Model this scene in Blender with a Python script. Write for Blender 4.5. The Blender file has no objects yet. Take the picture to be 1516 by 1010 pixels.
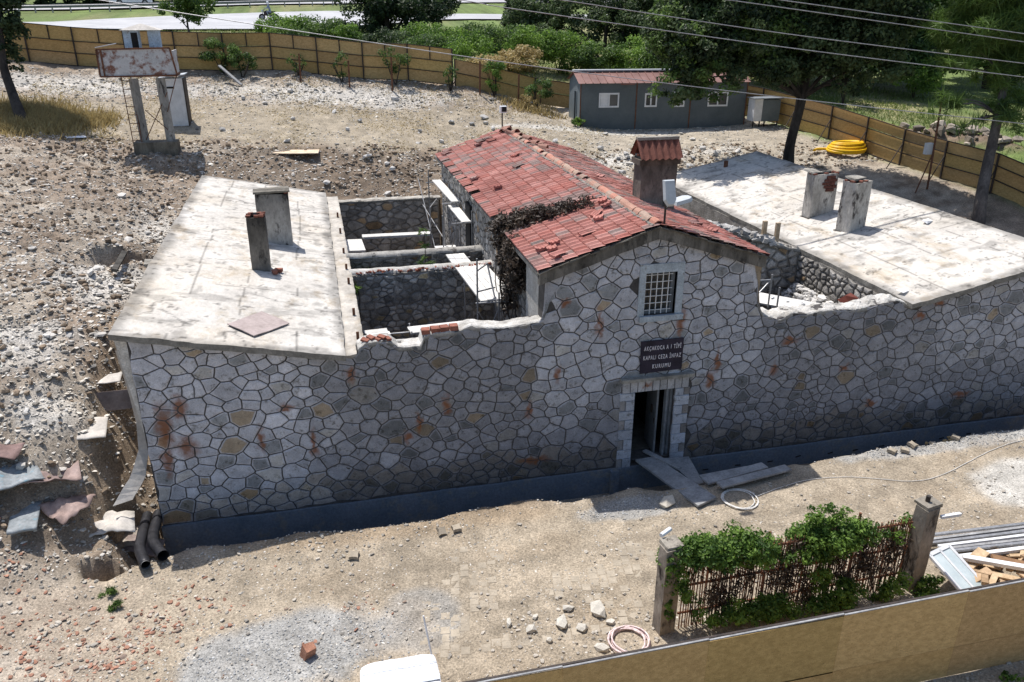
import bpy, bmesh, math, random
import numpy as np
from mathutils import Vector, Matrix, noise as mnoise

# ---------------------------------------------------------------- camera, sky, sun, exposure
SC = bpy.context.scene
COL = SC.collection
cam_d = bpy.data.cameras.new("camera")
cam = bpy.data.objects.new("camera", cam_d)
COL.objects.link(cam)
SC.camera = cam
cam_d.sensor_width = 36.0
cam_d.lens = 36.0 * 1189.73 / 1516.0
cam_d.clip_start = 0.1
cam_d.clip_end = 3000
YAW, PITCH, ROLL = 0.237065, -0.396183, 0.0027328
_fw = Vector((math.sin(YAW) * math.cos(PITCH), math.cos(YAW) * math.cos(PITCH), math.sin(PITCH)))
_rt = Vector((math.cos(YAW), -math.sin(YAW), 0))
_up = _rt.cross(_fw)
_r2 = _rt * math.cos(ROLL) + _up * math.sin(ROLL)
_u2 = _up * math.cos(ROLL) - _rt * math.sin(ROLL)
cam.matrix_world = Matrix(((_r2.x, _u2.x, -_fw.x, 4.461), (_r2.y, _u2.y, -_fw.y, -17.5924), (_r2.z, _u2.z, -_fw.z, 12.4959), (0, 0, 0, 1)))

SUN_TO = Vector((-0.175, 0.42, 1.0)).normalized()
world = bpy.data.worlds.new("World")
SC.world = world
world.use_nodes = True
wn = world.node_tree
wn.nodes.clear()
w_out = wn.nodes.new("ShaderNodeOutputWorld")
w_bg = wn.nodes.new("ShaderNodeBackground")
w_sky = wn.nodes.new("ShaderNodeTexSky")
w_sky.sky_type = 'NISHITA'
w_sky.sun_disc = False
w_sky.sun_elevation = math.asin(SUN_TO.z)
w_sky.sun_rotation = math.atan2(SUN_TO.x, SUN_TO.y)
w_sky.air_density = 1.0
w_sky.dust_density = 1.5
w_bg.inputs[1].default_value = 0.14
wn.links.new(w_sky.outputs[0], w_bg.inputs[0])
wn.links.new(w_bg.outputs[0], w_out.inputs[0])
sun_d = bpy.data.lights.new("sun", 'SUN')
sun_d.energy = 5.0
sun_d.angle = math.radians(0.5)
sun_d.color = (1.0, 0.958, 0.91)
sun = bpy.data.objects.new("sun", sun_d)
COL.objects.link(sun)
sun.rotation_euler = SUN_TO.to_track_quat('Z', 'Y').to_euler()
sun.location = (0, 0, 60)
SC.view_settings.view_transform = 'Standard'
SC.view_settings.look = 'None'
SC.view_settings.exposure = 0.12
SC.view_settings.gamma = 1.0
SC.view_settings.use_curve_mapping = False

RNG = np.random.default_rng(7)
random.seed(7)
PI = math.pi

# ---------------------------------------------------------------- helpers
WPOS = {}


def finish(o, parent, centre):
    WPOS[o.name] = Vector(centre)
    if parent is not None:
        o.parent = parent
        o.location = Vector(centre) - WPOS[parent.name]
    else:
        o.location = centre
    COL.objects.link(o)
    return o


def tag(o, label=None, cat=None, group=None, kind=None):
    if label: o['label'] = label
    if cat: o['category'] = cat
    if group: o['group'] = group
    if kind: o['kind'] = kind
    return o


def thing(name, loc, label=None, cat=None, group=None):
    o = bpy.data.objects.new(name, None)
    o.empty_display_size = 0.2
    finish(o, None, loc)
    return tag(o, label, cat, group)


class MB:
    """collects verts and faces given in world coordinates"""
    def __init__(s):
        s.v = []; s.f = []; s.c = []

    def add(s, vs, fs, col=None):
        b = len(s.v)
        s.v += [tuple(p) for p in vs]
        s.f += [tuple(i + b for i in f) for f in fs]
        if col is None: col = (1, 1, 1)
        if isinstance(col, list): s.c += col
        else: s.c += [col] * len(vs)
        return s

    def box(s, x0, x1, y0, y1, z0, z1, col=None):
        vs = [(x, y, z) for z in (z0, z1) for y in (y0, y1) for x in (x0, x1)]
        return s.add(vs, [(0, 2, 3, 1), (4, 5, 7, 6), (0, 1, 5, 4), (2, 6, 7, 3), (0, 4, 6, 2), (1, 3, 7, 5)], col)

    def obox(s, centre, size, m=None, col=None, jit=0.0):
        """oriented box; m is a 3x3 rotation"""
        m = m or Matrix.Identity(3)
        vs = []
        for sz in (-.5, .5):
            for sy in (-.5, .5):
                for sx in (-.5, .5):
                    p = Vector((sx * size[0], sy * size[1], sz * size[2]))
                    if jit: p += Vector([random.uniform(-jit, jit) for _ in range(3)])
                    vs.append(Vector(centre) + m @ p)
        return s.add(vs, [(0, 2, 3, 1), (4, 5, 7, 6), (0, 1, 5, 4), (2, 6, 7, 3), (0, 4, 6, 2), (1, 3, 7, 5)], col)

    def beam(s, a, b, w, h, col=None, up=(0, 0, 1)):
        a = Vector(a); b = Vector(b); d = (b - a); L = d.length; d.normalize()
        u = Vector(up); sd = d.cross(u)
        if sd.length < 1e-4: sd = d.cross(Vector((0, 1, 0)))
        sd.normalize(); u2 = sd.cross(d)
        m = Matrix((sd, d, u2)).transposed()
        return s.obox((a + b) / 2, (w, L, h), m, col)

    def tube(s, pts, r, n=8, col=None, cap=True, closed=False):
        pts = [Vector(p) for p in pts]
        rs = r if isinstance(r, (list, tuple)) else [r] * len(pts)
        rings = []
        prev = None
        N = len(pts)
        for i, p in enumerate(pts):
            if closed: t = pts[(i + 1) % N] - pts[i - 1]
            else: t = pts[min(i + 1, N - 1)] - pts[max(i - 1, 0)]
            t.normalize()
            if prev is None:
                a = Vector((0, 0, 1)) if abs(t.z) < .9 else Vector((1, 0, 0))
                prev = t.cross(a).normalized()
            prev = (prev - t * prev.dot(t)).normalized()
            q = t.cross(prev)
            rings.append([p + (prev * math.cos(2 * PI * k / n) + q * math.sin(2 * PI * k / n)) * rs[i] for k in range(n)])
        vs = [v for R in rings for v in R]
        fs = []
        M = N if closed else N - 1
        for i in range(M):
            for k in range(n):
                a = i * n + k; b = i * n + (k + 1) % n
                c = ((i + 1) % N) * n + (k + 1) % n; d = ((i + 1) % N) * n + k
                fs.append((a, b, c, d))
        if cap and not closed:
            fs.append(tuple(range(n - 1, -1, -1)))
            fs.append(tuple((N - 1) * n + k for k in range(n)))
        return s.add(vs, fs, col)

    def prism(s, poly, y0, y1, col=None):
        """polygon in x,z extruded along y"""
        n = len(poly)
        vs = [(x, y0, z) for x, z in poly] + [(x, y1, z) for x, z in poly]
        fs = [tuple(range(n)), tuple(range(2 * n - 1, n - 1, -1))]
        fs += [(i, i + n, (i + 1) % n + n, (i + 1) % n) for i in range(n)]
        return s.add(vs, fs, col)

    def build(s, name, mat, parent=None, kind=None, smooth=False, label=None, centre=None, bevel=0):
        if not s.v: return None
        V = np.array(s.v, dtype=np.float64)
        c = (V.min(0) + V.max(0)) / 2 if centre is None else np.array(centre)
        me = bpy.data.meshes.new(name)
        me.from_pydata([tuple(p) for p in (V - c)], [], s.f)
        me.materials.append(mat)
        ca = me.color_attributes.new("Col", 'FLOAT_COLOR', 'POINT')
        C4 = np.ones((len(V), 4), dtype=np.float32)
        C4[:, :3] = np.array(s.c, dtype=np.float32)
        ca.data.foreach_set("color", C4.ravel())
        bm = bmesh.new(); bm.from_mesh(me); bmesh.ops.recalc_face_normals(bm, faces=bm.faces)
        if bevel:
            bmesh.ops.bevel(bm, geom=[e for e in bm.edges if e.calc_face_angle(0) > 0.5], offset=bevel, segments=1, affect='EDGES', clamp_overlap=True)
        bm.to_mesh(me); bm.free()
        if smooth:
            me.polygons.foreach_set("use_smooth", [True] * len(me.polygons))
        o = bpy.data.objects.new(name, me)
        finish(o, parent, c)
        if kind: o['kind'] = kind
        if label: o['label'] = label
        return o


def np_mesh(name, V, F, mat, parent=None, colr=None, kind=None, smooth=False, centre=None):
    """V (n,3) float array, F (m,k) int array with k = 3 or 4"""
    V = np.asarray(V, dtype=np.float64); F = np.asarray(F, dtype=np.int32)
    c = (V.min(0) + V.max(0)) / 2 if centre is None else np.array(centre)
    me = bpy.data.meshes.new(name)
    k = F.shape[1]
    me.vertices.add(len(V)); me.vertices.foreach_set("co", (V - c).astype(np.float32).ravel())
    me.loops.add(F.size); me.loops.foreach_set("vertex_index", F.ravel())
    me.polygons.add(len(F))
    me.polygons.foreach_set("loop_start", np.arange(0, F.size, k, dtype=np.int32))
    me.polygons.foreach_set("loop_total", np.full(len(F), k, dtype=np.int32))
    me.update(calc_edges=True)
    me.materials.append(mat)
    if colr is not None:
        ca = me.color_attributes.new("Col", 'FLOAT_COLOR', 'POINT')
        C4 = np.ones((len(V), 4), dtype=np.float32); C4[:, :3] = colr
        ca.data.foreach_set("color", C4.ravel())
    me.polygons.foreach_set("use_smooth", np.full(len(F), smooth))
    o = bpy.data.objects.new(name, me)
    finish(o, parent, c)
    if kind: o['kind'] = kind
    return o


def rotm(rx, ry, rz):
    from mathutils import Euler
    return Euler((rx, ry, rz)).to_matrix()


# ---------------------------------------------------------------- numpy noise
def vnoise(x, y, seed=0):
    xi = np.floor(x).astype(np.int64); yi = np.floor(y).astype(np.int64)
    xf = x - xi; yf = y - yi
    def h(a, b):
        n = (a * 374761393 + b * 668265263 + seed * 1442695041) & 0xffffffff
        n = ((n ^ (n >> 13)) * 1274126177) & 0xffffffff
        return ((n ^ (n >> 16)) & 0xffff) / 65535.0
    u = xf * xf * (3 - 2 * xf); v = yf * yf * (3 - 2 * yf)
    return (h(xi, yi) * (1 - u) + h(xi + 1, yi) * u) * (1 - v) + (h(xi, yi + 1) * (1 - u) + h(xi + 1, yi + 1) * u) * v


def fbm(x, y, sc, octv=4, seed=0):
    t = 0; a = 1; s = 0
    for i in range(octv):
        t = t + a * vnoise(x * sc + 17.3 * i, y * sc - 9.1 * i, seed + i); s += a; a *= .5; sc *= 2.03
    return t / s * 2 - 1


def sstep(a, b, x):
    t = np.clip((x - a) / (b - a), 0, 1)
    return t * t * (3 - 2 * t)


# ---------------------------------------------------------------- materials
def pmat(name, c1, c2, sc=3.0, rough=.85, bump=.3, bsc=None, attr=True, c3=None, c3t=.62, fine=.25, metal=0.0, spec=.3, stretch=None, rust=None, c3sc=None):
    m = bpy.data.materials.new(name); m.use_nodes = True
    nt = m.node_tree; N = nt.nodes; L = nt.links
    b = N["Principled BSDF"]
    tc = N.new("ShaderNodeNewGeometry")
    vec = tc.outputs["Position"]
    if stretch:
        mp = N.new("ShaderNodeMapping"); mp.inputs['Scale'].default_value = stretch
        L.new(vec, mp.inputs['Vector']); vec = mp.outputs[0]
    n1 = N.new("ShaderNodeTexNoise"); n1.inputs['Scale'].default_value = sc; n1.inputs['Detail'].default_value = 6; n1.inputs['Roughness'].default_value = .62
    L.new(vec, n1.inputs['Vector'])
    r1 = N.new("ShaderNodeValToRGB"); r1.color_ramp.elements[0].position = .34; r1.color_ramp.elements[1].position = .66
    r1.color_ramp.elements[0].color = (*c1, 1); r1.color_ramp.elements[1].color = (*c2, 1)
    L.new(n1.outputs[0], r1.inputs[0])
    col = r1.outputs[0]
    n2 = N.new("ShaderNodeTexNoise"); n2.inputs['Scale'].default_value = bsc or sc * 9; n2.inputs['Detail'].default_value = 5; n2.inputs['Roughness'].default_value = .7
    L.new(vec, n2.inputs['Vector'])
    if c3 is not None:
        n3 = N.new("ShaderNodeTexNoise"); n3.inputs['Scale'].default_value = c3sc or sc * 2.3; n3.inputs['Detail'].default_value = 8; n3.inputs['Roughness'].default_value = .7
        mp3 = N.new("ShaderNodeMapping"); mp3.inputs['Location'].default_value = (7.3, 2.1, 5.5)
        L.new(vec, mp3.inputs['Vector']); L.new(mp3.outputs[0], n3.inputs['Vector'])
        r3 = N.new("ShaderNodeValToRGB"); r3.color_ramp.elements[0].position = c3t - .04; r3.color_ramp.elements[1].position = c3t + .07
        L.new(n3.outputs[0], r3.inputs[0])
        mx = N.new("ShaderNodeMixRGB"); mx.inputs[2].default_value = (*c3, 1)
        L.new(r3.outputs[0], mx.inputs[0]); L.new(col, mx.inputs[1]); col = mx.outputs[0]
    if attr:
        at = N.new("ShaderNodeAttribute"); at.attribute_name = "Col"
        ml = N.new("ShaderNodeMixRGB"); ml.blend_type = 'MULTIPLY'; ml.inputs[0].default_value = 1
        L.new(col, ml.inputs[1]); L.new(at.outputs['Color'], ml.inputs[2]); col = ml.outputs[0]
    mf = N.new("ShaderNodeMapRange"); mf.inputs[1].default_value = .3; mf.inputs[2].default_value = .7; mf.inputs[3].default_value = 1 - fine; mf.inputs[4].default_value = 1 + fine
    L.new(n2.outputs[0], mf.inputs[0])
    m2 = N.new("ShaderNodeMixRGB"); m2.blend_type = 'MULTIPLY'; m2.inputs[0].default_value = 1
    L.new(col, m2.inputs[1]); L.new(mf.outputs[0], m2.inputs[2]); col = m2.outputs[0]
    if rust:
        # rust streaks: warped ellipses at given (x, z, half width, half height) on the front wall
        gp = N.new("ShaderNodeNewGeometry")
        nw = N.new("ShaderNodeTexNoise"); nw.inputs['Scale'].default_value = 4.5; nw.inputs['Detail'].default_value = 9
        L.new(gp.outputs[0], nw.inputs['Vector'])
        ad = N.new("ShaderNodeVectorMath"); ad.operation = 'MULTIPLY_ADD'; ad.inputs[1].default_value = (.42, 0, .55)
        L.new(nw.outputs['Color'], ad.inputs[0]); L.new(gp.outputs[0], ad.inputs[2])
        tot = None
        for (x, z, w, h) in rust:
            sb = N.new("ShaderNodeVectorMath"); sb.operation = 'SUBTRACT'; sb.inputs[1].default_value = (x + .21, 0, z + .27)
            L.new(ad.outputs[0], sb.inputs[0])
            sc_ = N.new("ShaderNodeVectorMath"); sc_.operation = 'MULTIPLY'; sc_.inputs[1].default_value = (1 / w, 0, 1 / h)
            L.new(sb.outputs[0], sc_.inputs[0])
            ln = N.new("ShaderNodeVectorMath"); ln.operation = 'LENGTH'; L.new(sc_.outputs[0], ln.inputs[0])
            mr = N.new("ShaderNodeMapRange"); mr.inputs[1].default_value = 1.1; mr.inputs[2].default_value = .3; mr.inputs[3].default_value = 0; mr.inputs[4].default_value = .88
            L.new(ln.outputs['Value'], mr.inputs[0])
            if tot is None: tot = mr.outputs[0]
            else:
                mm = N.new("ShaderNodeMath"); mm.operation = 'MAXIMUM'; L.new(tot, mm.inputs[0]); L.new(mr.outputs[0], mm.inputs[1]); tot = mm.outputs[0]
        mxr = N.new("ShaderNodeMixRGB"); mxr.inputs[2].default_value = (.22, .08, .028, 1)
        L.new(tot, mxr.inputs[0]); L.new(col, mxr.inputs[1]); col = mxr.outputs[0]
    L.new(col, b.inputs['Base Color'])
    b.inputs['Roughness'].default_value = rough
    b.inputs['Metallic'].default_value = metal
    b.inputs['Specular IOR Level'].default_value = spec
    if bump:
        bp = N.new("ShaderNodeBump"); bp.inputs['Strength'].default_value = bump; bp.inputs['Distance'].default_value = .02
        L.new(n2.outputs[0], bp.inputs['Height']); L.new(bp.outputs[0], b.inputs['Normal'])
    return m


def leafmat(name, c1, c2, trans=.35):
    m = bpy.data.materials.new(name); m.use_nodes = True
    nt = m.node_tree; N = nt.nodes; L = nt.links; N.clear()
    out = N.new("ShaderNodeOutputMaterial")
    at = N.new("ShaderNodeAttribute"); at.attribute_name = "Col"
    sp = N.new("ShaderNodeSeparateColor"); L.new(at.outputs['Color'], sp.inputs[0])
    mx = N.new("ShaderNodeMixRGB"); mx.inputs[1].default_value = (*c1, 1); mx.inputs[2].default_value = (*c2, 1)
    L.new(sp.outputs[0], mx.inputs[0])
    d = N.new("ShaderNodeBsdfPrincipled"); d.inputs['Roughness'].default_value = .55; d.inputs['Specular IOR Level'].default_value = .35
    t = N.new("ShaderNodeBsdfTranslucent")
    L.new(mx.outputs[0], d.inputs['Base Color']); L.new(mx.outputs[0], t.inputs[0])
    s = N.new("ShaderNodeMixShader"); s.inputs[0].default_value = trans
    L.new(d.outputs[0], s.inputs[1]); L.new(t.outputs[0], s.inputs[2]); L.new(s.outputs[0], out.inputs[0])
    return m


RUST = [(.55, 3.55, .22, .75), (.95, 4.05, .2, .35), (.95, 3.0, .3, .35), (.5, 2.7, .14, .5), (3.8, 2.75, .1, .45), (4.8, 4.45, .13, .28), (3.25, 3.75, .2, .13),
        (6.35, 2.95, .09, .35), (6.05, 2.6, .12, .2), (7.05, 3.4, .12, .28), (10.95, 5.2, .1, .5), (13.15, 5.0, .13, .55), (14.3, 3.85, .1, .45), (14.15, 3.3, .14, .4),
        (9.9, 3.9, .1, .25), (9.15, 3.0, .1, .3), (10.05, 5.85, .16, .12), (9.3, 1.5, .5, .14), (20.9, 4.9, .2, .13), (20.35, 4.6, .2, .14), (22.3, 1.95, .35, .15), (16.4, 4.2, .3, .14), (18.2, 3.2, .18, .12), (2.6, 3.0, .09, .4), (19.3, 2.0, .2, .12), (12.35, 3.35, .14, .1), (16.0,3.4,.14,.2)]
M_STONE = pmat("limestone masonry", (.44, .445, .47), (.60, .605, .635), 4.0, .9, .5, 40, rust=RUST, fine=.25, c3=(.24, .235, .225), c3t=.585, c3sc=7)
M_MORTAR = pmat("dark mortar joints", (.05, .048, .046), (.11, .10, .095), 4.0, .95, .6, 45)
M_RUBBLE = pmat("rubble masonry", (.30, .29, .275), (.58, .56, .53), 3.0, .95, .6, 30, fine=.35)
M_OLDWALL = pmat("old wall core", (.16, .145, .125), (.34, .32, .29), 1.6, .95, .9, 18, fine=.35)
M_PLASTERTOP = pmat("broken lime plaster", (.42, .40, .36), (.68, .66, .62), 3.0, .95, .8, 25, fine=.3)
M_PLINTH = pmat("blue bitumen plinth", (.115, .145, .18), (.165, .19, .225), 1.4, .7, .5, 14, c3=(.20, .20, .19), c3t=.57, fine=.25)
M_SLAB = pmat("weathered concrete screed", (.49, .46, .415), (.60, .57, .52), .75, .9, .6, 9, c3=(.44, .385, .31), c3t=.57, fine=.16, stretch=(1, .55, 1), c3sc=1.1)
M_SLABEDGE = pmat("concrete slab edge", (.16, .15, .13), (.36, .34, .30), 3.0, .95, .6, 20)
M_CONC = pmat("stained cement render", (.085, .078, .068), (.27, .25, .22), 1.9, .95, .6, 14, c3=(.045, .042, .04), c3t=.60, fine=.25, stretch=(1, 1, .45))
M_CONCW = pmat("pale stained cement render", (.28, .265, .24), (.52, .50, .46), 1.7, .95, .6, 14, c3=(.06, .052, .048), c3t=.57, fine=.25, stretch=(1, 1, .45))
M_TILE = pmat("clay roof tile", (.80, .72, .70), (1.15, 1.1, 1.08), 1.1, .8, .4, 24, fine=.22, c3=(.50, .58, .56), c3t=.62)
M_BRICK = pmat("red brick", (.20, .075, .05), (.32, .13, .09), 6, .9, .5, 40)
M_PLANK = pmat("weathered scaffold planks", (.52, .51, .48), (.72, .70, .67), 2.5, .85, .3, 20, fine=.15)
M_WOOD = pmat("raw timber", (.30, .22, .14), (.46, .36, .25), 4, .8, .3, 20, fine=.2)
M_WOODGREY = pmat("grey timber plank", (.22, .22, .22), (.36, .36, .36), 3, .85, .3, 20, fine=.25)
M_GALV = pmat("galvanised tube", (.26, .265, .27), (.40, .40, .41), 6, .5, .15, 30, metal=.6)
M_STEEL = pmat("dark painted steel", (.028, .024, .022), (.06, .045, .038), 5, .7, .2, 30)
M_RUSTY = pmat("rusty steel", (.09, .04, .025), (.20, .09, .05), 5, .85, .3, 30)
M_OSB = pmat("oriented strand board", (.40, .265, .11), (.55, .375, .17), 5, .75, .2, 55, c3=(.19, .115, .045), c3t=.60, c3sc=24, fine=.32, stretch=(1.5, 1.5, 2.6))
M_WHITE = pmat("white painted metal", (.62, .63, .64), (.76, .77, .78), 3, .5, .08, 20, fine=.05)
M_LAMP = pmat("pale grey lamp housing", (.42, .45, .47), (.55, .57, .58), 3, .45, .05, 20, fine=.04)
M_DARK = pmat("void shade and black parts", (.012, .012, .012), (.025, .025, .025), 3, .95, 0)  # near black colour standing for shade in voids, also used on dark parts
M_BLACKPIPE = pmat("black corrugated pipe", (.014, .014, .016), (.035, .035, .04), 5, .42, .1, 30)
M_PANEL = pmat("grey-blue sandwich panel", (.085, .105, .115), (.12, .14, .15), 1.2, .6, .1, 15, fine=.1)
M_PANELROOF = pmat("brown roof sheet", (.17, .085, .07), (.24, .13, .11), 1.3, .6, .15, 12, fine=.15)
M_YELLOW = pmat("yellow pvc hose", (.75, .42, .01), (.85, .52, .02), 2, .4, .1, 15, fine=.05)
M_CABLE = pmat("pale pink cable", (.60, .45, .43), (.75, .62, .60), 5, .6, .05, 20)
M_WHITECABLE = pmat("white cable", (.60, .58, .54), (.72, .70, .66), 5, .6, .05, 20)
M_BARK = pmat("dark bark", (.025, .02, .016), (.07, .058, .048), 3, .95, .9, 16, fine=.3, stretch=(1, 1, .3))
M_BARKG = pmat("grey bark", (.07, .06, .055), (.16, .14, .125), 3, .95, .9, 16, fine=.3, stretch=(1, 1, .3))
M_ASPHALT = pmat("sun bleached asphalt", (.36, .36, .37), (.46, .46, .465), .4, .8, .1, 8, fine=.08)
M_GLASS = pmat("window glass", (.02, .025, .03), (.04, .05, .055), 1, .12, 0, attr=False, spec=.6)
M_GROUND = pmat("dry soil and dust", (.76, .75, .73), (1.2, 1.19, 1.17), 2.1, .97, 1.0, 24, fine=.55, c3=(1.65, 1.62, 1.58), c3t=.61, c3sc=18)
M_ROCK = pmat("broken limestone", (.80, .80, .80), (1.15, 1.15, 1.15), 4, .95, .5, 30, fine=.15)
M_MEMBRANE = pmat("dusty membrane sheet", (.42, .39, .35), (.60, .56, .51), 2, .85, .3, 12, fine=.15)
M_BROWNSHEET = pmat("brown bitumen sheet", (.13, .10, .09), (.26, .21, .19), 2, .8, .3, 12, fine=.2)
M_BLUESHEET = pmat("grey blue painted sheet", (.17, .19, .20), (.30, .32, .33), 3, .7, .3, 14, c3=(.15, .27, .33), c3t=.6)
M_SIGNBLACK = pmat("black sign plate", (.012, .010, .022), (.03, .024, .045), 3, .55, .05, 20, attr=False)
M_LETTER = pmat("white sign lettering", (.62, .58, .62), (.72, .70, .72), 3, .6, 0, attr=False)
M_BLUEPLASTER = pmat("flaking pale blue plaster", (.30, .34, .37), (.44, .49, .53), 3.5, .9, .5, 22, c3=(.22, .21, .20), c3t=.6)
M_BILLBOARD = pmat("flaking white steel sheet", (.42, .42, .42), (.60, .59, .58), 2.0, .7, .2, 18, c3=(.20, .09, .06), c3t=.54, c3sc=2.2, fine=.12)
M_CAR = pmat("white car paint", (.72, .73, .75), (.78, .79, .8), 1, .3, 0, attr=False, spec=.6)
M_DOOR = pmat("grey steel door", (.13, .145, .155), (.22, .235, .25), 2, .6, .1, 14)
M_BLACK = pmat("black rubber", (.01, .01, .01), (.02, .02, .02), 3, .8, 0, attr=False)
M_CLOTH = pmat("white woven wrap", (.72, .73, .75), (.84, .85, .86), 2.5, .8, .4, 12, fine=.06)
M_PAVER = pmat("dusty concrete paver", (.28, .24, .185), (.44, .38, .295), 2, .95, .4, 25, fine=.15)
L_DARK = leafmat("dark broad leaves", (.016, .034, .014), (.13, .185, .075), .42)
L_MID = leafmat("mid green leaves", (.03, .07, .018), (.16, .25, .06), .42)
L_BRIGHT = leafmat("bright ivy leaves", (.045, .10, .018), (.21, .34, .06), .45)
L_PINE = leafmat("pine needles", (.025, .055, .016), (.17, .27, .06), .35)
L_DEAD = leafmat("withered vine leaves", (.035, .024, .018), (.12, .09, .065), .2)
L_DRY = leafmat("dry grass blades", (.30, .22, .09), (.52, .42, .20), .3)
L_GREENGRASS = leafmat("green grass blades", (.08, .14, .03), (.26, .30, .09), .35)
# ---------------------------------------------------------------- terrain
TP = [(6.97, 18.2, 4.77), (7.26, 20.5, 6.05), (7.73, 25.5, 6.92), (8.29, 31, 8.5), (2.47, 18.3, 5.6), (2.48, 20, 6.31), (2.4, 26.5, 7.61), (2.36, 32, 9.05),
      (-1.03, 18.5, 6.13), (-1.44, 23, 7.19), (-2.01, 29, 8.46), (-2.34, 32.3, 9.1), (-3.69, 13, 6.07), (-4.92, 19, 6.75), (-6.11, 25, 7.68), (-7.46, 32.3, 9.4),
      (-4.26, 6, 5.2), (-5.87, 12, 6.3), (-7.67, 18.5, 7.2), (-9.72, 26, 8.27), (-11.42, 32.5, 9.6),
      (-2.2, 5, 4.7), (-3.2, 9, 5.25), (-1.57, 10, 5.0), (-1.39, 13, 5.2), (-1.2, 6, 4.55), (-.9, 3, 3.7), (-3.0, 2.6, 4.3), (-2.4, .4, 3.1), (-2.2, -1.0, 2.1), (-1.2, .8, 2.6), (-1.0, -.6, 1.4),
      (-1.9, -2.5, 1.45), (-2.5, -5, 1.3), (-6, -1, 2.6), (-6, -6, 1.4), (-8, 4, 5.0),
      (0.5, -2, 1.28), (3, -2, 1.33), (7, -2, 1.32), (11, -2.2, 1.34), (16, -2.2, 1.42), (20, -2, 1.52), (25, -2, 1.75), (30, -2, 1.9),
      (0, -6, 1.2), (5, -6, 1.2), (10, -6, 1.25), (15, -6, 1.3), (20, -6, 1.4), (26, -6, 1.5), (5, -12, 1.0), (12, -12, 1.1), (20, -12, 1.2), (-5, -12, 1.0),
      (12.7, 25.5, 6.78), (13.49, 29.5, 7.9), (15.87, 23.5, 6.27), (16.83, 27, 6.8), (18.85, 26.1, 6.28), (17.69, 28.8, 6.6), (28.36, 25.2, 6.2), (22.8, 22, 5.74), (24.6, 18.2, 5.6), (22, 18.5, 5.3), (17, 18.3, 5.0), (12, 18.2, 4.9),
      (27.1, 18, 5.17), (31.1, 24.8, 6.3), (30.9, 23, 6.04), (30.5, 18.5, 5.34), (32.35, 16, 5.14), (32.7, 13.6, 4.95), (33.7, 11, 4.6), (31.8, 10.5, 3.95), (32.7, 8.5, 3.7), (29, 13.5, 4.3), (28, 8, 3.4), (27, 3, 2.6), (34, 2, 2.6),
      (1.46, 62, 10.3), (-17.4, 72, 10.7), (-21.4, 66, 10.6), (13.5, 62, 10.0), (22.3, 75, 10.9), (-14, 88, 12.05), (40.6, 30, 6.72), (40.9, 24, 6.18), (44.7, 22, 5.6), (66, 45, 7.5), (27.2, 45, 8.6), (45, 45, 7.7), (17.5, 38, 8.5), (18.5, 55, 10.1), (0, 42, 9.6), (-20, 45, 10.0), (36, 60, 9.3),
      (-40, 30, 10), (-40, 0, 6), (-40, -20, 3), (60, 0, 3), (60, -20, 2), (10, -30, 0), (-30, 130, 15.5), (30, 130, 15), (90, 130, 14.5), (120, 60, 9), (-90, 60, 12), (-90, 130, 16), (10, 170, 17.5)]
TP = np.array(TP)


def _tps(r):
    return r * r * np.log(r + 1e-9)


def _fit():
    P = TP[:, :2] / 20.0; n = len(P)
    r = np.linalg.norm(P[:, None] - P[None], axis=2)
    A = np.zeros((n + 3, n + 3)); A[:n, :n] = _tps(r) + np.eye(n) * 2e-3
    A[:n, n] = 1; A[:n, n + 1:] = P; A[n, :n] = 1; A[n + 1:, :n] = P.T
    return P, np.linalg.solve(A, np.concatenate([TP[:, 2], np.zeros(3)]))


_P, _W = _fit()


def base_h(x, y):
    X = np.stack([np.ravel(x), np.ravel(y)], 1) / 20.0
    out = np.zeros(len(X))
    for i in range(0, len(X), 20000):
        q = X[i:i + 20000]
        r = np.linalg.norm(q[:, None] - _P[None], axis=2)
        out[i:i + 20000] = _tps(r) @ _W[:-3] + _W[-3] + q @ _W[-2:]
    # far away: settle on the mean plane instead of the spline's run-off
    f = sstep(150, 330, np.hypot(X[:, 0] * 20 - 5, X[:, 1] * 20 - 20))
    out = out * (1 - f) + f * np.clip(8 + X[:, 1] * 20 * .055, -2, 22)
    return out.reshape(np.shape(x))


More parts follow.
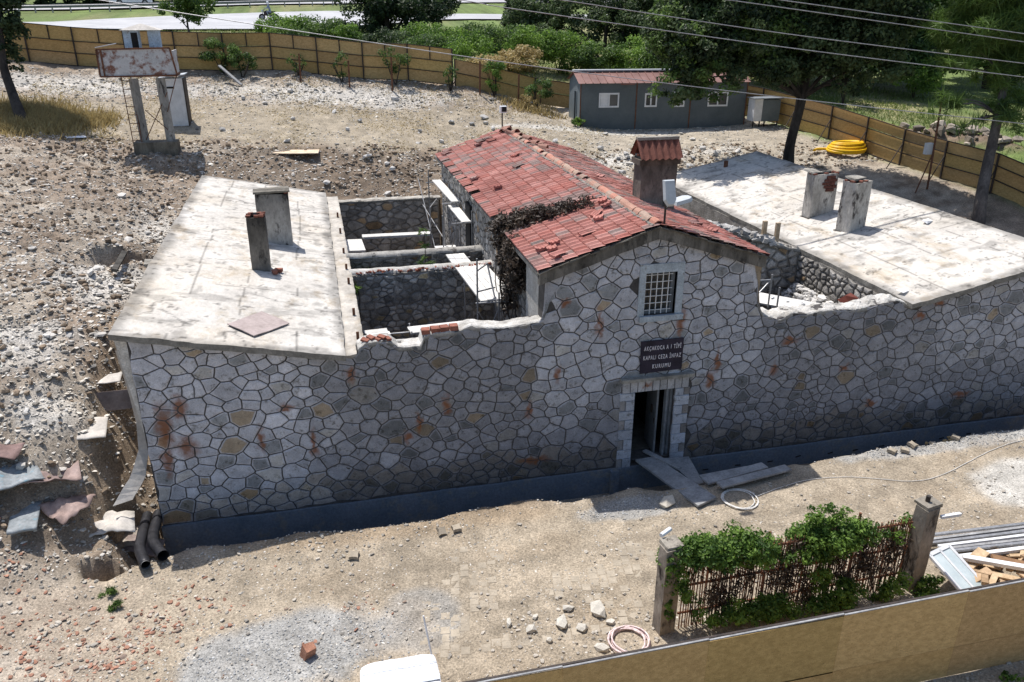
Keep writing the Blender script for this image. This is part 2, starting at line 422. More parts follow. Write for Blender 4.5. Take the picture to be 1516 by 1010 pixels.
def terr(x, y):
    x = np.asarray(x, float); y = np.asarray(y, float)
    h = base_h(x, y)
    rough = .05 + .13 * sstep(-.4, -1.2, x) * sstep(-3.5, -1, y) * sstep(24, 18, y) + .08 * sstep(26.5, 28.5, y) * sstep(33, 31, y) + .08 * sstep(17.5, 18.2, y) * sstep(22, 20, y)
    rough = rough * (.35 + .65 * sstep(-3.2, -1.5, y + 0 * x) + .3 * sstep(8, 3, x) * sstep(-2, -4, y))
    h = h + rough * fbm(x, y, .8, 5, 3) * 1.6 + rough * .5 * fbm(x, y, 4.5, 3, 9)
    # trench along the front wall
    tw = 1.4 + .25 * fbm(x, y * 0, .9, 3, 21) + .35 * sstep(11.3, 12.2, x) * sstep(16, 13.5, x)
    t = sstep(-tw - .35, -tw + .35, y) * sstep(-1.0, -.1, x) * (y < .5)
    h = h * (1 - t) + t * np.minimum(h, .05 + .012 * np.maximum(x, 0) + .04 * fbm(x, y, 2.5, 3, 5))
    # trench down the left side
    lw = .75 + .2 * fbm(x * 0, y, .7, 3, 31)
    tl = sstep(-lw - .75, -lw + .45, x + .18 * fbm(x, y, 1.6, 3, 35)) * sstep(.3, .1, x) * sstep(-.9, -.1, y) * sstep(5.5, 3.0, y)
    low = np.maximum(.15 + .03 * y, h - 1.25)
    h = h * (1 - tl) + tl * np.minimum(h, low)
    # hole in the soil next to the pipes
    d = np.hypot((x + .75) / .44, (y + 1.8) / .36)
    h = h - 1.3 * sstep(1.2, .8, d + .25 * fbm(x, y, 5, 2, 8))
    # trench cut in from the left slope
    d2 = np.abs(y - 9.3 - .25 * (x + 2.5)) / .38
    h = h - .7 * sstep(1.2, .4, d2) * sstep(-2.9, -2.3, x) * sstep(-.2, -.5, x)
    # inside the building everything sits at floor level
    ins = (x > .12) & (x < 24.75) & (y > .12) & (y < 17.45)
    h = np.where(ins, .95, h)
    # heap of spoil behind the right fence
    hp = np.exp(-(((x - 37.5) / 2.8) ** 2 + ((y - 18.5 + (x - 37.5) * .8) / 1.3) ** 2))
    h = h + hp * (.75 + .4 * fbm(x, y, 1.6, 4, 44))
    return h


def axis(lo, hi, step, out_lo, out_hi):
    a = list(np.arange(lo, hi, step))
    s = step; v = hi
    while v < out_hi: a.append(v); s *= 1.22; v += s
    s = step; v = lo; b = []
    while v > out_lo: s *= 1.22; v -= s; b.append(v)
    return np.array(b[::-1] + a + [out_hi])


gx = np.unique(np.concatenate([axis(-11, 34.5, .13, -500, 500), [.1, .14, 24.73, 24.78]]))
gy = np.unique(np.concatenate([axis(-10, 33, .12, -70, 900), [.1, .14, 17.43, 17.48]]))
GX, GY = np.meshgrid(gx, gy)
GZ = terr(GX, GY)


def C3(*c): return np.array(c)


def ground_col(x, y):
    n1 = fbm(x, y, .5, 5, 51)[..., None]; n2 = fbm(x, y, 2.2, 4, 52)[..., None]; n3 = fbm(x, y, .18, 4, 53)[..., None]
    soil = C3(.26, .208, .16) * (1 + .35 * n2); pale = C3(.40, .36, .30) * (1 + .2 * n2); straw = C3(.315, .27, .205) * (1 + .25 * n2)
    sand = C3(.325, .275, .21) * (1 + .22 * n1 + .16 * n2); gravel = C3(.33, .325, .31) * (1 + .18 * n2); white = C3(.58, .565, .53)
    X = x[..., None]; Y = y[..., None]
    k = sstep(-.15, .35, n1 + .5 * n2)
    c = soil * (1 - k * .55) + pale * k * .55
    t = sstep(.1, .45, fbm(x, y, .28, 4, 75)[..., None]) * .45; c = c * (1 - t) + C3(.15, .112, .08) * (1 + .4 * n2) * t
    # terrace behind
    t = sstep(20.6, 21.8, Y + n1 * .8) * sstep(27.8, 26.4, Y + n1)
    c = c * (1 - t) + straw * t
    t = sstep(17, 19, X) * sstep(17, 19, Y); c = c * (1 - t) + (pale * .5 + straw * .5) * t
    # embankment dark soil
    t = sstep(17, 17.6, Y) * sstep(21.4, 20.2, Y + n1) * sstep(18, 15, X) * sstep(-3, 1, X); c = c * (1 - t * .75) + C3(.165, .125, .09) * (1 + .45 * n2) * t * .75
    # pale rubble dust
    for (ax, ay, rx, ry) in ((-1.7, 7.2, 1.5, 1.8), (-3.6, 3.4, 1.6, 1.1), (5, 28.5, 8, 1.5), (-7, 29, 4, 1.6), (20, 20.2, 6, .9), (-1.0, 12.3, 1, 1.6), (-2.2, 1.5, 1, .8), (20, 24.8, 7, .5), (-3.5, -3.0, 1.6, .5), (-2.3, -4.6, 1.2, .5)):
        d = ((X - ax) / rx) ** 2 + ((Y - ay) / ry) ** 2
        t = sstep(1.3, .2, d + n2 * .9 + n1 * .5) * .7; c = c * (1 - t) + white * (1 + .25 * n2) * t
    # front yard
    t = sstep(-1.2, -2.0, Y + .5 * n1) * sstep(-1.6, .2, X + .4 * n1 + .15 * (Y + 3)); c = c * (1 - t) + sand * t
    t = sstep(-1.9, -2.6, Y + .5 * n1) * sstep(.8, -.8, X); c = c * (1 - t * .75) + C3(.36, .30, .235) * (1 + .25 * n2) * t * .75
    for (ax, ay, rx, ry, s) in ((3.2, -5.2, 2.2, 1.15, 1), (5.6, -5.0, .9, .9, .7), (11.0, -2.45, 1.3, .42, .9), (21.5, -1.75, 4.2, .45, .9), (.6, -6.3, 2.0, .8, .8)):
        d = ((X - ax) / rx) ** 2 + ((Y - ay) / ry) ** 2
        t = sstep(1.25, .6, d + n2 * .35 + n1 * .5) * s; c = c * (1 - t) + gravel * t
    d = ((X - 21.4) / 1.9) ** 2 + ((Y + 3.9) / 1.0) ** 2
    t = sstep(1.3, .6, d + n2 * .4) * .8; c = c * (1 - t) + C3(.50, .49, .46) * (1 + .12 * n2) * t
    # faint wheel tracks and trodden dust
    for yt, am in ((-3.3, .16), (-4.7, .18), (-5.3, .10)):
        yy_ = Y + .12 * np.sin(X * .25) + .04 * X * .3 + .18 * n1
        t = np.exp(-((yy_ - yt) / .16) ** 2) * am * sstep(2, 6, X) * (1 + n2); c = c * (1 - t)
    t = sstep(.15, .5, fbm(x, y, .9, 4, 71)[..., None]) * sstep(-1.2, -2.2, Y) * .28; c = c * (1 - t) + C3(.29, .225, .155) * t
    # brown earth along the trench edge
    t = sstep(-2.5, -2.0, Y + .35 * n1) * sstep(-.6, -1.2, Y) * sstep(10, 8.5, X) * sstep(.5, 3, X); c = c * (1 - t * .6) + C3(.27, .20, .13) * (1 + .3 * n2) * t * .6
    t = sstep(-1.9, -1.1, Y + .3 * n1) * sstep(.2, -.4, Y); c = c * (1 - t * .5) + C3(.20, .15, .11) * t * .5
    # dug earth in the left trench
    t = sstep(-1.9, -1.2, X) * sstep(.2, -.1, X) * sstep(-1.5, -.6, Y) * sstep(8, 4, Y); c = c * (1 - t * .7) + C3(.27, .20, .135) * (1 + .35 * n2) * t * .7
    # grass beyond the fences
    g = C3(.12, .165, .05) * (1 - .5 * n1 + .3 * n2); dry = C3(.25, .235, .12) * (1 + .2 * n2)
    k = sstep(.0, .5, n3 + .4 * n1); gg = g * (1 - k) + dry * k
    t = np.maximum(sstep(32.8, 34, Y + X * .05), sstep(33.3, 34.5, X + (Y - 11) * .28) * (Y > 4)); c = c * (1 - t) + gg * t
    t = np.exp(-(((X - 37.5) / 2.8) ** 2 + ((Y - 18.5 + (X - 37.5) * .8) / 1.3) ** 2)); t = sstep(.25, .6, t + .2 * n2); c = c * (1 - t) + C3(.20, .15, .11) * (1 + .4 * n2) * t
    # yellow grass round the left tree
    d = ((X + 8.0) / 2.6) ** 2 + ((Y - 23.5) / 2.2) ** 2; t = sstep(1.3, .3, d + n2) * .6; c = c * (1 - t) + C3(.36, .29, .13) * t
    return np.clip(c, .01, .9)


GC = ground_col(GX, GY)
ny, nx = GX.shape
idx = np.arange(ny * nx).reshape(ny, nx)
Fq = np.stack([idx[:-1, :-1], idx[:-1, 1:], idx[1:, 1:], idx[1:, :-1]], -1).reshape(-1, 4)
ground = np_mesh("ground", np.stack([GX, GY, GZ], -1).reshape(-1, 3), Fq, M_GROUND, None, GC.reshape(-1, 3), 'structure', True)


def hz(x, y):
    return float(terr(np.array([float(x)]), np.array([float(y)]))[0])


# ---------------------------------------------------------------- roads far behind
def ribbon(name, left, right, mat, lift, kind='structure', n=60, colr=(1, 1, 1)):
    def samp(pl, t):
        pl = np.array(pl, float); d = np.concatenate([[0], np.cumsum(np.linalg.norm(np.diff(pl, axis=0), axis=1))]); d /= d[-1]
        return np.stack([np.interp(t, d, pl[:, 0]), np.interp(t, d, pl[:, 1])], 1)
    t = np.linspace(0, 1, n); A = samp(left, t); B = samp(right, t); R = []
    W = 7
    for j in range(W + 1):
        P = A * (1 - j / W) + B * j / W; R.append(P)
    P = np.stack(R, 1); z = base_h(P[..., 0], P[..., 1]); z = z + lift
    V = np.concatenate([P, z[..., None]], -1).reshape(-1, 3)
    I = np.arange(n * (W + 1)).reshape(n, W + 1)
    F = np.stack([I[:-1, :-1], I[:-1, 1:], I[1:, 1:], I[1:, :-1]], -1).reshape(-1, 4)
    return np_mesh(name, V, F, mat, None, np.array(colr), kind, True)


ribbon("road", [(-60, 70), (-30, 66), (-19.5, 65), (-7, 62), (1.5, 62), (8, 68), (18.6, 74.8), (27, 75.5), (42, 78), (90, 84)],
       [(-60, 74), (-30, 70.5), (-20, 71), (-15.5, 75.5), (-9, 79), (.9, 83), (8.5, 85), (19.4, 81.2), (28.4, 81.4), (42, 84), (90, 90)], M_ASPHALT, .17)
ribbon("road", [(-70, 70), (-40, 78), (-24.6, 82.7), (-13.9, 86.8), (.6, 93), (22, 97), (31, 99), (60, 104), (120, 112)],
       [(-70, 74), (-40, 82.5), (-25, 87.2), (-14, 91.6), (.6, 97.6), (22, 103), (31, 106), (60, 111), (120, 119)], M_ASPHALT, .17)

# ---------------------------------------------------------------- the building
XL, X2, XM, X5, X6 = -.171, 4.728, 12.317, 19.906, 25.02
DEP = 17.6
def zslab_l(x): return 6.015 - .1984 * (x - XL)
def zslab_r(x): return 5.043 + .1984 * (x - X5)
ZE, ZR, HE = 6.69, 7.637, 2.953
def zgable(x): return ZR - (ZR - ZE) * abs(x - XM) / HE

bld = thing("stone_building", (XM, 9.0, 0.9), "roofless stone prison building with red tiled centre between two pale concrete slab roofs", "building")

prof = [(.1, zslab_l(.1) - .15), (4.95, zslab_l(4.95) - .15), (5.0, 5.06), (5.2, 5.2), (5.75, 5.22), (5.95, 5.02), (6.5, 5.02), (6.55, 5.26), (7.0, 5.3), (7.45, 5.31), (7.7, 5.4), (8.1, 5.3), (8.5, 5.26), (9.0, 5.33), (9.5, 5.36)]
prof += [(9.501, zgable(9.5) - .16), (XM, ZR - .16), (15.25, zgable(15.25) - .16), (15.251, 5.4), (15.5, 5.0), (15.9, 4.86), (16.4, 4.98), (16.9, 4.92), (17.5, 4.99), (18.2, 4.93), (18.8, 5.0), (19.5, 5.08), (19.95, 4.9), (20.2, zslab_r(20.2) - .15), (24.87, zslab_r(24.87) - .15)]
def ztop(x): return float(np.interp(x, [p[0] for p in prof], [p[1] for p in prof]))
DOOR = (12.02, 13.15, 1.10, 3.15); WIN = (12.10, 12.94, 5.29, 6.41)


def wall_xz(name, mat, x0, x1, z0, top, y0, y1, holes=(), parent=None, cuts=(), topcol=None):
    m = MB()
    xs = sorted(set([x0, x1] + [h[i] for h in holes for i in (0, 1)] + [c for c in cuts if x0 < c < x1]))
    for a, b in zip(xs[:-1], xs[1:]):
        zs = sorted(set([z0] + [h[i] for h in holes for i in (2, 3) if h[0] < (a + b) / 2 < h[1]]))
        for k, za in enumerate(zs):
            last = k == len(zs) - 1
            zb = None if last else zs[k + 1]
            mid = za + .01
            if any(h[0] < (a + b) / 2 < h[1] and h[2] < mid < h[3] for h in holes): continue
            if last:
                e = 1e-4
                m.prism([(a, za), (b, za), (b, top(b - e)), (a, top(a + e))], y0, y1)
            else: m.prism([(a, za), (b, za), (b, zb), (a, zb)], y0, y1)
    return m.build(name, mat, parent)


cuts = [p[0] for p in prof]
front = wall_xz("front_wall", M_MORTAR, .1, 24.87, 0.0, ztop, 0.0, .5, [DOOR, WIN], bld, cuts)

# ---- irregular masonry: clipped Voronoi cells, each one raised stone
def clip(poly, nx_, ny_, c):
    out = []
    n = len(poly)
    for i in range(n):
        p = poly[i]; q = poly[(i + 1) % n]
        dp = p[0] * nx_ + p[1] * ny_ - c; dq = q[0] * nx_ + q[1] * ny_ - c
        if dp <= 0: out.append(p)
        if (dp < 0) != (dq < 0) and abs(dp - dq) > 1e-12:
            t = dp / (dp - dq); out.append((p[0] + (q[0] - p[0]) * t, p[1] + (q[1] - p[1]) * t))
    return out


def cells(s0, s1, t0, t1, ds, dt, rng, jit=.42, merge=.12):
    k = ds / dt
    # dart throwing with a varying radius: big and small stones side by side
    area = (s1 - s0) * (t1 - t0); tries = int(area / (ds * dt) * 26) + 200
    cs = rng.uniform(s0, s1, tries); ct = rng.uniform(t0, t1, tries) * k
    loc = 1 + .32 * fbm(cs, ct / k, .35, 3, 611)
    loc = loc * (1 + .16 * sstep(5, 3.5, cs) + .10 * sstep(9.2, 10, cs) * sstep(15.5, 14.5, cs)) if s1 > 20 else loc
    rad = ds * rng.choice([.5, .68, .88, 1.15], tries, p=[.14, .28, .34, .24]) * loc
    Q = np.zeros((tries, 2)); RR = np.zeros(tries); m_ = 0
    for i in range(tries):
        if m_:
            dd = (Q[:m_, 0] - cs[i]) ** 2 + (Q[:m_, 1] - ct[i]) ** 2
            if (dd < ((RR[:m_] + rad[i]) * .5) ** 2).any(): continue
        Q[m_] = (cs[i], ct[i]); RR[m_] = rad[i]; m_ += 1
    Q = Q[:m_]; RR = RR[:m_]; P = Q
    out = []
    for i in range(len(P)):
        d = np.linalg.norm(Q - Q[i], axis=1); nb = np.argsort(d)[1:22]
        poly = [(s0, t0 * k), (s1, t0 * k), (s1, t1 * k), (s0, t1 * k)]
        R = ds * 1.7
        poly = [(Q[i][0] - R, Q[i][1] - R), (Q[i][0] + R, Q[i][1] - R), (Q[i][0] + R, Q[i][1] + R), (Q[i][0] - R, Q[i][1] + R)]
        for n_, c_ in (((-1, 0), -s0), ((1, 0), s1), ((0, -1), -t0 * k), ((0, 1), t1 * k)):
            poly = clip(poly, n_[0], n_[1], c_)
            if not poly: break
        for j in nb:
            if not poly: break
            dx, dy = Q[j] - Q[i]; L = math.hypot(dx, dy)
            if L < 1e-6: continue
            mx, my = (Q[j] + Q[i]) / 2
            off_ = (RR[i] ** 2 - RR[j] ** 2) / (4 * L) * .5
            poly = clip(poly, dx / L, dy / L, (mx * dx + my * dy) / L + off_)
        if len(poly) >= 3: out.append([(a, b / k) for a, b in poly])
    return [wavy(p) for p in out if len(p) > 2]


def wavy(p):
    out = []
    n = len(p)
    for i in range(n):
        a = p[i]; b = p[(i + 1) % n]; L = math.hypot(b[0] - a[0], b[1] - a[1]); m = 1 if L < .07 else 3
        for j in range(m): out.append((a[0] + (b[0] - a[0]) * j / m, a[1] + (b[1] - a[1]) * j / m))
    X = np.array(out); q = X * 3.1
    dx = vnoise(q[:, 0] + 50, q[:, 1] + 9, 401) - .5; dy = vnoise(q[:, 0] + 7, q[:, 1] + 80, 402) - .5
    return [(float(x + u * .11), float(y + v * .10)) for (x, y), u, v in zip(out, dx, dy)]
    return out


def poly_area(p): return .5 * sum(p[i][0] * p[(i + 1) % len(p)][1] - p[(i + 1) % len(p)][0] * p[i][1] for i in range(len(p)))


def inset(poly, d):
    cx = sum(a for a, b in poly) / len(poly); cy = sum(b for a, b in poly) / len(poly)
    out = []
    for a, b in poly:
        L = math.hypot(a - cx, b - cy)
        if L < d * 2.2: return []
        k = 1 - d * 1.25 / L; out.append((cx + (a - cx) * k, cy + (b - cy) * k))
    return out


def inset_convex(poly, d):
    """inset a convex polygon"""
    n = len(poly); c = poly
    for i in range(n):
        a = poly[i]; b = poly[(i + 1) % n]
        ex, ey = b[0] - a[0], b[1] - a[1]; L = math.hypot(ex, ey)
        if L < 1e-6: continue
        nx_, ny_ = ey / L, -ex / L
        c = clip(c, nx_, ny_, nx_ * a[0] + ny_ * a[1] - d)
        if len(c) < 3: return []
    return c


def soften(p):
    out = []
    n = len(p)
    for i in range(n):
        a = p[i - 1]; b = p[i]; c = p[(i + 1) % n]
        la = math.hypot(b[0] - a[0], b[1] - a[1]); lc = math.hypot(c[0] - b[0], c[1] - b[1])
        if la < .03 or lc < .03: out.append(b); continue
        ka = min(.28, .05 / la); kc = min(.28, .05 / lc)
        out.append((b[0] + (a[0] - b[0]) * ka, b[1] + (a[1] - b[1]) * ka)); out.append((b[0] + (c[0] - b[0]) * kc, b[1] + (c[1] - b[1]) * kc))
    return out


def stone_mb(m, poly, to3, depth, tone, edge_tone, rim=.045, gap=.008):
    p0 = inset(poly, gap)
    if len(p0) < 3: return False
    cx = sum(a for a, b in p0) / len(p0); cy = sum(b for a, b in p0) / len(p0)
    def sh(k): return [(cx + (a - cx) * k, cy + (b - cy) * k) for a, b in p0]
    R = max(math.hypot(a - cx, b - cy) for a, b in p0)
    k1 = max(.5, 1 - .012 / R * 1.2); k2 = max(.35, 1 - rim / R * 1.7)
    a0, a1, a2 = p0, sh(k1), sh(k2); n = len(p0)
    tilt = (random.uniform(-.05, .05), random.uniform(-.05, .05))
    vs = [to3(a, b, -.012) for a, b in a0] + [to3(a, b, depth * .65) for a, b in a1] + [to3(a, b, depth + random.uniform(-.006, .006) + (a - cx) * tilt[0] + (b - cy) * tilt[1]) for a, b in a2]
    vs.append(to3(cx, cy, depth + .006))
    cols = [tuple(c * .7 for c in edge_tone)] * n + [edge_tone] * n + [tone] * n + [tone]
    fs = []
    for r in range(2):
        for i in range(n):
            j = (i + 1) % n
            fs.append((r * n + i, r * n + j, (r + 1) * n + j, (r + 1) * n + i))
    for i in range(n): fs.append((2 * n + i, 2 * n + (i + 1) % n, 3 * n))
    m.add(vs, fs, cols)
    return True


def masonry(to3, s0, s1, t0, t1, ds, dt, rng, parent, mat, keep, tonef, depth=.03, individual=0, name="stone", clampf=None, score=None, rim=.045, gap=.008):
    lst = []
    for poly in cells(s0, s1, t0, t1, ds, dt, rng):
        cx = sum(a for a, b in poly) / len(poly); cy = sum(b for a, b in poly) / len(poly)
        if not keep(cx, cy): continue
        if clampf: poly = [clampf(a, b) for a, b in poly]
        if poly_area(poly) < .006: continue
        lst.append((poly, cx, cy, abs(poly_area(poly))))
    lst.sort(key=lambda q: -(score(q) if score else q[3]))
    rest = MB()
    for i, (poly, cx, cy, A) in enumerate(lst):
        tone, et = tonef(cx, cy)
        if i < individual:
            m = MB()
            if stone_mb(m, poly, to3, depth, tone, et, rim, gap): m.build(name, mat, parent)
        else: stone_mb(rest, poly, to3, depth, tone, et, rim, gap)
    rest.build(name, mat, parent, kind='stuff')
    return len(lst)


rg = np.random.default_rng(11)


def nz(x, y, s, sd): return float(fbm(np.array([x]), np.array([y]), s, 3, sd)[0])


def front_tone(x, z):
    w = sstep(5.6, 3.6, x + 1.2 * nz(x, z, .5, 61)) + .75 * (sstep(9.0, 9.9, x) * sstep(16.2, 14.6, x) * sstep(2.2, 3.8, z + nz(x, z, .6, 62))) + .55 * sstep(20.0, 21.8, x) * sstep(2.6, 3.6, z)
    w = float(np.clip(w, 0, 1))
    dirt = float(sstep(2.15, 1.2, z + .5 * nz(x, z, .7, 63)))
    lum = (.50 + .46 * w) * random.uniform(.80, 1.12) * (1 - .38 * dirt)
    r = random.random()
    tint = (1.0, 1.0, 1.02)
    if r < .025: tint = (1.05, .84, .58); lum *= .8
    elif r < .15: lum *= .58; tint = (.98, 1.0, .98)
    elif r < .19: tint = (1.01, .97, .88)
    elif r < .34: lum *= 1.18
    if dirt > .3: tint = (tint[0] * 1.04, tint[1] * .93, tint[2] * .78)
    tone = tuple(lum * t for t in tint)
    e = (.50 + .50 * w) * (1 - .5 * dirt) * random.uniform(.94, 1.04)
    return tone, (e, e * .99, e * 1.0)


def in_rect(x, z, R, pad=0): return R[0] - pad < x < R[1] + pad and R[2] - pad < z < R[3] + pad


DSUR = (11.62, 13.60, 0.9, 3.56); WSUR = (11.93, 13.12, 5.12, 6.64)
def front_clamp(x, z):
    t = ztop(x) - .01
    if 9.5 < x < 15.25: t -= .1
    z = min(z, t)
    for R in (DSUR, WSUR):
        if in_rect(x, z, R, -.03):
            d = [x - R[0], R[1] - x, z - R[2], R[3] - z]; k = d.index(min(d))
            if k == 0: x = R[0] + .03
            elif k == 1: x = R[1] - .03
            elif k == 2: z = R[2] + .03
            else: z = R[3] - .03
    return (x, z)


def front_keep(x, z):
    t = ztop(x) + .12
    return z < t and not in_rect(x, z, DSUR, -.12) and not in_rect(x, z, WSUR, -.12)


def camdist(x, y, z): return math.sqrt((x - 4.46) ** 2 + (y + 17.6) ** 2 + (z - 12.5) ** 2)


nst = masonry(lambda s, t, d: (s, -d, t), .12, 24.85, .97, 7.6, .395, .31, rg, front, M_STONE, front_keep, front_tone, .016, 300, "stone", front_clamp,
              score=lambda q: q[3] / camdist(q[1], 0, q[2]) ** 2)

# dressed stones round the door and the window
sur = MB(); 
ds = thing("x", (12.6, 0, 2.3)) if False else None
def block(m, x0, x1, z0, z1, d, tone):
    j = lambda: random.uniform(-.006, .006)
    vs = [(x0 + j(), 0.02, z0 + j()), (x1 + j(), 0.02, z0 + j()), (x1 + j(), .02, z1 + j()), (x0 + j(), .02, z1 + j())]
    g = .014
    vs += [(x0 + g, -d, z0 + g), (x1 - g, -d, z0 + g), (x1 - g, -d + j(), z1 - g), (x0 + g, -d + j(), z1 - g)]
    m.add(vs, [(0, 1, 5, 4), (1, 2, 6, 5), (2, 3, 7, 6), (3, 0, 4, 7), (4, 5, 6, 7)], tone)
z = .92; k = 0
while z < 3.1:
    h = random.uniform(.25, .31); z1 = min(z + h, 3.16)
    for side in (-1, 1):
        wide = (k + (side > 0)) % 2
        w = .42 if wide else .25
        t = random.uniform(.72, 1.0); tone = (t * .94, t * .98, t * 1.02)
        m = MB()
        if side < 0: block(m, 12.02 - w, 12.02, z, z1, .045, tone)
        else: block(m, 13.15, 13.15 + w, z, z1, .045, tone)
        m.build("quoin_stone", M_STONE, front)
        if not wide:
            m = MB(); t = random.uniform(.35, .6)
            if side < 0: block(m, 11.61, 12.02 - w, z, z1, .03, (t, t * .95, t * .88))
            else: block(m, 13.15 + w, 13.58, z, z1, .03, (t, t * .92, t * .82))
            m.build("quoin_stone", M_STONE, front)
    z = z1; k += 1
xs = np.linspace(11.66, 13.52, 10)
for i in range(9):
    m = MB(); t = random.uniform(.6, .9)
    block(m, xs[i], xs[i + 1], 3.165, 3.5, .055, (t, t * .98, t * .95))
    m.build("lintel_stone", M_STONE, front)
m = MB(); m.box(11.58, 13.6, -.17, .0, 3.52, 3.61); m.build("door_ledge", M_SLABEDGE, front)
# window surround, frame, bars
m = MB()
m.box(11.93, 12.1, -.035, .25, 5.29, 6.64); m.box(12.94, 13.12, -.035, .25, 5.29, 6.64); m.box(12.1, 12.94, -.035, .25, 6.41, 6.64)
m.build("window_surround", M_BLUEPLASTER, front)
m = MB(); m.box(11.98, 13.16, -.09, .22, 5.14, 5.285); m.build("window_sill", M_BLUEPLASTER, front)
win = MB().box(12.1, 12.15, .12, .2, 5.29, 6.41).box(12.84, 12.94, .12, .2, 5.29, 6.41).box(12.15, 12.84, .12, .2, 6.35, 6.41).box(12.15, 12.84, .12, .2, 5.29, 5.38)
wf = win.build("window_frame", M_DOOR, bld, label="grey barred window frame in the gable")
MB().box(12.14, 12.85, .155, .165, 5.36, 6.36).build("pane", M_GLASS, wf)
for i in range(5):
    x = 12.13 + .155 * i
    MB().tube([(x, .06, 5.3), (x, .06, 6.4)], .012, 6).build("window_bar", M_WHITE, wf)
for i in range(6):
    zz = 5.4 + .185 * i
    MB().tube([(12.1, .075, zz), (12.86, .075, zz)], .01, 6).build("window_bar", M_WHITE, wf)
# door: passage walls coloured near black for its shade, frame posts, leaf swung inwards
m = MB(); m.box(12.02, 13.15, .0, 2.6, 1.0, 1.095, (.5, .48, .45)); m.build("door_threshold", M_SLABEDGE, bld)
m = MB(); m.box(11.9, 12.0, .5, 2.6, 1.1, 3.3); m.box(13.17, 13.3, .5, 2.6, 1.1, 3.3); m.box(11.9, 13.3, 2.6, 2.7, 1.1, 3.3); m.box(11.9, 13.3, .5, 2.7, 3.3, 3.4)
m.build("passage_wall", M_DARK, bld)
dr = MB().obox((12.82, .62, 2.1), (.05, .9, 1.95), rotm(0, 0, -.12)).build("door", M_DOOR, bld)
MB().obox((12.76, .5, 2.35), (.03, .10, .22), rotm(0, 0, -.12)).build("viewing_hatch", M_STEEL, dr)
MB().beam((12.75, .28, 2.0), (12.75, .28, 2.16), .03, .03).build("door_handle", M_STEEL, dr)
m = MB(); m.box(12.95, 13.0, .06, .2, 1.1, 3.13); m.box(13.08, 13.145, .10, .24, 1.1, 3.13); m.box(13.0, 13.08, .14, .2, 1.1, 3.13); m.build("door_frame", M_DOOR, bld)
# plinth, recoated blue
m = MB()
seg = np.linspace(.08, 24.9, 60)
for a, b in zip(seg[:-1], seg[1:]):
    if 12.0 < a < 12.9: continue
    m.box(a, b, -.07, -.002, -.6, .93 + .02 * nz(a, 3, 1.0, 71))
m.box(12.0, 13.2, -.065, -.003, -.6, .93)
for x in (11.55, 13.62): m.box(x - .12, x + .12, -.16, -.071, -.3, .90)
m.build("plinth", M_PLINTH, bld)
for x in np.arange(14.3, 24.6, .95): MB().obox((x + random.uniform(-.1, .1), -.075, .55 + random.uniform(-.03, .03)), (.16, .02, .03), rotm(0, random.uniform(-.2, .2), 0)).build("plinth_slot", M_DARK, bld)
# brick remains and plaster on top of the broken front wall
def ragged_top(name, x0, x1, y0, y1, zf, mat, par, amp=.045, step=.045, th=.12, seed=500, tone=(1, 1, 1)):
    xs = np.arange(x0, x1 + step / 2, step); ys = np.linspace(y0, y1, max(5, int((y1 - y0) / step)))
    X, Y = np.meshgrid(xs, ys); nx_, ny_ = len(xs), len(ys)
    b = np.array([[zf(float(a), float(c)) for a, c in zip(rx, ry)] for rx, ry in zip(X, Y)])
    nn = fbm(X, Y, 3.0, 5, seed) + .6 * np.abs(fbm(X, Y, 7, 3, seed + 1))
    Z = b + amp * nn
    Yj = Y.copy(); Yj[0] += .05 * fbm(X[0], X[0] * 0, 4, 3, seed + 2); Yj[-1] += .05 * fbm(X[0], X[0] * 0, 4, 3, seed + 3)
    Xj = X + .012 * fbm(X, Y, 9, 2, seed + 4)
    Z[0] -= .03; Z[-1] -= .03
    top = np.stack([Xj, Yj, Z], -1).reshape(-1, 3); bot = top.copy(); bot[:, 2] = (b - th).ravel()
    I = np.arange(nx_ * ny_).reshape(ny_, nx_)
    F = np.stack([I[:-1, :-1], I[:-1, 1:], I[1:, 1:], I[1:, :-1]], -1).reshape(-1, 4)
    ring = np.concatenate([I[0, :], I[1:, -1], I[-1, -2::-1], I[-2:0:-1, 0]]); R = len(ring); K = nx_ * ny_
    V = np.concatenate([top, bot[ring]]); G = np.array([(ring[(i + 1) % R], ring[i], K + i, K + (i + 1) % R) for i in range(R)])
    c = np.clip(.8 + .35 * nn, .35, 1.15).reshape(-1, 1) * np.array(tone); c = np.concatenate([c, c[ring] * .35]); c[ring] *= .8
    return np_mesh(name, V, np.concatenate([F, G]), mat, par, c)
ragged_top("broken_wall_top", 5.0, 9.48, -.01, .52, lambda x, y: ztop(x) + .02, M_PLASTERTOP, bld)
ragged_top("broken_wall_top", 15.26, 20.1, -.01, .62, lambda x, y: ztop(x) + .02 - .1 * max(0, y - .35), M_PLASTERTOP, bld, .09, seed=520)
for i, x in enumerate((6.62, 6.85, 7.07, 7.30)):
    MB().obox((x, .12, ztop(x) + .07), (.2, .22, .11), rotm(random.uniform(-.05, .05), random.uniform(-.05, .05), random.uniform(-.1, .1)), (random.uniform(.8, 1.1),) * 3, jit=.006).build("brick", M_BRICK, bld)
for i in range(5): MB().obox((5.2 + i * .13, .1 + .05 * (i % 2), 5.24 + .03 * (i % 2)), (.12, .2, .07), rotm(.1, random.uniform(-.2, .2), random.random()), jit=.01).build("brick", M_BRICK, bld)

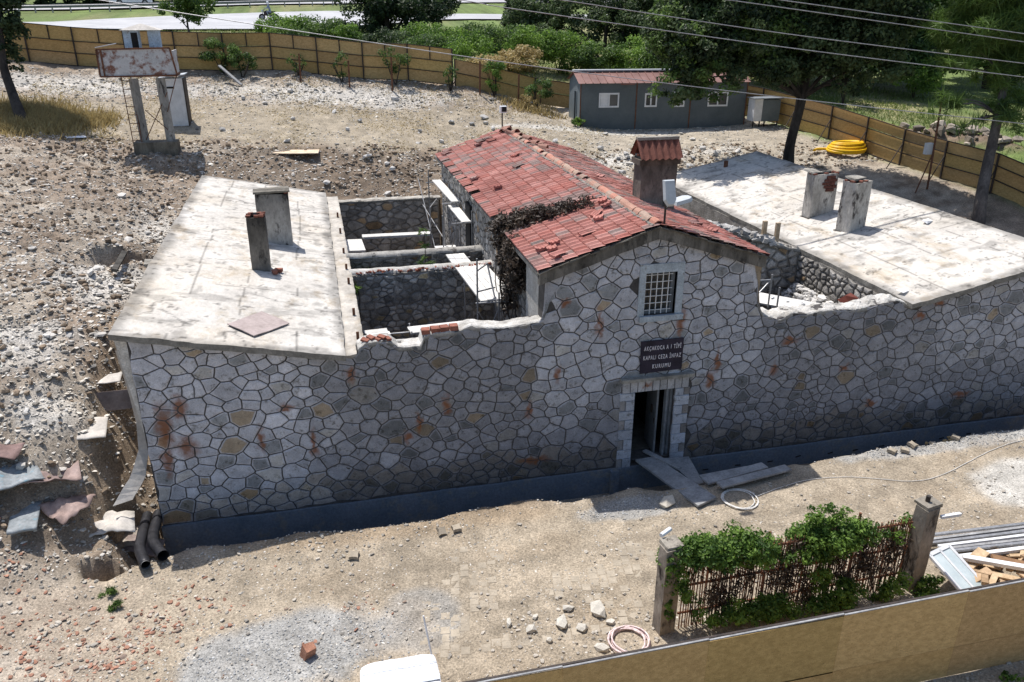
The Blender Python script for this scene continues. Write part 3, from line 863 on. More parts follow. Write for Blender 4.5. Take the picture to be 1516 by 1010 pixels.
# ---- other walls
w = MB()
w.box(.1, .55, .5, 17.1, .3, 4.9)           # left outer
w.box(.1, 5.2, 17.1, 17.55, .3, 4.8)
w.box(24.4, 24.87, .5, 17.1, .3, 4.9); w.box(19.9, 24.87, 17.1, 17.55, .3, 4.9)
w.box(15.25, 19.9, 17.1, 17.5, .3, 4.85)
w.build("outer_wall", M_OLDWALL, bld)
back = MB()
for i in range(36):
    x0 = 5.2 + i * .12
    back.box(x0, x0 + .121, 17.1 + random.uniform(-.02, .02), 17.5, .5, 4.72 + .05 * nz(x0, 1, 1.5, 81) + random.uniform(-.02, .02))
bw = back.build("back_wall", M_OLDWALL, bld)
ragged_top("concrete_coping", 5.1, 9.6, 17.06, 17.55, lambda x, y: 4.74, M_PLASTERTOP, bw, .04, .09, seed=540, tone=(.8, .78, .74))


def rub_tone(lo, hi, ochre=.06):
    def f(x, z):
        l = random.uniform(lo, hi) * 1.05; r = random.random(); t = (1, .98, .95)
        if r < ochre: t = (1.1, .8, .5)
        return tuple(l * k for k in t), (l * .6, l * .58, l * .55)
    return f


masonry(lambda s, t, d: (s, 17.1 - d, t), 5.2, 9.5, 1.5, 4.66, .42, .26, rg, bw, M_RUBBLE, lambda x, z: True, rub_tone(.45, .95), .03)
# wall under the right edge of the left slab, facing the court
lw = MB(); lw.box(4.75, 5.15, .5, 17.1, .6, 4.93); lwall = lw.build("court_wall", M_OLDWALL, bld)
# ledge strip beyond the slab, with stubs of cut steel
ragged_top("wall_top_strip", 4.72, 5.2, .0, 17.2, lambda x, y: 4.96, M_SLAB, bld, .03, .08, seed=560, tone=(.95, .93, .9))
for y in (.9, 2.6, 5.2, 6.6, 8.4, 11.0, 13.4): MB().obox((5.06, y, 5.05), (.07, .035, .2)).build("steel_stub", M_RUSTY, bld)
# partitions
def rubble_wall_x(y0, y1, x0, x1, ztopv, nm, extra=None):
    m = MB(); x = x0
    while x < x1:
        b = min(x + .16, x1); m.box(x, b, y0 + random.uniform(-.02, .02), y1 + random.uniform(-.02, .02), .6, ztopv + random.uniform(-.03, .03)); x = b
    return m.build(nm, M_OLDWALL, bld)
p1 = rubble_wall_x(6.2, 6.62, 5.15, 9.75, 4.86, "partition_wall")
p2 = rubble_wall_x(7.9, 8.3, 5.15, 9.75, 4.9, "partition_wall")
for yy, pw, zt in ((6.45, p1, 4.86), (8.1, p2, 4.9)):
    # rounded grey screed on the wall heads
    V = []; F = []; n = 60; kk = 7
    for i in range(n + 1):
        x = 5.12 + (9.75 - 5.12) * i / n
        for j in range(kk):
            a = PI * j / (kk - 1); rr = 1 + .12 * nz(x, j, 2.2, int(yy))
            V.append((x, yy - .2 * math.cos(a) * rr, zt + .13 * math.sin(a) * rr + .02 * nz(x, 2, 3, 4)))
    for i in range(n):
        for j in range(kk - 1): F.append((i * kk + j, (i + 1) * kk + j, (i + 1) * kk + j + 1, i * kk + j + 1))
    np_mesh("rounded_coping", V, F, M_CONCW if yy > 7 else M_PLASTERTOP, pw, np.array((.8, .8, .8)), smooth=True)
def p1_tone(x, z):
    l = random.uniform(.6, 1.15) if random.random() < .6 else random.uniform(.4, .6); t = (1, 1, .98)
    if random.random() < .07: t = (1.1, .92, .6)
    return tuple(l * k for k in t), (l * .8, l * .8, l * .8)
masonry(lambda s, t, d: (s, 6.2 - d, t), 5.16, 9.7, 1.2, 4.82, .27, .2, rg, p1, M_RUBBLE, lambda x, z: True, p1_tone, .025)
masonry(lambda s, t, d: (s, 7.9 - d, t), 5.16, 9.7, 2.6, 4.85, .3, .22, rg, p2, M_RUBBLE, lambda x, z: True, rub_tone(.3, .6), .025)
for i in range(70):
    x = random.uniform(5.3, 9.5); t = random.random()
    MB().obox((x, 6.2 + random.uniform(.0, .12), 4.92 + random.uniform(-.02, .03)), (random.uniform(.05, .16), random.uniform(.04, .1), random.uniform(.02, .05)), rotm(random.random(), random.random(), random.random() * 3), (1, .9, .85), jit=.01).build("brick_fragment", M_BRICK if t < .75 else M_ROCK, p1)
# centre block
cw = MB()
def ztl(x): return zgable(x) - .2
cw.box(9.62, 10.05, .5, 16.6, .6, ztl(9.62)); lc = cw.build("centre_wall", M_OLDWALL, bld)
MB().box(14.8, 15.2, .5, 16.6, .6, ztl(15.2)).build("centre_wall", M_OLDWALL, bld)
MB().prism([(10.05, .6), (14.8, .6), (14.8, ztl(14.8)), (XM, ZR - .2), (10.05, ztl(10.05))], 16.2, 16.6).build("centre_wall", M_OLDWALL, bld)
masonry(lambda s, t, d: (9.62 - d, s, t), .52, 16.6, 1.2, ztl(9.62) - .04, .38, .27, rg, lc, M_RUBBLE, lambda x, z: not (9.6 < x < 10.5 and 4.3 < z < 6.0) and not (x < 1.6 and z > 4), rub_tone(.55, 1.05, .03), .03)
MB().box(9.50, 9.63, 9.6, 10.5, 4.3, 6.0).build("opening_shade", M_DARK, lc)  # solid box, its near black colour holds the shade of the opening
m = MB(); m.box(9.5, 9.618, .5, 1.7, 4.8, ztl(9.5) - .02, (.8, .8, .8)); m.build("flaking_render", M_PLASTERTOP, lc)
MB().prism([(-.16, zslab_l(-.1) - .16), (.098, zslab_l(.1) - .16), (.098, 3.3)], .03, .5).build("pebble_dash_edge", M_PLASTERTOP, bld)
# right-hand court
rb = MB()
x = 15.2
while x < 19.8:
    rb.box(x, x + .15, 5.3 + random.uniform(-.03, .03), 5.75, .6, 5.0 + .30 * max(0, min(19.8 - x, 3.2)) + random.uniform(-.04, .04)); x += .15
rbw = rb.build("court_wall", M_OLDWALL, bld)
masonry(lambda s, t, d: (s, 5.3 - d, t), 15.25, 19.8, 1.2, 5.9, .36, .26, rg, rbw, M_RUBBLE, lambda x, z: z < 4.95 + .3 * max(0, min(19.8 - x, 3.2)), rub_tone(.5, 1.0), .05, rim=.05, gap=.02)
rs = MB().box(19.85, 20.3, .5, 17.1, .6, 4.9).build("court_wall", M_OLDWALL, bld)
masonry(lambda s, t, d: (19.85 - d, s, t), .5, 5.3, 3.9, 4.86, .34, .27, rg, rs, M_RUBBLE, lambda x, z: True, rub_tone(.5, 1.0), .05, rim=.05, gap=.02)
m = MB()
for i in range(14): m.obox((19.80, .7 + i * .34, 3.75), (.07, .35, .34), None, (.9, .9, .9), jit=.02)
m.build("render_band", M_CONCW, rs)
masonry(lambda s, t, d: (19.85 - d, s, t), .5, 5.3, 2.0, 3.56, .3, .22, rg, rs, M_RUBBLE, lambda x, z: True, rub_tone(.4, .9), .05, rim=.05, gap=.02)
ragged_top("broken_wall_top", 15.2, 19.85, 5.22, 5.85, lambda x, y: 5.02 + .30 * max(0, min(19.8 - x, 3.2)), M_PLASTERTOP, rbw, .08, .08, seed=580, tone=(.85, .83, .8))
# broken heap at the gable's right shoulder
m = MB()
for i in range(240):
    u = random.random(); x = 15.2 + 3.6 * u ** 1.2; zt = 6.35 - (x - 15.2) * .37
    yy = .3 + 5.1 * u * 1.0 + random.uniform(-.3, .3)
    m.obox((x, 5.5 + random.uniform(-.25, .2), 5.0 + .3 * max(0, min(19.8 - x, 3.2)) + random.uniform(-.05, .1)), (random.uniform(.1, .35), random.uniform(.1, .3), random.uniform(.05, .15)), rotm(random.uniform(-.5, .5), random.uniform(-.4, .4), random.random() * 3), (random.uniform(.5, 1.1),) * 3, jit=.03)
m.build("loose_masonry", M_RUBBLE, rbw, kind='stuff')

# ---- slab roofs: left, right
def slab(nm, x0, x1, zf, y0, y1, th=.14, nx_=100, ny_=330):
    xs = np.linspace(x0, x1, nx_); ys = np.linspace(y0, y1, ny_)
    X, Y = np.meshgrid(xs, ys)
    ex = .035 * fbm(X, Y, 1.3, 4, 91)
    Xj = X.copy(); Yj = Y.copy()
    Yj[0] += .06 * fbm(X[0], X[0] * 0, 2.5, 3, 5); Xj[:, 0] += .03 * fbm(Y[:, 0], Y[:, 0] * 0, 2, 3, 6); Xj[:, -1] += .03 * fbm(Y[:, 0], Y[:, 0] * 0, 2, 3, 7); Yj[-1] += .05 * fbm(X[0], X[0] * 0, 2, 3, 8)
    Z = zf(X) + .018 * fbm(X, Y, .7, 3, 33)
    top = np.stack([Xj, Yj, Z], -1).reshape(-1, 3)
    bot = np.stack([Xj, Yj, Z - th + ex * .6], -1).reshape(-1, 3)
    I = np.arange(nx_ * ny_).reshape(ny_, nx_); n = nx_ * ny_
    Ft = np.stack([I[:-1, :-1], I[:-1, 1:], I[1:, 1:], I[1:, :-1]], -1).reshape(-1, 4)
    n1 = fbm(X, Y, .45, 5, 95); n2 = fbm(X * .5, Y, 1.7, 5, 96)
    c = np.ones((ny_, nx_, 3)) * (1.0 + .10 * n2[..., None])
    o = np.clip(n1 * 1.6, 0, 1)[..., None]; c = c * (1 - o * .35) + np.array((.95, .82, .62)) * o * .35
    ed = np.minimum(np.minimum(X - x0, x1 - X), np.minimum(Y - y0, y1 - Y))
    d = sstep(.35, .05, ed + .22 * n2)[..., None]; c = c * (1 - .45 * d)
    s = sstep(.22, .5, fbm(X, Y, 2.6, 4, 97))[..., None]; c = c * (1 - .35 * s)
    s = sstep(.30, .42, fbm(X * .35, Y, 2.2, 4, 98))[..., None]; c = c * (1 - .28 * s)
    s = sstep(.50, .56, fbm(X, Y, 5.5, 3, 99))[..., None]; c = c * (1 - .5 * s)
    cr_ = np.abs(fbm(X, Y, .55, 4, 131 + int(x0))) < .010
    for k_, xl_ in enumerate(np.linspace(x0 + 1.2, x1 - 1.1, 3)):
        cr_ |= (np.abs(X - xl_ - .12 * fbm(Y, Y * 0, .4, 3, 140 + k_)) < .022) & (fbm(X, Y, .5, 2, 150 + k_) > -.05)
    for k_, yl_ in enumerate((y0 + 4.1, y0 + 9.3, y0 + 13.6)):
        cr_ |= (np.abs(Y - yl_ - .1 * fbm(X, X * 0, .6, 3, 160 + k_)) < .022) & (fbm(X, Y, .6, 2, 170 + k_) > .1)
    c = np.where(cr_[..., None], c * .52, c)
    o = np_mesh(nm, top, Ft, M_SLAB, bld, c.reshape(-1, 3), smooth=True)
    # rim and underside
    ring = np.concatenate([I[0, :], I[1:, -1], I[-1, -2::-1], I[-2:0:-1, 0]])
    V = np.concatenate([top[ring] , bot[ring]]); R = len(ring)
    V[:R, 2] += .0
    F = [(i, (i + 1) % R, R + (i + 1) % R, R + i) for i in range(R)]
    np_mesh("slab_edge", V, F, M_SLABEDGE, o, np.array((.8, .8, .8)))
    U = MB(); z0 = float(zf(np.array(x0 + .08))) - th; z1 = float(zf(np.array(x1 - .08))) - th
    U.add([(x0 + .08, y0 + .1, z0), (x1 - .08, y0 + .1, z1), (x1 - .08, y1 - .1, z1), (x0 + .08, y1 - .1, z0)], [(0, 1, 2, 3)])
    U.build("slab_underside", M_SLABEDGE, o)
    return o
slab_l = slab("slab_roof", XL, X2, zslab_l, -.25, DEP)
slab_r = slab("slab_roof", X5 - .05, X6, zslab_r, -.22, DEP)
# ---- tiled roof
def sub_roof(nm, pts):
    m = MB(); m.add(pts, [(0, 1, 2, 3), (4, 7, 6, 5), (0, 4, 5, 1), (1, 5, 6, 2), (2, 6, 7, 3), (3, 7, 4, 0)]); return m.build(nm, M_SLABEDGE, bld)
Y0R, Y1R = -.16, 16.7
dz = -.09
for sgn in (-1, 1):
    xe = XM + sgn * (HE + .02)
    sub_roof("roof_deck", [(XM, Y0R + .1, ZR + dz), (xe, Y0R + .1, ZE + dz), (xe, Y1R - .05, ZE + dz), (XM, Y1R - .05, ZR + dz),
                           (XM, Y0R + .1, ZR + dz - .1), (xe, Y0R + .1, ZE + dz - .1), (xe, Y1R - .05, ZE + dz - .1), (XM, Y1R - .05, ZR + dz - .1)])
roof = MB().box(XM - .04, XM + .04, Y0R + .1, Y1R, ZR - .12, ZR - .05).build("tiled_roof", M_SLABEDGE, bld)
TW, TL, NC = .245, .345, 9
def tile_mesh(col):
    """one pressed clay tile: local x = across (0..TW), local y = down slope (0..TL+lap)"""
    xs = [0, .03, .055, .10, .125, .15, .19, .215, .235, TW + .012]; zs = [.030, .030, .008, .010, .032, .010, .008, .034, .040, .036]
    L = TL + .05
    vs = []; n = len(xs)
    for yy, dz_ in ((0, 0), (L * .5, .004), (L, .0)):
        for x, z_ in zip(xs, zs): vs.append((x - TW / 2, yy, z_ + dz_ + .034 * yy / L))
    for x in xs: vs.append((x - TW / 2, L, -.012))
    fs = []
    for r in range(3):
        for i in range(n - 1): fs.append((r * n + i, r * n + i + 1, (r + 1) * n + i + 1, (r + 1) * n + i))
    me = bpy.data.meshes.new("roof_tile"); me.from_pydata(vs, [], fs)
    me.materials.append(M_TILE)
    ca = me.color_attributes.new("Col", 'FLOAT_COLOR', 'POINT')
    C4 = np.ones((len(vs), 4), dtype=np.float32); C4[:, :3] = col; ca.data.foreach_set("color", C4.ravel())
    return me, np.array(vs), fs
TCOLS = [(.45, .20, .165), (.50, .235, .20), (.41, .175, .145), (.54, .28, .24), (.38, .23, .205), (.32, .245, .22), (.47, .19, .155), (.40, .29, .26)]
TCOLS = [tuple(k * .86 for k in c) for c in TCOLS]
TM = [tile_mesh(np.array(c)) for c in TCOLS]
slope = math.atan2(ZR - ZE, HE); SL = math.hypot(ZR - ZE, HE)
tiles = []
for sgn in (-1, 1):
    for c in range(NC):
        ny_ = int((Y1R - Y0R) / TW)
        for k in range(ny_):
            y = Y0R + TW * (k + .5)
            d = SL - (c + 1) * (SL / NC) + 0.0
            d0 = c * SL / NC
            x = XM + sgn * d0 * math.cos(slope); z = ZR - d0 * math.sin(slope)
            y += random.gauss(0, .008)
            # gaps near back end of the roof and left eave by the dead creeper
            if sgn < 0 and c == NC - 1 and (4.6 < y < 5.3 or (8.2 < y < 13.4 and random.random() < .3) or (y > 13.4 and random.random() < .1)): continue
            if y > 15.9 and random.random() < .35: continue
            gg = nz(x * 1.0, y, .5, 201); gi = 0
            pool = [0, 1, 2, 6, 3] if gg + random.gauss(0, .22) < .12 else [4, 5, 7, 3]
            mi = random.choice(pool)
            rot = rotm(0, 0, 0)
            # basis: local x -> along ridge, local y -> down slope, local z -> normal
            dn = Vector((sgn * math.cos(slope), 0, -math.sin(slope))); al = Vector((0, -sgn, 0)); nn = al.cross(dn)
            if nn.z < 0: al = -al; nn = al.cross(dn)
            jm = rotm(random.gauss(0, .012), random.gauss(0, .02), random.gauss(0, .018))
            M3 = Matrix((al, dn, nn)).transposed() @ jm
            pos = Vector((x, y, z)) + nn * (.0)
            tiles.append((sgn, c, pos, M3, mi, (pos - Vector((4.46, -17.6, 12.5))).length + (9 if sgn > 0 else 0)))
tiles.sort(key=lambda t: t[5])
rv = []; rf = []; rc = []; nb = 0
def put_tile(parent, pos, M3, mi):
    o = bpy.data.objects.new("roof_tile", TM[mi][0])
    o.parent = parent; o.matrix_local = Matrix.Translation(pos - WPOS[parent.name]) @ M3.to_4x4()
    COL.objects.link(o); return o
for i, (sgn, c, pos, M3, mi, dd) in enumerate(tiles):
    if i < 278: put_tile(roof, pos, M3, mi)
    else:
        V = TM[mi][1] @ np.array(M3).T + np.array(pos); rv.append(V); F = np.array(TM[mi][2]) + nb; rf.append(F); nb += len(V); rc.append(np.tile(TCOLS[mi], (len(V), 1)))
np_mesh("roof_tile", np.concatenate(rv), np.concatenate(rf), M_TILE, roof, np.concatenate(rc), 'stuff')
# ridge tiles bedded in mortar
def ridge_piece(y, L, tilt, col, dx=0, dz_=0, rz=0):
    m = MB(); c = Vector((XM + dx, y, ZR + .015 + dz_)); M3 = rotm(tilt, random.gauss(0, .03), rz)
    pr = [(-.16, -.06), (-.10, .045), (-.04, .085), (.04, .085), (.10, .045), (.16, -.06)]
    vs = []; 
    for yy, k in ((-L / 2, 1.0), (L / 2, .9)):
        for a, b in pr: vs.append(c + M3 @ Vector((a * k, yy, b * k)))
    for yy, k in ((-L / 2, .84), (L / 2, .75)):
        for a, b in pr: vs.append(c + M3 @ Vector((a * k, yy, b * k - .012)))
    fs = [(i, i + 1, 7 + i, 6 + i) for i in range(5)] + [(12 + i, 13 + i, 19 + i, 18 + i) for i in range(5)] + [(i, i + 1, 13 + i, 12 + i) for i in range(5)] + [(6 + i, 7 + i, 19 + i, 18 + i) for i in range(5)]
    m.add(vs, fs, col); m.build("ridge_tile", M_TILE, roof)
y = -.02
while y < 14.2:
    col = random.choice([(.40, .24, .18), (.36, .27, .21), (.44, .22, .16), (.33, .25, .20)])
    if not (11.2 < y < 12.1 or random.random() < .06): ridge_piece(y + .17, .36, random.gauss(.03, .02), col, random.gauss(0, .012))
    y += .345
for q in [(14.4, .1, .5), (14.9, -.1, 1.2), (15.3, .2, .3), (15.7, -.2, -.6), (16.1, .05, .2), (11.4, .3, .9), (11.9, .35, -.4), (12.4, .3, .3), (16.4, .1, 1.0), (13.6, .25, .6)]:
    ridge_piece(q[0], .36, random.gauss(0, .15), (.30, .17, .13), q[1], .03, q[2])
m = MB()
for i in range(150):
    y = i * .112; m.obox((XM - .17 + random.uniform(-.02, .02), y, ZR - .03), (.07, .115, .07), rotm(0, -.2, 0), jit=.015); m.obox((XM + .17 + random.uniform(-.02, .02), y, ZR - .03), (.07, .115, .07), rotm(0, .2, 0), jit=.015)
m.build("ridge_mortar", M_CONC, roof, kind="stuff")
# slipped tiles lying on the roof
for (x, y, rz, mi) in [(11.52, 15.6, .8, 5), (11.63, 14.9, .2, 2), (11.0, 15.1, 1.1, 4), (11.3, 15.4, .1, 5), (10.17, 8.0, 1.35, 2), (9.74, 1.3, 1.5, 2), (9.95, 1.07, 1.45, 0), (10.1, 1.4, 1.5, 6), (10.11, .3, .3, 1), (11.62, 2.2, .9, 2), (11.5, 1.9, 1.2, 0), (11.9, 2.6, 1.5, 2), (12.0, 3.1, 1.3, 6), (11.43, 9.6, .3, 5), (9.85, 15.6, .5, 4), (9.9, 16.1, .9, 7), (11.06, .98, .1, 1), (9.86, 10.2, 1.2, 7), (13.2, 6.9, 1.0, 3), (14.3, 1.1, .9, 2), (13.9, 1.5, .5, 4), (11.7, 11.2, .6, 2)]:
    sgn = -1 if x < XM else 1; d0 = abs(x - XM) / math.cos(slope)
    dn = Vector((sgn * math.cos(slope), 0, -math.sin(slope))); al = Vector((0, 1, 0)); nn = al.cross(dn)
    if nn.z < 0: al = -al; nn = al.cross(dn)
    M3 = Matrix((al, dn, nn)).transposed() @ rotm(random.gauss(.06, .05), random.gauss(0, .08), rz)
    put_tile(roof, Vector((x, y, zgable(x) + .075)), M3, mi)
# gable cornice
for sgn in (-1, 1):
    m = MB(); n = 16
    for i in range(n):
        x0 = XM + sgn * (HE + .02) * i / n; x1 = XM + sgn * (HE + .02) * (i + 1) / n
        t0 = zgable(x0) - .045 + .015 * nz(x0, 1, 3, 14); t1 = zgable(x1) - .045 + .015 * nz(x1, 1, 3, 14)
        c = random.uniform(.55, .9)
        m.prism([(x0, t0 - .29), (x1, t1 - .29), (x1, t1), (x0, t0)], -.13, .02, (c, c, c))
    m.build("gable_cornice", M_CONC, bld)
    m = MB()
    for i in range(12):
        x0 = XM + sgn * (HE + .05) * (i + .5) / 12
        m.obox((x0, -.13, zgable(x0) - .03 + random.uniform(-.01, .015)), (.26, .14, .03), rotm(0, sgn * slope, 0), (.5, .48, .45), jit=.012)
    m.build("verge_strip", M_SLABEDGE, bld)
# ragged mortar bed where the gable meets the right court
m = MB()
for i in range(40):
    x = 15.25 + .9 * random.random(); m.obox((x, random.uniform(.0, .5), 6.6 - (x - 15.25) * 1.6 * random.random() - random.uniform(0, .1)), (.2, .22, .1), rotm(random.uniform(-.4, .4), random.uniform(-.4, .4), random.random()), (random.uniform(.6, 1),) * 3, jit=.03)

# ---- chimneys (parts of the building)
def chimney(x0, x1, y0, y1, z0, z1, rz, mat, hollow=True, cap=None, label=None, taper=.0, soot=.9):
    m = MB(); cx = (x0 + x1) / 2; cy = (y0 + y1) / 2; w = x1 - x0; d = y1 - y0; R = rotm(0, 0, rz)
    n = 7; vs = []
    def ring(z_, k, inner=0):
        out = []
        for sx, sy in ((-1, -1), (1, -1), (1, 1), (-1, 1)):
            p = Vector((sx * (w / 2 * k - inner), sy * (d / 2 * k - inner), 0)); p = R @ p
            out.append((cx + p.x + random.uniform(-.008, .008), cy + p.y + random.uniform(-.008, .008), z_))
        return out
    rings = [ring(z0 + (z1 - z0) * i / n, 1 - taper * i / n) for i in range(n + 1)]
    t = .1
    zi = [random.uniform(-.05, .03) for _ in range(4)]
    rings[-1] = [(a, b, c + zi[i]) for i, (a, b, c) in enumerate(rings[-1])]
    inn = [(a, b, z1 - .01 + zi[i]) for i, (a, b, c) in enumerate(ring(z1, 1 - taper, t))]
    low = ring(z1 - .6, 1 - taper, t)
    allr = rings + [inn, low]; vs = [v for r in allr for v in r]; fs = []
    for i in range(len(allr) - 1):
        for k in range(4): fs.append((i * 4 + k, i * 4 + (k + 1) % 4, (i + 1) * 4 + (k + 1) % 4, (i + 1) * 4 + k))
    fs.append(tuple((len(allr) - 1) * 4 + k for k in range(4)))
    soot_c = [max(.28, min(1.0, 1.35 - 1.1 * soot * (k / n) ** .8)) for k in range(n + 1)] + [.3, .15]
    m.add(vs, fs, [(c, c * .98, c * .96) for c in soot_c for _ in range(4)])
    o = m.build("chimney", mat, bld, label=label)
    # flashing fillet at the foot
    f = MB(); f.obox((cx, cy, z0 + .04), (w + .1, d + .1, .1), R, (.35, .33, .3), jit=.02); f.build("mortar_fillet", M_CONC, o)
    for k in range(10):
        a = random.choice([0, 1, 2, 3]); u = random.uniform(-.4, .4)
        p = Vector((u * w, -d / 2 + .06, 0)) if a == 0 else Vector((u * w, d / 2 - .06, 0)) if a == 1 else Vector((w / 2 - .06, u * d, 0)) if a == 2 else Vector((-w / 2 + .06, u * d, 0))
        p = R @ p
        MB().obox((cx + p.x, cy + p.y, z1 + .01), (.13, .1, .06), rotm(0, 0, rz + random.uniform(-.3, .3)), (.8, .8, .8), jit=.012).build("brick", M_BRICK if random.random() < .75 else M_SLABEDGE, o)
    return o
chimney(2.40, 2.90, 5.48, 5.95, 5.3, 7.02, 0, M_CONC, label="slim brown stained chimney with open brick top")
c2 = chimney(2.48, 3.48, 8.52, 9.0, 5.2, 7.0, 0, M_CONCW, label="wide streaked chimney with broken cap slab")
MB().obox((2.98, 8.78, 7.07), (1.1, .58, .05), rotm(.03, -.02, .02), (.6, .58, .55), jit=.02).build("cap_slab", M_SLABEDGE, c2)
c3 = chimney(13.38, 14.46, 3.75, 4.35, 6.8, 8.55, 0, M_CONC, label="tall dark chimney with corrugated red hood")
hood = MB()
n = 26
for side in (-1, 1):
    vs = []; fs = []
    for i in range(n + 1):
        x = 13.28 + 1.28 * i / n; w_ = .028 * math.cos(i * PI)
        w_ = .03 * math.sin(i / n * 2 * PI * 6.5)
        for yy, zz in ((4.05 + side * .46, 8.5), (4.05 + side * .04, 9.0)): vs.append((x, yy - side * 0 + w_ * .5 * side, zz + w_))
    for i in range(n): fs.append((2 * i, 2 * i + 2, 2 * i + 3, 2 * i + 1))
    hood.add(vs, fs, (.62, .62, .66))
hood.build("corrugated_hood", M_BRICK, c3)
MB().box(13.3, 14.56, 3.97, 4.13, 8.98, 9.06).build("hood_ridge", M_SLABEDGE, c3)
MB().box(13.3, 14.54, 3.72, 4.38, 8.32, 8.47, (.5, .45, .42)).build("hood_collar", M_CONC, c3)
c4 = chimney(21.60, 22.62, 7.72, 8.15, 5.3, 6.95, .07, M_CONCW, label="left pale chimney on the right slab with exposed red brick patch", soot=.3)
c5 = chimney(21.63, 22.40, 5.55, 6.10, 5.3, 7.1, .27, M_CONCW, label="right pale chimney on the right slab with brick rim", soot=.3)
for r in range(5):
    for k in range(3):
        if (r, k) in ((0, 0), (4, 0)): continue
        MB().obox((22.06 + k * .17 + (.08 if r % 2 else 0), 7.72, 6.38 + r * .115), (.165, .06, .10), rotm(0, 0, .07), (.42, .4, .42), jit=.008).build("brick", M_BRICK, c4)
MB().obox((21.72, 8.0, 7.02), (.5, .4, .06), rotm(.1, .05, .3), jit=.03).build("cap_slab", M_SLABEDGE, c4)
MB().obox((21.95, 5.9, 7.2), (.55, .45, .05), rotm(.1, -.06, .3), jit=.03).build("cap_slab", M_SLABEDGE, c5)
# stub vents on the slabs
for (x, y) in ((22.8, 16.4),): MB().tube([(x, y, zslab_r(x) - .05), (x, y, zslab_r(x) + .28)], .1, 8).build("roof_vent", M_RUSTY, bld)
# ---------------------------------------------------------------- things on and by the building
# sign
sg = thing("sign", (12.67, -.05, 3.66), "black plate sign with three lines of white capitals above the door", "sign")
m = MB(); m.add([(12.10, -.06, 3.70), (13.26, -.06, 3.73), (13.25, -.06, 4.61), (12.08, -.06, 4.60), (12.10, -.03, 3.70), (13.26, -.03, 3.73), (13.25, -.03, 4.61), (12.08, -.03, 4.60)],
      [(0, 1, 2, 3), (7, 6, 5, 4), (0, 4, 5, 1), (1, 5, 6, 2), (2, 6, 7, 3), (3, 7, 4, 0)])
m.build("sign_plate", M_SIGNBLACK, sg)
for i, (txt, z) in enumerate((("AKÇAKOCA A 1 TİPİ", 4.345), ("KAPALI CEZA İNFAZ", 4.085), ("KURUMU", 3.83))):
    cu = bpy.data.curves.new("lettering", 'FONT'); cu.body = txt; cu.size = .155; cu.space_character = 1.38; cu.align_x = 'CENTER'; cu.extrude = .004; cu.offset = .002; cu.resolution_u = 2
    to = bpy.data.objects.new("tmp", cu); COL.objects.link(to)
    bpy.context.view_layer.update()
    me = bpy.data.meshes.new_from_object(to.evaluated_get(bpy.context.evaluated_depsgraph_get()))
    bpy.data.objects.remove(to)
    w = max(v.co.x for v in me.vertices) - min(v.co.x for v in me.vertices)
    tw = (1.02, 1.04, .5)[i]
    for v in me.vertices:
        v.co = Vector((v.co.x * tw / w, -v.co.z, v.co.y * 1.05))
    me.materials.clear(); me.materials.append(M_LETTER)
    o = bpy.data.objects.new("lettering", me); finish(o, sg, (12.68, -.066, z))

# street lamp on the ridge
lp = thing("flood_lamp", (12.45, -.02, 7.6), "twin head pale grey lamp on a short pole at the front of the ridge", "lamp")
MB().tube([(12.46, -.05, 7.3), (12.46, -.05, 8.15)], .028, 8).build("pole", M_STEEL, lp)
MB().tube([(12.46, -.05, 8.0), (12.75, .12, 8.12), (12.9, .2, 8.14)], .02, 6).build("bracket", M_STEEL, lp)
def lamp_head(c, M3, nm="lamp_head"):
    m = MB(); pr = [(-.15, -.30), (.15, -.30), (.165, .18), (.08, .32), (-.08, .32), (-.165, .18)]
    vs = [c + M3 @ Vector((a, b, .0)) for a, b in pr] + [c + M3 @ Vector((a * .8, b * .88, .08)) for a, b in pr]
    m.add(vs, [tuple(range(5, -1, -1)), tuple(range(6, 12))] + [(i, (i + 1) % 6, 6 + (i + 1) % 6, 6 + i) for i in range(6)])
    o = m.build(nm, M_LAMP, lp)
    MB().obox(c + M3 @ Vector((0, .02, -.012)), (.2, .4, .02), M3).build("lens", M_GLASS, o)
lamp_head(Vector((12.42, -.28, 8.45)), rotm(1.25, 0, .05) @ rotm(0, 0, PI))
lamp_head(Vector((12.98, .22, 8.1)), rotm(.1, .1, -1.2))
# camera box on pole at the far end of the ridge
cb = thing("camera_post", (12.35, 16.9, 7.4), "small pole with a white and black box behind the far end of the tiled ridge", "camera post")
MB().tube([(12.35, 16.95, 7.0), (12.35, 16.95, 8.25)], .03, 6).build("pole", M_STEEL, cb)
MB().box(12.24, 12.52, 16.8, 17.05, 8.25, 8.52).build("equipment_box", M_WHITE, cb)
MB().box(12.3, 12.5, 16.78, 16.799, 8.3, 8.5).build("dark_front", M_DARK, cb)

# timber posts behind right end of the gable
for i, (x, y, z1) in enumerate(((18.55, 5.5, 6.0), (19.02, 5.48, 5.92))):
    t = MB().box(x - .07, x + .07, y - .05, y + .05, 5.05, z1).build("timber_post", M_WOOD)
    tag(t, ("left", "right")[i] + " one of two short sawn posts standing where the gable meets the right slab", "post")

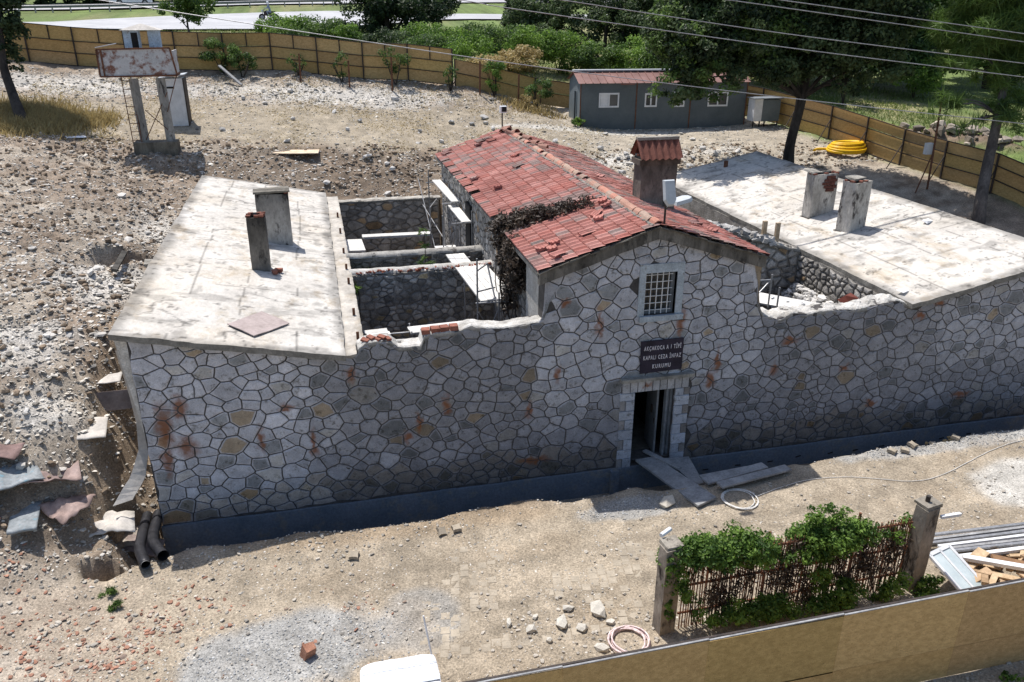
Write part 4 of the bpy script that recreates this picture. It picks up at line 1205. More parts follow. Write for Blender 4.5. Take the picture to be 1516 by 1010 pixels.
# loose sheet on left slab
def patch(name, pts, th, mat, parent=None, jit=.0, kind=None, colr=None):
    """thin bent sheet over given corner points (quad), subdivided"""
    a, b, c, d = [Vector(p) for p in pts]; n = 12; V = []; 
    for i in range(n + 1):
        for j in range(n + 1):
            u = i / n; v = j / n; p = a.lerp(b, u).lerp(d.lerp(c, u), v)
            p.z += jit * .9 * nz(p.x * 1.0 + 3, p.y, 1.6, 17) + jit * .3 * nz(p.x, p.y, 5, 18); V.append(p)
    W = n + 1
    m = MB(); vs = list(V) + [p - Vector((0, 0, th)) for p in V]; K = W * W; fs = []
    for i in range(n):
        for j in range(n):
            q = (i * W + j, (i + 1) * W + j, (i + 1) * W + j + 1, i * W + j + 1); fs.append(q); fs.append(tuple(K + k for k in q[::-1]))
    for i in range(n):
        for (p, q) in ((i * W, (i + 1) * W), (i * W + n, (i + 1) * W + n), (i, i + 1), (n * W + i, n * W + i + 1)): fs.append((p, q, K + q, K + p))
    m.add(vs, fs, colr); return m.build(name, mat, parent, kind, smooth=jit > .04)
s = patch("metal_sheet", [(2.09, .94, zslab_l(2.09) + .05), (2.81, 2.04, zslab_l(2.81) + .04), (3.47, 1.38, zslab_l(3.47) + .05), (2.71, .34, zslab_l(2.71) + .04)], .02, M_MEMBRANE, None, .03, colr=(.72, .64, .66))
tag(s, "faded pinkish grey sheet lying on the left concrete slab", "sheet")
for i, (x, y, c) in enumerate(((3.02, 5.3, "darker"), (3.12, 5.5, "redder"))):
    t = MB().obox((x, y, zslab_l(x) + .07), (.13, .22, .1), rotm(0, 0, .3 + i)).build("brick", M_BRICK)
    tag(t, c + " loose brick at the foot of the slim chimney on the left slab", "brick")
for i, (x, y) in enumerate(((24.0, 4.6), (20.1, .55))):
    V = MB()
    V.obox((x, y, zslab_r(x) + .05), (.3, .18, .08), rotm(.1, .1, .4), jit=.04)
    t = V.build("rubble_piece", M_ROCK); tag(t, ("small pale lump lying in the middle of the right concrete slab", "small pale lump at the front left corner of the right slab")[i], "rubble")

# scaffolds
def scaffold(loc, label, boards, stands, rails=(), braces=(), grp="tube scaffolds inside the roofless rooms"):
    t = thing("scaffold", loc, label, "scaffold", grp)
    for (a, b, w, n) in boards:
        a = Vector(a); b = Vector(b); d = (b - a).normalized(); sd = d.cross(Vector((0, 0, 1))).normalized()
        for k in range(n):
            o_ = sd * ((k + .5) / n - .5) * w
            e = random.uniform(-.05, .05)
            bb = MB(); bb.beam(a + o_ - d * e, b + o_ + d * random.uniform(-.04, .04), w / n - .012, .045, (random.uniform(.88, 1.08),) * 3); bb.build("scaffold_board", M_PLANK, t)
    for (a, b) in stands: MB().tube([a, b], .026, 7).build("standard", M_GALV, t)
    for (a, b) in rails: MB().tube([a, b], .024, 7).build("ledger", M_GALV, t)
    for (a, b) in braces: MB().tube([a, b], .018, 6).build("brace", M_GALV, t)
    return t
zp = 4.9
scaffold((9.1, 5.5, 1), "scaffold with long white boards in front left court beside the hanging dead creeper",
         [((8.62, 7.65, zp), (8.85, 3.05, zp), .62, 3), ((9.14, 6.6, zp + .03), (9.36, 3.05, zp + .03), .42, 2)],
         [((8.45, 3.0, 1), (8.45, 3.0, 6.15)), ((9.05, 2.95, 1), (9.05, 2.95, 5.15)), ((9.62, 2.9, 1), (9.62, 2.9, 5.3)), ((8.45, 5.0, 1), (8.45, 5.0, 4.9)), ((9.3, 6.5, 1), (9.3, 6.5, 4.9)), ((8.4, 7.5, 1), (8.4, 7.5, 4.85))],
         [((8.4, 3.0, 4.86), (9.62, 2.95, 4.86)), ((8.45, 3.0, 5.8), (8.86, 3.6, 5.8)), ((8.86, 3.6, 5.8), (8.95, 3.0, 4.95)), ((8.45, 3.0, 5.2), (9.0, 3.25, 5.2)), ((8.45, 3.0, 3.9), (9.05, 2.95, 3.9)), ((8.4, 7.5, 4.82), (9.1, 7.5, 4.82))],
         [((8.48, 3.0, 4.6), (9.0, 2.95, 3.6)), ((9.05, 2.95, 4.7), (8.6, 3.0, 3.6))])
scaffold((7.2, 3.4, 1), "low scaffold with white boards along the foot of the front left court wall",
         [((6.55, 3.3, 4.1), (8.5, 3.45, 4.1), .5, 2), ((5.35, 3.3, 4.1), (5.98, 3.35, 4.1), .5, 2)],
         [((6.6, 3.1, 1), (6.6, 3.1, 4.15)), ((8.3, 3.2, 1), (8.3, 3.2, 4.15)), ((6.6, 3.6, 1), (6.6, 3.6, 4.2)), ((5.5, 3.3, 1), (5.5, 3.3, 4.1))],
         [((5.3, 3.3, 4.05), (8.5, 3.3, 4.05))])
scaffold((7.4, 13.2, 1), "scaffold with one level white board spanning the rear left court",
         [((5.98, 13.6, 4.1), (8.66, 13.5, 4.1), .42, 1)],
         [((6.0, 13.4, 1), (6.0, 13.4, 4.12)), ((8.6, 13.3, 1), (8.6, 13.3, 4.2)), ((6.0, 13.8, 1), (6.0, 13.8, 4.12)), ((8.6, 13.7, 1), (8.6, 13.7, 4.2))],
         [((6.0, 13.4, 4.05), (8.6, 13.3, 4.05))], [((6.05, 13.4, 4.0), (7.0, 13.4, 3.2))])
scaffold((9.3, 12.5, 1), "tall scaffold with two sloping white boards beside the tiled centre roof",
         [((9.25, 15.8, 5.72), (9.38, 11.7, 5.72), .36, 1), ((9.3, 12.1, 5.5), (9.36, 9.5, 5.5), .36, 1)],
         [((8.9, 15.6, 1), (8.9, 15.6, 6.2)), ((8.95, 12.0, 1), (8.95, 12.0, 5.8)), ((9.0, 9.6, 1), (9.0, 9.6, 5.55)), ((9.55, 9.5, 1), (9.55, 9.5, 5.9)), ((9.55, 12.0, 1), (9.55, 12.0, 5.95)), ((8.6, 13.2, 1), (8.6, 13.2, 5.2)), ((8.75, 11.0, 1), (8.75, 11.0, 5.4))],
         [((8.85, 11.75, 5.66), (9.62, 11.75, 5.66)), ((8.85, 9.55, 5.45), (9.7, 9.55, 5.45)), ((8.8, 15.7, 5.66), (9.6, 15.7, 5.66)), ((8.6, 13.2, 5.2), (9.2, 15.5, 5.0))],
         [((8.45, 15.4, 5.9), (8.7, 12.3, 3.4)), ((8.5, 14.6, 5.0), (8.95, 12.2, 4.2)), ((9.0, 9.6, 5.3), (8.8, 10.8, 3.2))])
tt = MB().obox((5.55, 12.7, 4.0), (.75, 1.6, .07), rotm(.0, .03, .03)).build("shuttering_board", M_PLANK); tag(tt, "whitewashed board on the left ledge of the rear left court", "board")
tt = MB().obox((9.0, 10.9, 3.95), (.8, 2.2, .07), rotm(.0, .02, .05)).build("shuttering_board", M_PLANK); tag(tt, "speckled white board low beside the tall scaffold in the rear left court", "board")
scaffold((16.6, 3.0, 1), "tube frame scaffold in the right court just behind the gable corner",
         [((15.6, 3.4, 4.75), (16.5, 3.5, 4.75), .5, 1), ((15.75, 1.7, 4.35), (16.75, 1.75, 4.35), .75, 2)],
         [((16.85, 2.0, 1), (16.85, 2.0, 5.4)), ((16.72, 2.5, 1), (16.72, 2.5, 5.2)), ((15.6, 1.3, 1), (15.6, 1.3, 4.6)), ((16.95, 1.7, 1), (16.95, 1.7, 5.1))],
         [((15.55, 2.3, 5.15), (16.9, 2.1, 5.2)), ((15.5, 1.3, 4.3), (16.85, 1.3, 4.3))],
         [((15.6, 1.5, 4.4), (16.85, 2.1, 5.15)), ((15.7, 1.2, 4.6), (16.6, 1.2, 4.0))], "tube scaffolds inside the roofless rooms")
scaffold((18.0, 2.6, 1), "debris strewn platform of two white boards in the right court",
         [((17.05, 3.15, 4.3), (18.9, 1.2, 4.3), .95, 2)], [((17.1, 3.2, 1), (17.1, 3.2, 4.3)), ((18.8, 1.5, 1), (18.8, 1.5, 4.3))])
for k in range(5):
    t = MB().obox((17.5 + k * .3, 2.85 - k * .35, 4.36), (.1, .08, .05), rotm(0, 0, k), jit=.02).build("mortar_lump", M_ROCK); tag(t, "small mortar lump on the strewn platform in the right court", "lump", "mortar lumps on the platform in the right court")

# rocks builder
ICO = None
def ico_np():
    bm = bmesh.new(); bmesh.ops.create_icosphere(bm, subdivisions=1, radius=1)
    V = np.array([v.co[:] for v in bm.verts]); F = np.array([[v.index for v in f.verts] for f in bm.faces]); bm.free(); return V, F
IV, IF = ico_np()
def rocks(P, S, rng, flat=.55, cols=None):
    n = len(P); nv = len(IV)
    V = np.repeat(IV[None], n, 0)
    V = V * (1 + rng.uniform(-.32, .32, (n, nv, 1)))
    # knock flats for a broken look
    V = np.clip(V, -rng.uniform(.5, .95, (n, 1, 3)), rng.uniform(.5, .95, (n, 1, 3)))
    sc = np.stack([rng.uniform(.7, 1.35, n), rng.uniform(.6, 1.1, n), rng.uniform(flat * .6, flat * 1.3, n)], 1)
    V = V * sc[:, None] * S[:, None, None]
    a = rng.uniform(0, 2 * PI, n); tx = rng.normal(0, .35, n)
    c, s_ = np.cos(a), np.sin(a); ct, st = np.cos(tx), np.sin(tx)
    y = V[..., 1] * ct[:, None] - V[..., 2] * st[:, None]; z = V[..., 1] * st[:, None] + V[..., 2] * ct[:, None]; x = V[..., 0]
    X = x * c[:, None] - y * s_[:, None]; Y = x * s_[:, None] + y * c[:, None]
    V = np.stack([X, Y, z], -1) + P[:, None]
    F = (IF[None] + (np.arange(n) * nv)[:, None, None]).reshape(-1, 3)
    return V.reshape(-1, 3), F, (None if cols is None else np.repeat(cols, nv, 0))


# rubble in the right court
n = 380; r2_ = np.random.default_rng(5)
u = r2_.uniform(0, 1, n); x = 19.6 - .8 * r2_.random(n) ** 1.5; y = 4.9 - 4.2 * u; z = 3.9 - (19.6 - x) * .75 + r2_.uniform(-.1, .1, n)
l = r2_.uniform(.35, .8, n); V, F, cc = rocks(np.stack([x, y, z], 1), r2_.uniform(.05, .16, n), r2_, .8, np.stack([l, l * .97, l * .92], 1))
t = np_mesh("rubble_heap", V, F, M_ROCK, None, cc, 'stuff'); tag(t, "heap of fallen stones along the right wall of the right court", "rubble")
t = MB().obox((18.9, 1.0, 4.75), (.55, .5, .3), rotm(.2, .3, .5), (.5, .35, .35), jit=.07).build("brick_lump", M_BRICK); tag(t, "reddish brown masonry lump at the end of the right court", "masonry lump")

# ramp plank at the door
rp = thing("ramp", (12.75, -1.4, 1.1), "wide grey plank ramp bridging the trench in front of the door", "ramp")
MB().add([(12.15, -.05, 1.14), (12.72, -.02, 1.14), (13.22, -2.62, 1.44), (12.62, -2.85, 1.44), (12.15, -.05, 1.08), (12.72, -.02, 1.08), (13.22, -2.62, 1.38), (12.62, -2.85, 1.38)], [(0, 3, 2, 1), (4, 5, 6, 7), (0, 1, 5, 4), (1, 2, 6, 5), (2, 3, 7, 6), (3, 0, 4, 7)]).build("plank", M_WOODGREY, rp)
MB().beam((12.55, .3, 1.16), (13.05, -.9, 1.24), .14, .05).build("plank", M_WOODGREY, rp)
MB().add([(12.95, -.1, 1.1), (13.7, -.1, 1.05), (13.45, -1.5, 1.12), (13.2, -1.6, 1.15)], [(0, 3, 2, 1)]).build("side_board", M_WOODGREY, rp)
for i, (a, b, w) in enumerate((((13.25, -1.95, 0), (15.1, -1.6, 0), .27), ((13.45, -2.3, 0), (15.55, -1.95, 0), .26), ((13.3, -1.62, 0), (14.7, -1.5, 0), .2))):
    a = Vector((a[0], a[1], hz(a[0], a[1]) + .10 + .01 * i)); b = Vector((b[0], b[1], hz(b[0], b[1]) + .10))
    a.z = b.z = max(a.z, b.z, 1.42 - .03 * i)
    t = MB().beam(a, b, w, .05).build("plank", M_WOODGREY); tag(t, ("middle", "nearest, longest", "short rear")[i] + " of the grey planks lying right of the door ramp", "plank", "planks beside the ramp")

# coils, cables
def coil(name, c, R, turns, r, mat, label, cat, lift=.06, squash=1.0, seed=1, tail=None, wob=.06):
    rn = random.Random(seed); pts = []
    N = turns * 22
    for i in range(N + 1):
        a = 2 * PI * i / 22; k = i / N
        RR = R * (1 + rn.uniform(-wob, wob) * .3 + wob * math.sin(a * .37 + seed))
        x = c[0] + RR * math.cos(a) + .05 * math.sin(a * .21); y = c[1] + RR * squash * math.sin(a)
        pts.append((x, y, c[2] + r + lift * k * turns * .12 + r * 1.2 * math.sin(a * 1.7 + i * .1) * .4))
    if tail:
        pts += tail
    m = MB(); m.tube(pts, r, 6); o = m.build(name, mat, None, smooth=True); tag(o, label, cat); return o
g = hz(9.5, -6.45); coil("cable_coil", (9.45, -6.5, g), .36, 6, .018, M_CABLE, "coil of pink and white cable by the near fence and vine post", "cable", .12, seed=3)
g = hz(13.75, -2.75); coil("cable_coil", (13.75, -2.75, g), .42, 3, .014, M_WHITECABLE, "thin pale cable loop on the ground by the planks", "cable", .05, seed=4)
g = hz(31.0, 19.3)
yh = thing("hose_coil", (31.0, 19.2, g), "big bright yellow corrugated hose coil on the ground near right fence", "hose")
for lay, (RR, nn) in enumerate(((.98, 2), (.86, 2), (.74, 2), (.62, 1))):
    for k in range(nn):
        pts = []
        for i in range(36):
            a = 2 * PI * i / 36; R_ = RR + .04 * math.sin(2 * a + lay)
            pts.append((31.0 + R_ * math.cos(a) + .05 * k, 19.2 + R_ * .85 * math.sin(a), g + .08 + .12 * lay + .12 * k * .8 + .035 * math.sin(a + lay)))
        MB().tube(pts, .07, 8, closed=True).build("hose_loop", M_YELLOW, yh, smooth=True)
MB().tube([(30.1, 19.6, g + .1), (29.7, 19.75, g + .08), (29.4, 19.55, g + .07)], .07, 8).build("hose_end", M_YELLOW, yh)
pts = []
for i in range(90):
    u = i / 89; x = 14.2 + 9.5 * u; y = -2.75 + .28 * math.sin(u * 9) + .25 * u - .25 * math.exp(-((u - .45) / .12) ** 2); pts.append((x, y))
zz = terr(np.array([p[0] for p in pts]), np.array([p[1] for p in pts]))
t = MB().tube([(p[0], p[1], z + .02) for p, z in zip(pts, zz)], .009, 5).build("cable", M_WHITECABLE); tag(t, "long thin white cable snaking across the yard to the right", "cable")
pts = [(22.5 + .55 * math.cos(a), -3.0 + .3 * math.sin(a)) for a in np.linspace(0, 6, 20)]
t = MB().tube([(a, b, hz(a, b) + .02) for a, b in pts], .013, 5).build("cable", M_WHITECABLE); tag(t, "loop of white cable by the pale concrete patch", "cable")

# drain pipes
def pipe(pts, r, label, crushed=False):
    t = thing("drain_pipe", (pts[0][0], pts[0][1], pts[0][2] - r), label, "pipe", None)
    P = []
    n = 40
    A = [Vector(p) for p in pts]
    for i in range(n + 1):
        u = i / n * (len(A) - 1); k = min(int(u), len(A) - 2); f_ = u - k
        p0, p1, p2, p3 = A[max(k - 1, 0)], A[k], A[k + 1], A[min(k + 2, len(A) - 1)]
        P.append(.5 * ((2 * p1) + (p2 - p0) * f_ + (2 * p0 - 5 * p1 + 4 * p2 - p3) * f_ ** 2 + (3 * p1 - p0 - 3 * p2 + p3) * f_ ** 3))
    rs = [r * (1 + (.05 if i % 2 else -.02)) for i in range(n + 1)]
    if crushed: rs[-1] *= .75; rs[-2] *= .9
    MB().tube(P, rs, 16, cap=False).build("pipe_wall", M_BLACKPIPE, t, smooth=True)
    MB().tube(P, [r * .86] * (n + 1), 16, cap=False).build("pipe_bore", M_DARK, t, smooth=True)
    d = (P[-1] - P[-2]).normalized()
    m = MB(); m.tube([P[-1] - d * .05, P[-1] + d * .02], r * (.82 if crushed else 1.07), 16, cap=False); m.build("pipe_rim", M_GALV if crushed else M_BLACKPIPE, t, smooth=True)
    return t
g1 = hz(-.1, -1.4); 
pipe([(-.26, .3, 1.1), (-.24, -.3, 1.15), (-.18, -.85, 1.25), (-.1, -1.45, 1.36), (.16, -2.2, 1.47)], .115, "left black drain pipe with crushed foil end beside the wall corner", True)
pipe([(.0, .25, 1.15), (.02, -.25, 1.18), (.06, -.75, 1.27), (.17, -1.3, 1.38), (.47, -1.95, 1.47)], .115, "right black drain pipe with open round end beside the wall corner")
# ---------------------------------------------------------------- left slope: sheets, membrane
path = [((-.30, .75, 5.25), .10), ((-.26, .8, 4.7), .11), ((-.20, .8, 4.1), .12), ((-.15, .75, 3.4), .13), ((-.13, .6, 2.75), .22), ((-.30, .25, 2.2), .34), ((-.62, -.15, 1.8), .42)]
cc_ = []
for k in range(len(path) - 1):
    for i in range(5):
        f_ = i / 5; a, wa = path[k]; b, wb = path[k + 1]; cc_.append((Vector(a).lerp(Vector(b), f_), wa + (wb - wa) * f_))
cc_.append((Vector(path[-1][0]), path[-1][1]))
m = MB(); vs = []; fs = []
for i, (c, w) in enumerate(cc_):
    sd = Vector((w, .25 * w, .12 * math.sin(i * .9) * w)); vs += [c - sd * .5, c + sd * .5, c + sd * .5 + Vector((0, .03, -.02)), c - sd * .5 + Vector((0, .03, -.02))]
for i in range(len(cc_) - 1):
    for k in range(4): fs.append((i * 4 + k, i * 4 + (k + 1) % 4, (i + 1) * 4 + (k + 1) % 4, (i + 1) * 4 + k))
fs += [(0, 3, 2, 1), tuple(len(cc_) * 4 - 4 + k for k in range(4))]
m.add(vs, fs); t = m.build("membrane_strip", M_MEMBRANE, smooth=False); tag(t, "long pale insulation strip peeling down beside the left corner of the front wall", "membrane")
def lay(name, cx, cy, w, d, rz, mat, label, cat, tilt=(.05, .05), lift=.07, th=.02, jit=.06, colr=None):
    R = rotm(tilt[0], tilt[1], rz); c = Vector((cx, cy, hz(cx, cy) + lift)); P = [c + R @ Vector((sx * w / 2, sy * d / 2, 0)) for sx, sy in ((-1, -1), (1, -1), (1, 1), (-1, 1))]
    o = patch(name, P, th, mat, None, jit, colr=colr); return tag(o, label, cat)
t = MB().obox((-1.25, 2.35, hz(-1.25, 2.35) + .12), (1.35, .05, .5), rotm(-.35, .0, .05), jit=.02).build("bitumen_sheet", M_BROWNSHEET); tag(t, "dark brown sheet leaning from the slope towards the slab corner", "sheet")
lay("metal_sheet", -1.35, 1.35, .62, .85, .12, M_MEMBRANE, "folded pale ribbed sheet below the dark brown sheet on the slope", "sheet", (.15, .1), .14, .02, .05)
lay("metal_sheet", -1.3, 2.9, .8, .45, .0, M_MEMBRANE, "small pale board behind the dark brown sheet on the slope", "sheet", (.1, 0), .12)
lay("painted_sheet", -2.35, -1.0, .55, 1.0, .15, M_BLUESHEET, "blue grey painted sheet with a folded edge at the lower left", "sheet", (.05, .05), .12, .06, .05)
lay("painted_sheet", -2.75, -.35, 1.3, .9, .5, M_BLUESHEET, "crumpled grey blue sheet behind the painted one at the left edge", "sheet", (.15, .05), .16, .03, .22)
lay("bitumen_sheet", -2.0, -.05, 1.2, .9, .3, M_BROWNSHEET, "buckled mauve brown sheet lying above the blue grey one", "sheet", (.1, .1), .18, .02, .3, (1.6, 1.5, 1.5))
lay("bitumen_sheet", -1.6, -.55, .9, .7, .9, M_BROWNSHEET, "domed brown sheet in the middle of the lower left sheets", "sheet", (.15, -.1), .28, .02, .35, (1.7, 1.55, 1.5))
lay("bitumen_sheet", -3.2, .3, 1.3, .5, -.2, M_BROWNSHEET, "reddish brown sheet at the left edge above the grey blue ones", "sheet", (.1, .1), .14, .02, .2, (1.2, 1.0, 1.0))
lay("membrane_scrap", -.95, -.35, 1.1, .8, .2, M_MEMBRANE, "torn pale brown membrane scrap left of the drain pipes", "membrane", (.1, .15), .3, .02, .3)
lay("membrane_scrap", -.55, .15, .9, 1.0, .1, M_MEMBRANE, "wide grey brown membrane flap above the drain pipes", "membrane", (.15, .1), .5, .02, .2, (.7, .66, .62))
lay("membrane_scrap", -.35, -.3, .9, .5, -.35, M_BROWNSHEET, "dark edged flap covering the drain pipes at the wall corner", "sheet", (.2, .1), .5, .03, .1, (1.3, 1.3, 1.3))
lay("plywood_board", 3.45, 20.45, 2.3, .85, -.08, M_WOOD, "pale plywood board lying alone on the terrace behind the left slab", "board", (.02, .02), .08, .03, .02, (1.7, 1.75, 1.85))
t = MB().obox((-1.75, 8.5, hz(-2.3, 8.5) + .25), (.16, 1.7, .1), rotm(.05, .3, .02), (.5, .5, .5)).build("concrete_beam", M_CONC); tag(t, "short dark beam end sticking out of the slope by the left slab", "beam")
lay("concrete_slab", -.75, 8.9, .75, .45, .1, M_SLABEDGE, "broken grey slab piece in the cut beside the left slab roof", "slab", (.1, .1), .3, .1, .02)
lay("white_scrap", -5.6, 21.4, .8, .35, .4, M_CLOTH, "bluish white scrap in the shadow of the left tree", "scrap", (.05, .05), .05, .01, .05)
t = MB().beam((-6.3, 23.3, hz(-6.3, 23.3) + .08), (-5.2, 23.4, hz(-5.2, 23.4) + .06), .12, .06).build("timber_piece", M_WOOD); tag(t, "weathered timber piece on dry grass near the left tree", "timber")

# pallet stack with woven wrap in the foreground
ps = thing("wrapped_stack", (5.1, -7.4, hz(5.1, -7.4)), "white woven wrapped block with faint printed bands at the bottom edge of the yard", "wrapped block")
z0 = hz(5.1, -7.4)
bm_ = bmesh.new(); bmesh.ops.create_cube(bm_, size=1); bmesh.ops.subdivide_edges(bm_, edges=bm_.edges, cuts=9, use_grid_fill=True)
me = bpy.data.meshes.new("wrap"); 
for v in bm_.verts:
    p = v.co; e = 1 - .05 * (abs(p.x * 2) ** 6 * abs(p.y * 2) ** 6 + abs(p.z * 2) ** 8 * .6)
    v.co = Vector((p.x * 1.32 * e + .012 * nz(p.y * 3 + 9, p.z * 3, 3, 5), p.y * 1.15 * e, (p.z * 1.06 * e) + .015 * nz(p.x * 4 + 3, p.y * 4, 3, 6)))
bm_.to_mesh(me); bm_.free(); me.materials.append(M_CLOTH)
for p in me.polygons: p.use_smooth = True
ca = me.color_attributes.new("Col", 'FLOAT_COLOR', 'POINT'); ca.data.foreach_set("color", [1.0] * (4 * len(me.vertices)))
o = bpy.data.objects.new("wrap", me); finish(o, ps, (5.06, -7.42, z0 + .52)); 
MB().box(4.43, 5.69, -7.5, -7.38, z0 + 1.058, z0 + 1.066, (.78, .84, .92)).build("printed_band", M_CLOTH, ps)
for y in (-7.75, -7.1): MB().box(4.43, 5.69, y, y + .012, z0 + 1.056, z0 + 1.063, (.6, .66, .8)).build("strap", M_CLOTH, ps)
t = MB().tube([(5.75, -6.85, z0 + .02), (5.65, -6.6, z0 + .9), (5.58, -6.4, z0 + 1.45)], .018, 6).build("white_rod", M_WHITE)
t = tag(t, "thin white rod standing against the wrapped block", "rod")

# ---------------------------------------------------------------- vine fence with two concrete posts
def cpost(x, y, h, w, rz, label):
    z = hz(x, y) - .1
    t = thing("concrete_post", (x, y, z), label, "post")
    m = MB(); R = rotm(.02, -.02, rz); n = 6
    vs = []; 
    for i in range(n + 1):
        for sx, sy in ((-1, -1), (1, -1), (1, 1), (-1, 1)):
            k = 1 - .05 * i / n; p = R @ Vector((sx * w * .5 * k + random.uniform(-.01, .01), sy * w * .42 * k + random.uniform(-.01, .01), h * i / n)); vs.append(Vector((x, y, z)) + p)
    fs = [(i * 4 + k, i * 4 + (k + 1) % 4, (i + 1) * 4 + (k + 1) % 4, (i + 1) * 4 + k) for i in range(n) for k in range(4)] + [(0, 3, 2, 1), tuple(n * 4 + k for k in range(4))]
    m.add(vs, fs, (.62, .57, .52)); m.build("shaft", M_CONCW, t)
    m = MB(); m.obox((x, y, z + h + .03), (w * 1.06, w * .9, .07), R, (.66, .62, .56), jit=.02); m.build("cap", M_CONCW, t)
    return t, z + h
cp1, zt1 = cpost(10.25, -6.3, 2.1, .34, .15, "left leaning concrete post at the end of the vine covered fence")
MB().tube([(10.1, -6.15, zt1 + .12), (10.35, -6.0, zt1 + .12)], .045, 8).build("pipe_piece", M_WHITE, cp1)
cp2, zt2 = cpost(15.75, -6.35, 2.1, .37, .2, "right concrete post with bolt and bracket at the end of the vine covered fence")
MB().tube([(15.72, -6.35, zt2), (15.72, -6.35, zt2 + .2)], .045, 8).build("bolt", M_STEEL, cp2)
MB().box(15.9, 16.35, -6.62, -6.55, zt2 - .2, zt2 - .14).build("bracket", M_WHITE, cp2)
vf = thing("rod_fence", (13.0, -6.35, 1.25), "rusty vertical rod fence overgrown with ivy between two concrete posts", "fence")
for i in range(96):
    x = 10.55 + (15.45 - 10.55) * i / 95; y = -6.35 + random.uniform(-.015, .015); zb = hz(x, y)
    MB().tube([(x + random.uniform(-.02, .02), y, zb), (x + random.uniform(-.015, .015), y, zb + 1.0), (x + random.uniform(-.03, .03), y, zb + 1.72 + random.uniform(-.06, .06))], .0125, 5, (random.uniform(1.1, 2.3),) * 3).build("rod", M_RUSTY, vf)
for z in (.35, 1.0, 1.6): MB().beam((10.5, -6.33, 1.25 + z), (15.5, -6.33, 1.3 + z), .03, .04).build("rail", M_RUSTY, vf)
for x in (12.3, 13.75, 14.25): MB().tube([(x, -6.3, 1.2), (x, -6.3, 3.25 + .1 * math.sin(x * 9))], .028, 6).build("fence_post", M_RUSTY, vf)

# ---------------------------------------------------------------- hoardings
def hoarding(path, h, label, nseg=2.44, front=1, bands=(0, .5, 1), name="board_fence", grp="fences round the site", split_top=False, posts=True, zfun=None, lean=.0, mat=M_OSB, braces=False, capstrip=False):
    pts = [Vector((a, b, 0)) for a, b in path]
    t = thing(name, (pts[0].x, pts[0].y, hz(pts[0].x, pts[0].y)), label, "fence", grp)
    # resample the path
    L = [0]
    for a, b in zip(pts[:-1], pts[1:]): L.append(L[-1] + (b - a).length)
    n = max(1, round(L[-1] / nseg)); P = []
    for i in range(n + 1):
        s_ = L[-1] * i / n; k = max(j for j in range(len(L)) if L[j] <= s_ + 1e-6); k = min(k, len(pts) - 2)
        f_ = (s_ - L[k]) / max(1e-6, (L[k + 1] - L[k])); p = pts[k].lerp(pts[k + 1], f_); p.z = (zfun(p.x, p.y) if zfun else hz(p.x, p.y)); P.append(p)
    for i in range(n):
        a, b = P[i], P[i + 1]; d = (b - a); dd = Vector((d.x, d.y, 0)).normalized(); nn = Vector((dd.y, -dd.x, 0)) * front
        off = random.uniform(-.03, .03)
        rows = [(bands[k], bands[k + 1]) for k in range(len(bands) - 1)]
        for r, (f0, f1) in enumerate(rows):
            m = MB(); g = .002; c = random.uniform(.86, 1.12); col = (c, c * random.uniform(.95, 1.03), c * random.uniform(.85, 1.05))
            z0 = f0 * h + g; z1 = f1 * h - g
            parts = 2 if (split_top and r == len(rows) - 1) else 1
            for q in range(parts):
                qa = a + (b - a) * (q / parts) + dd * g; qb = a + (b - a) * ((q + 1) / parts) - dd * g
                vs = []
                for w in (0, .014):
                    for (p, z) in ((qa, z0), (qb, z0), (qb, z1), (qa, z1)): vs.append(p + Vector((0, 0, z + off * (f1 > .9))) + nn * (w - .014) + nn * lean * z)
                mm = MB(); mm.add(vs, [(0, 1, 2, 3), (7, 6, 5, 4), (0, 4, 5, 1), (1, 5, 6, 2), (2, 6, 7, 3), (3, 7, 4, 0)], col); mm.build("osb_panel", mat, t)
        for f in bands[0 if len(bands) > 3 else 1:]:
            MB().beam(a + Vector((0, 0, f * h)) + nn * .035, b + Vector((0, 0, f * h)) + nn * .035, .04, .04).build("rail", M_STEEL, t)
        if capstrip: MB().beam(a + Vector((0, 0, h + .012)) - nn * .02, b + Vector((0, 0, h + .012)) - nn * .0, .03, .018).build("cap_strip", M_WOODGREY, t)
        if split_top:
            mid = (a + b) / 2 + nn * .03; MB().beam(mid + Vector((0, 0, bands[-2] * h)), mid + Vector((0, 0, h)), .05, .05, up=(0, 1, 0)).build("stud", M_STEEL, t)
    if posts:
        for i, p in enumerate(P):
            q = P[min(i + 1, n)] - P[max(i - 1, 0)]; dd = Vector((q.x, q.y, 0)).normalized(); nn = Vector((dd.y, -dd.x, 0)) * front
            MB().beam(p + nn * .09 + Vector((0, 0, -.25)), p + nn * .09 + Vector((0, 0, h + .03)), .07, .07, up=(0, 1, 0)).build("post", M_STEEL, t)
            if braces: MB().beam(p + nn * .95 + Vector((0, 0, -.15)), p + nn * .1 + Vector((0, 0, h * .62)), .035, .035).build("brace", M_STEEL, t)
    return t
hoarding([(-15, 34.2), (-7.3, 32.4), (2.4, 32.1), (8.3, 31.2), (12.5, 30.4)], 1.95, "long tan fence of boards across the back left with a split top band", 2.6, 1, (0, .33, .64, 1), split_top=True)
hoarding([(12.6, 30.3), (18.2, 30.6), (24, 30.5), (29.2, 28.5)], 1.45, "low dark tan fence of boards running behind the grey site cabin", 2.44, 1, (0, .5, 1))
hoarding([(29.3, 28.3), (30.1, 25.4), (30.95, 23), (31.6, 21), (32.1, 18.7), (32.5, 16), (32.95, 13.6), (33.9, 11.3), (34.6, 8), (35.2, 5)], 1.72, "sunlit tan fence of boards with dark posts running down the right side", 2.44, 1, (0, .35, .7, 1), braces=True)
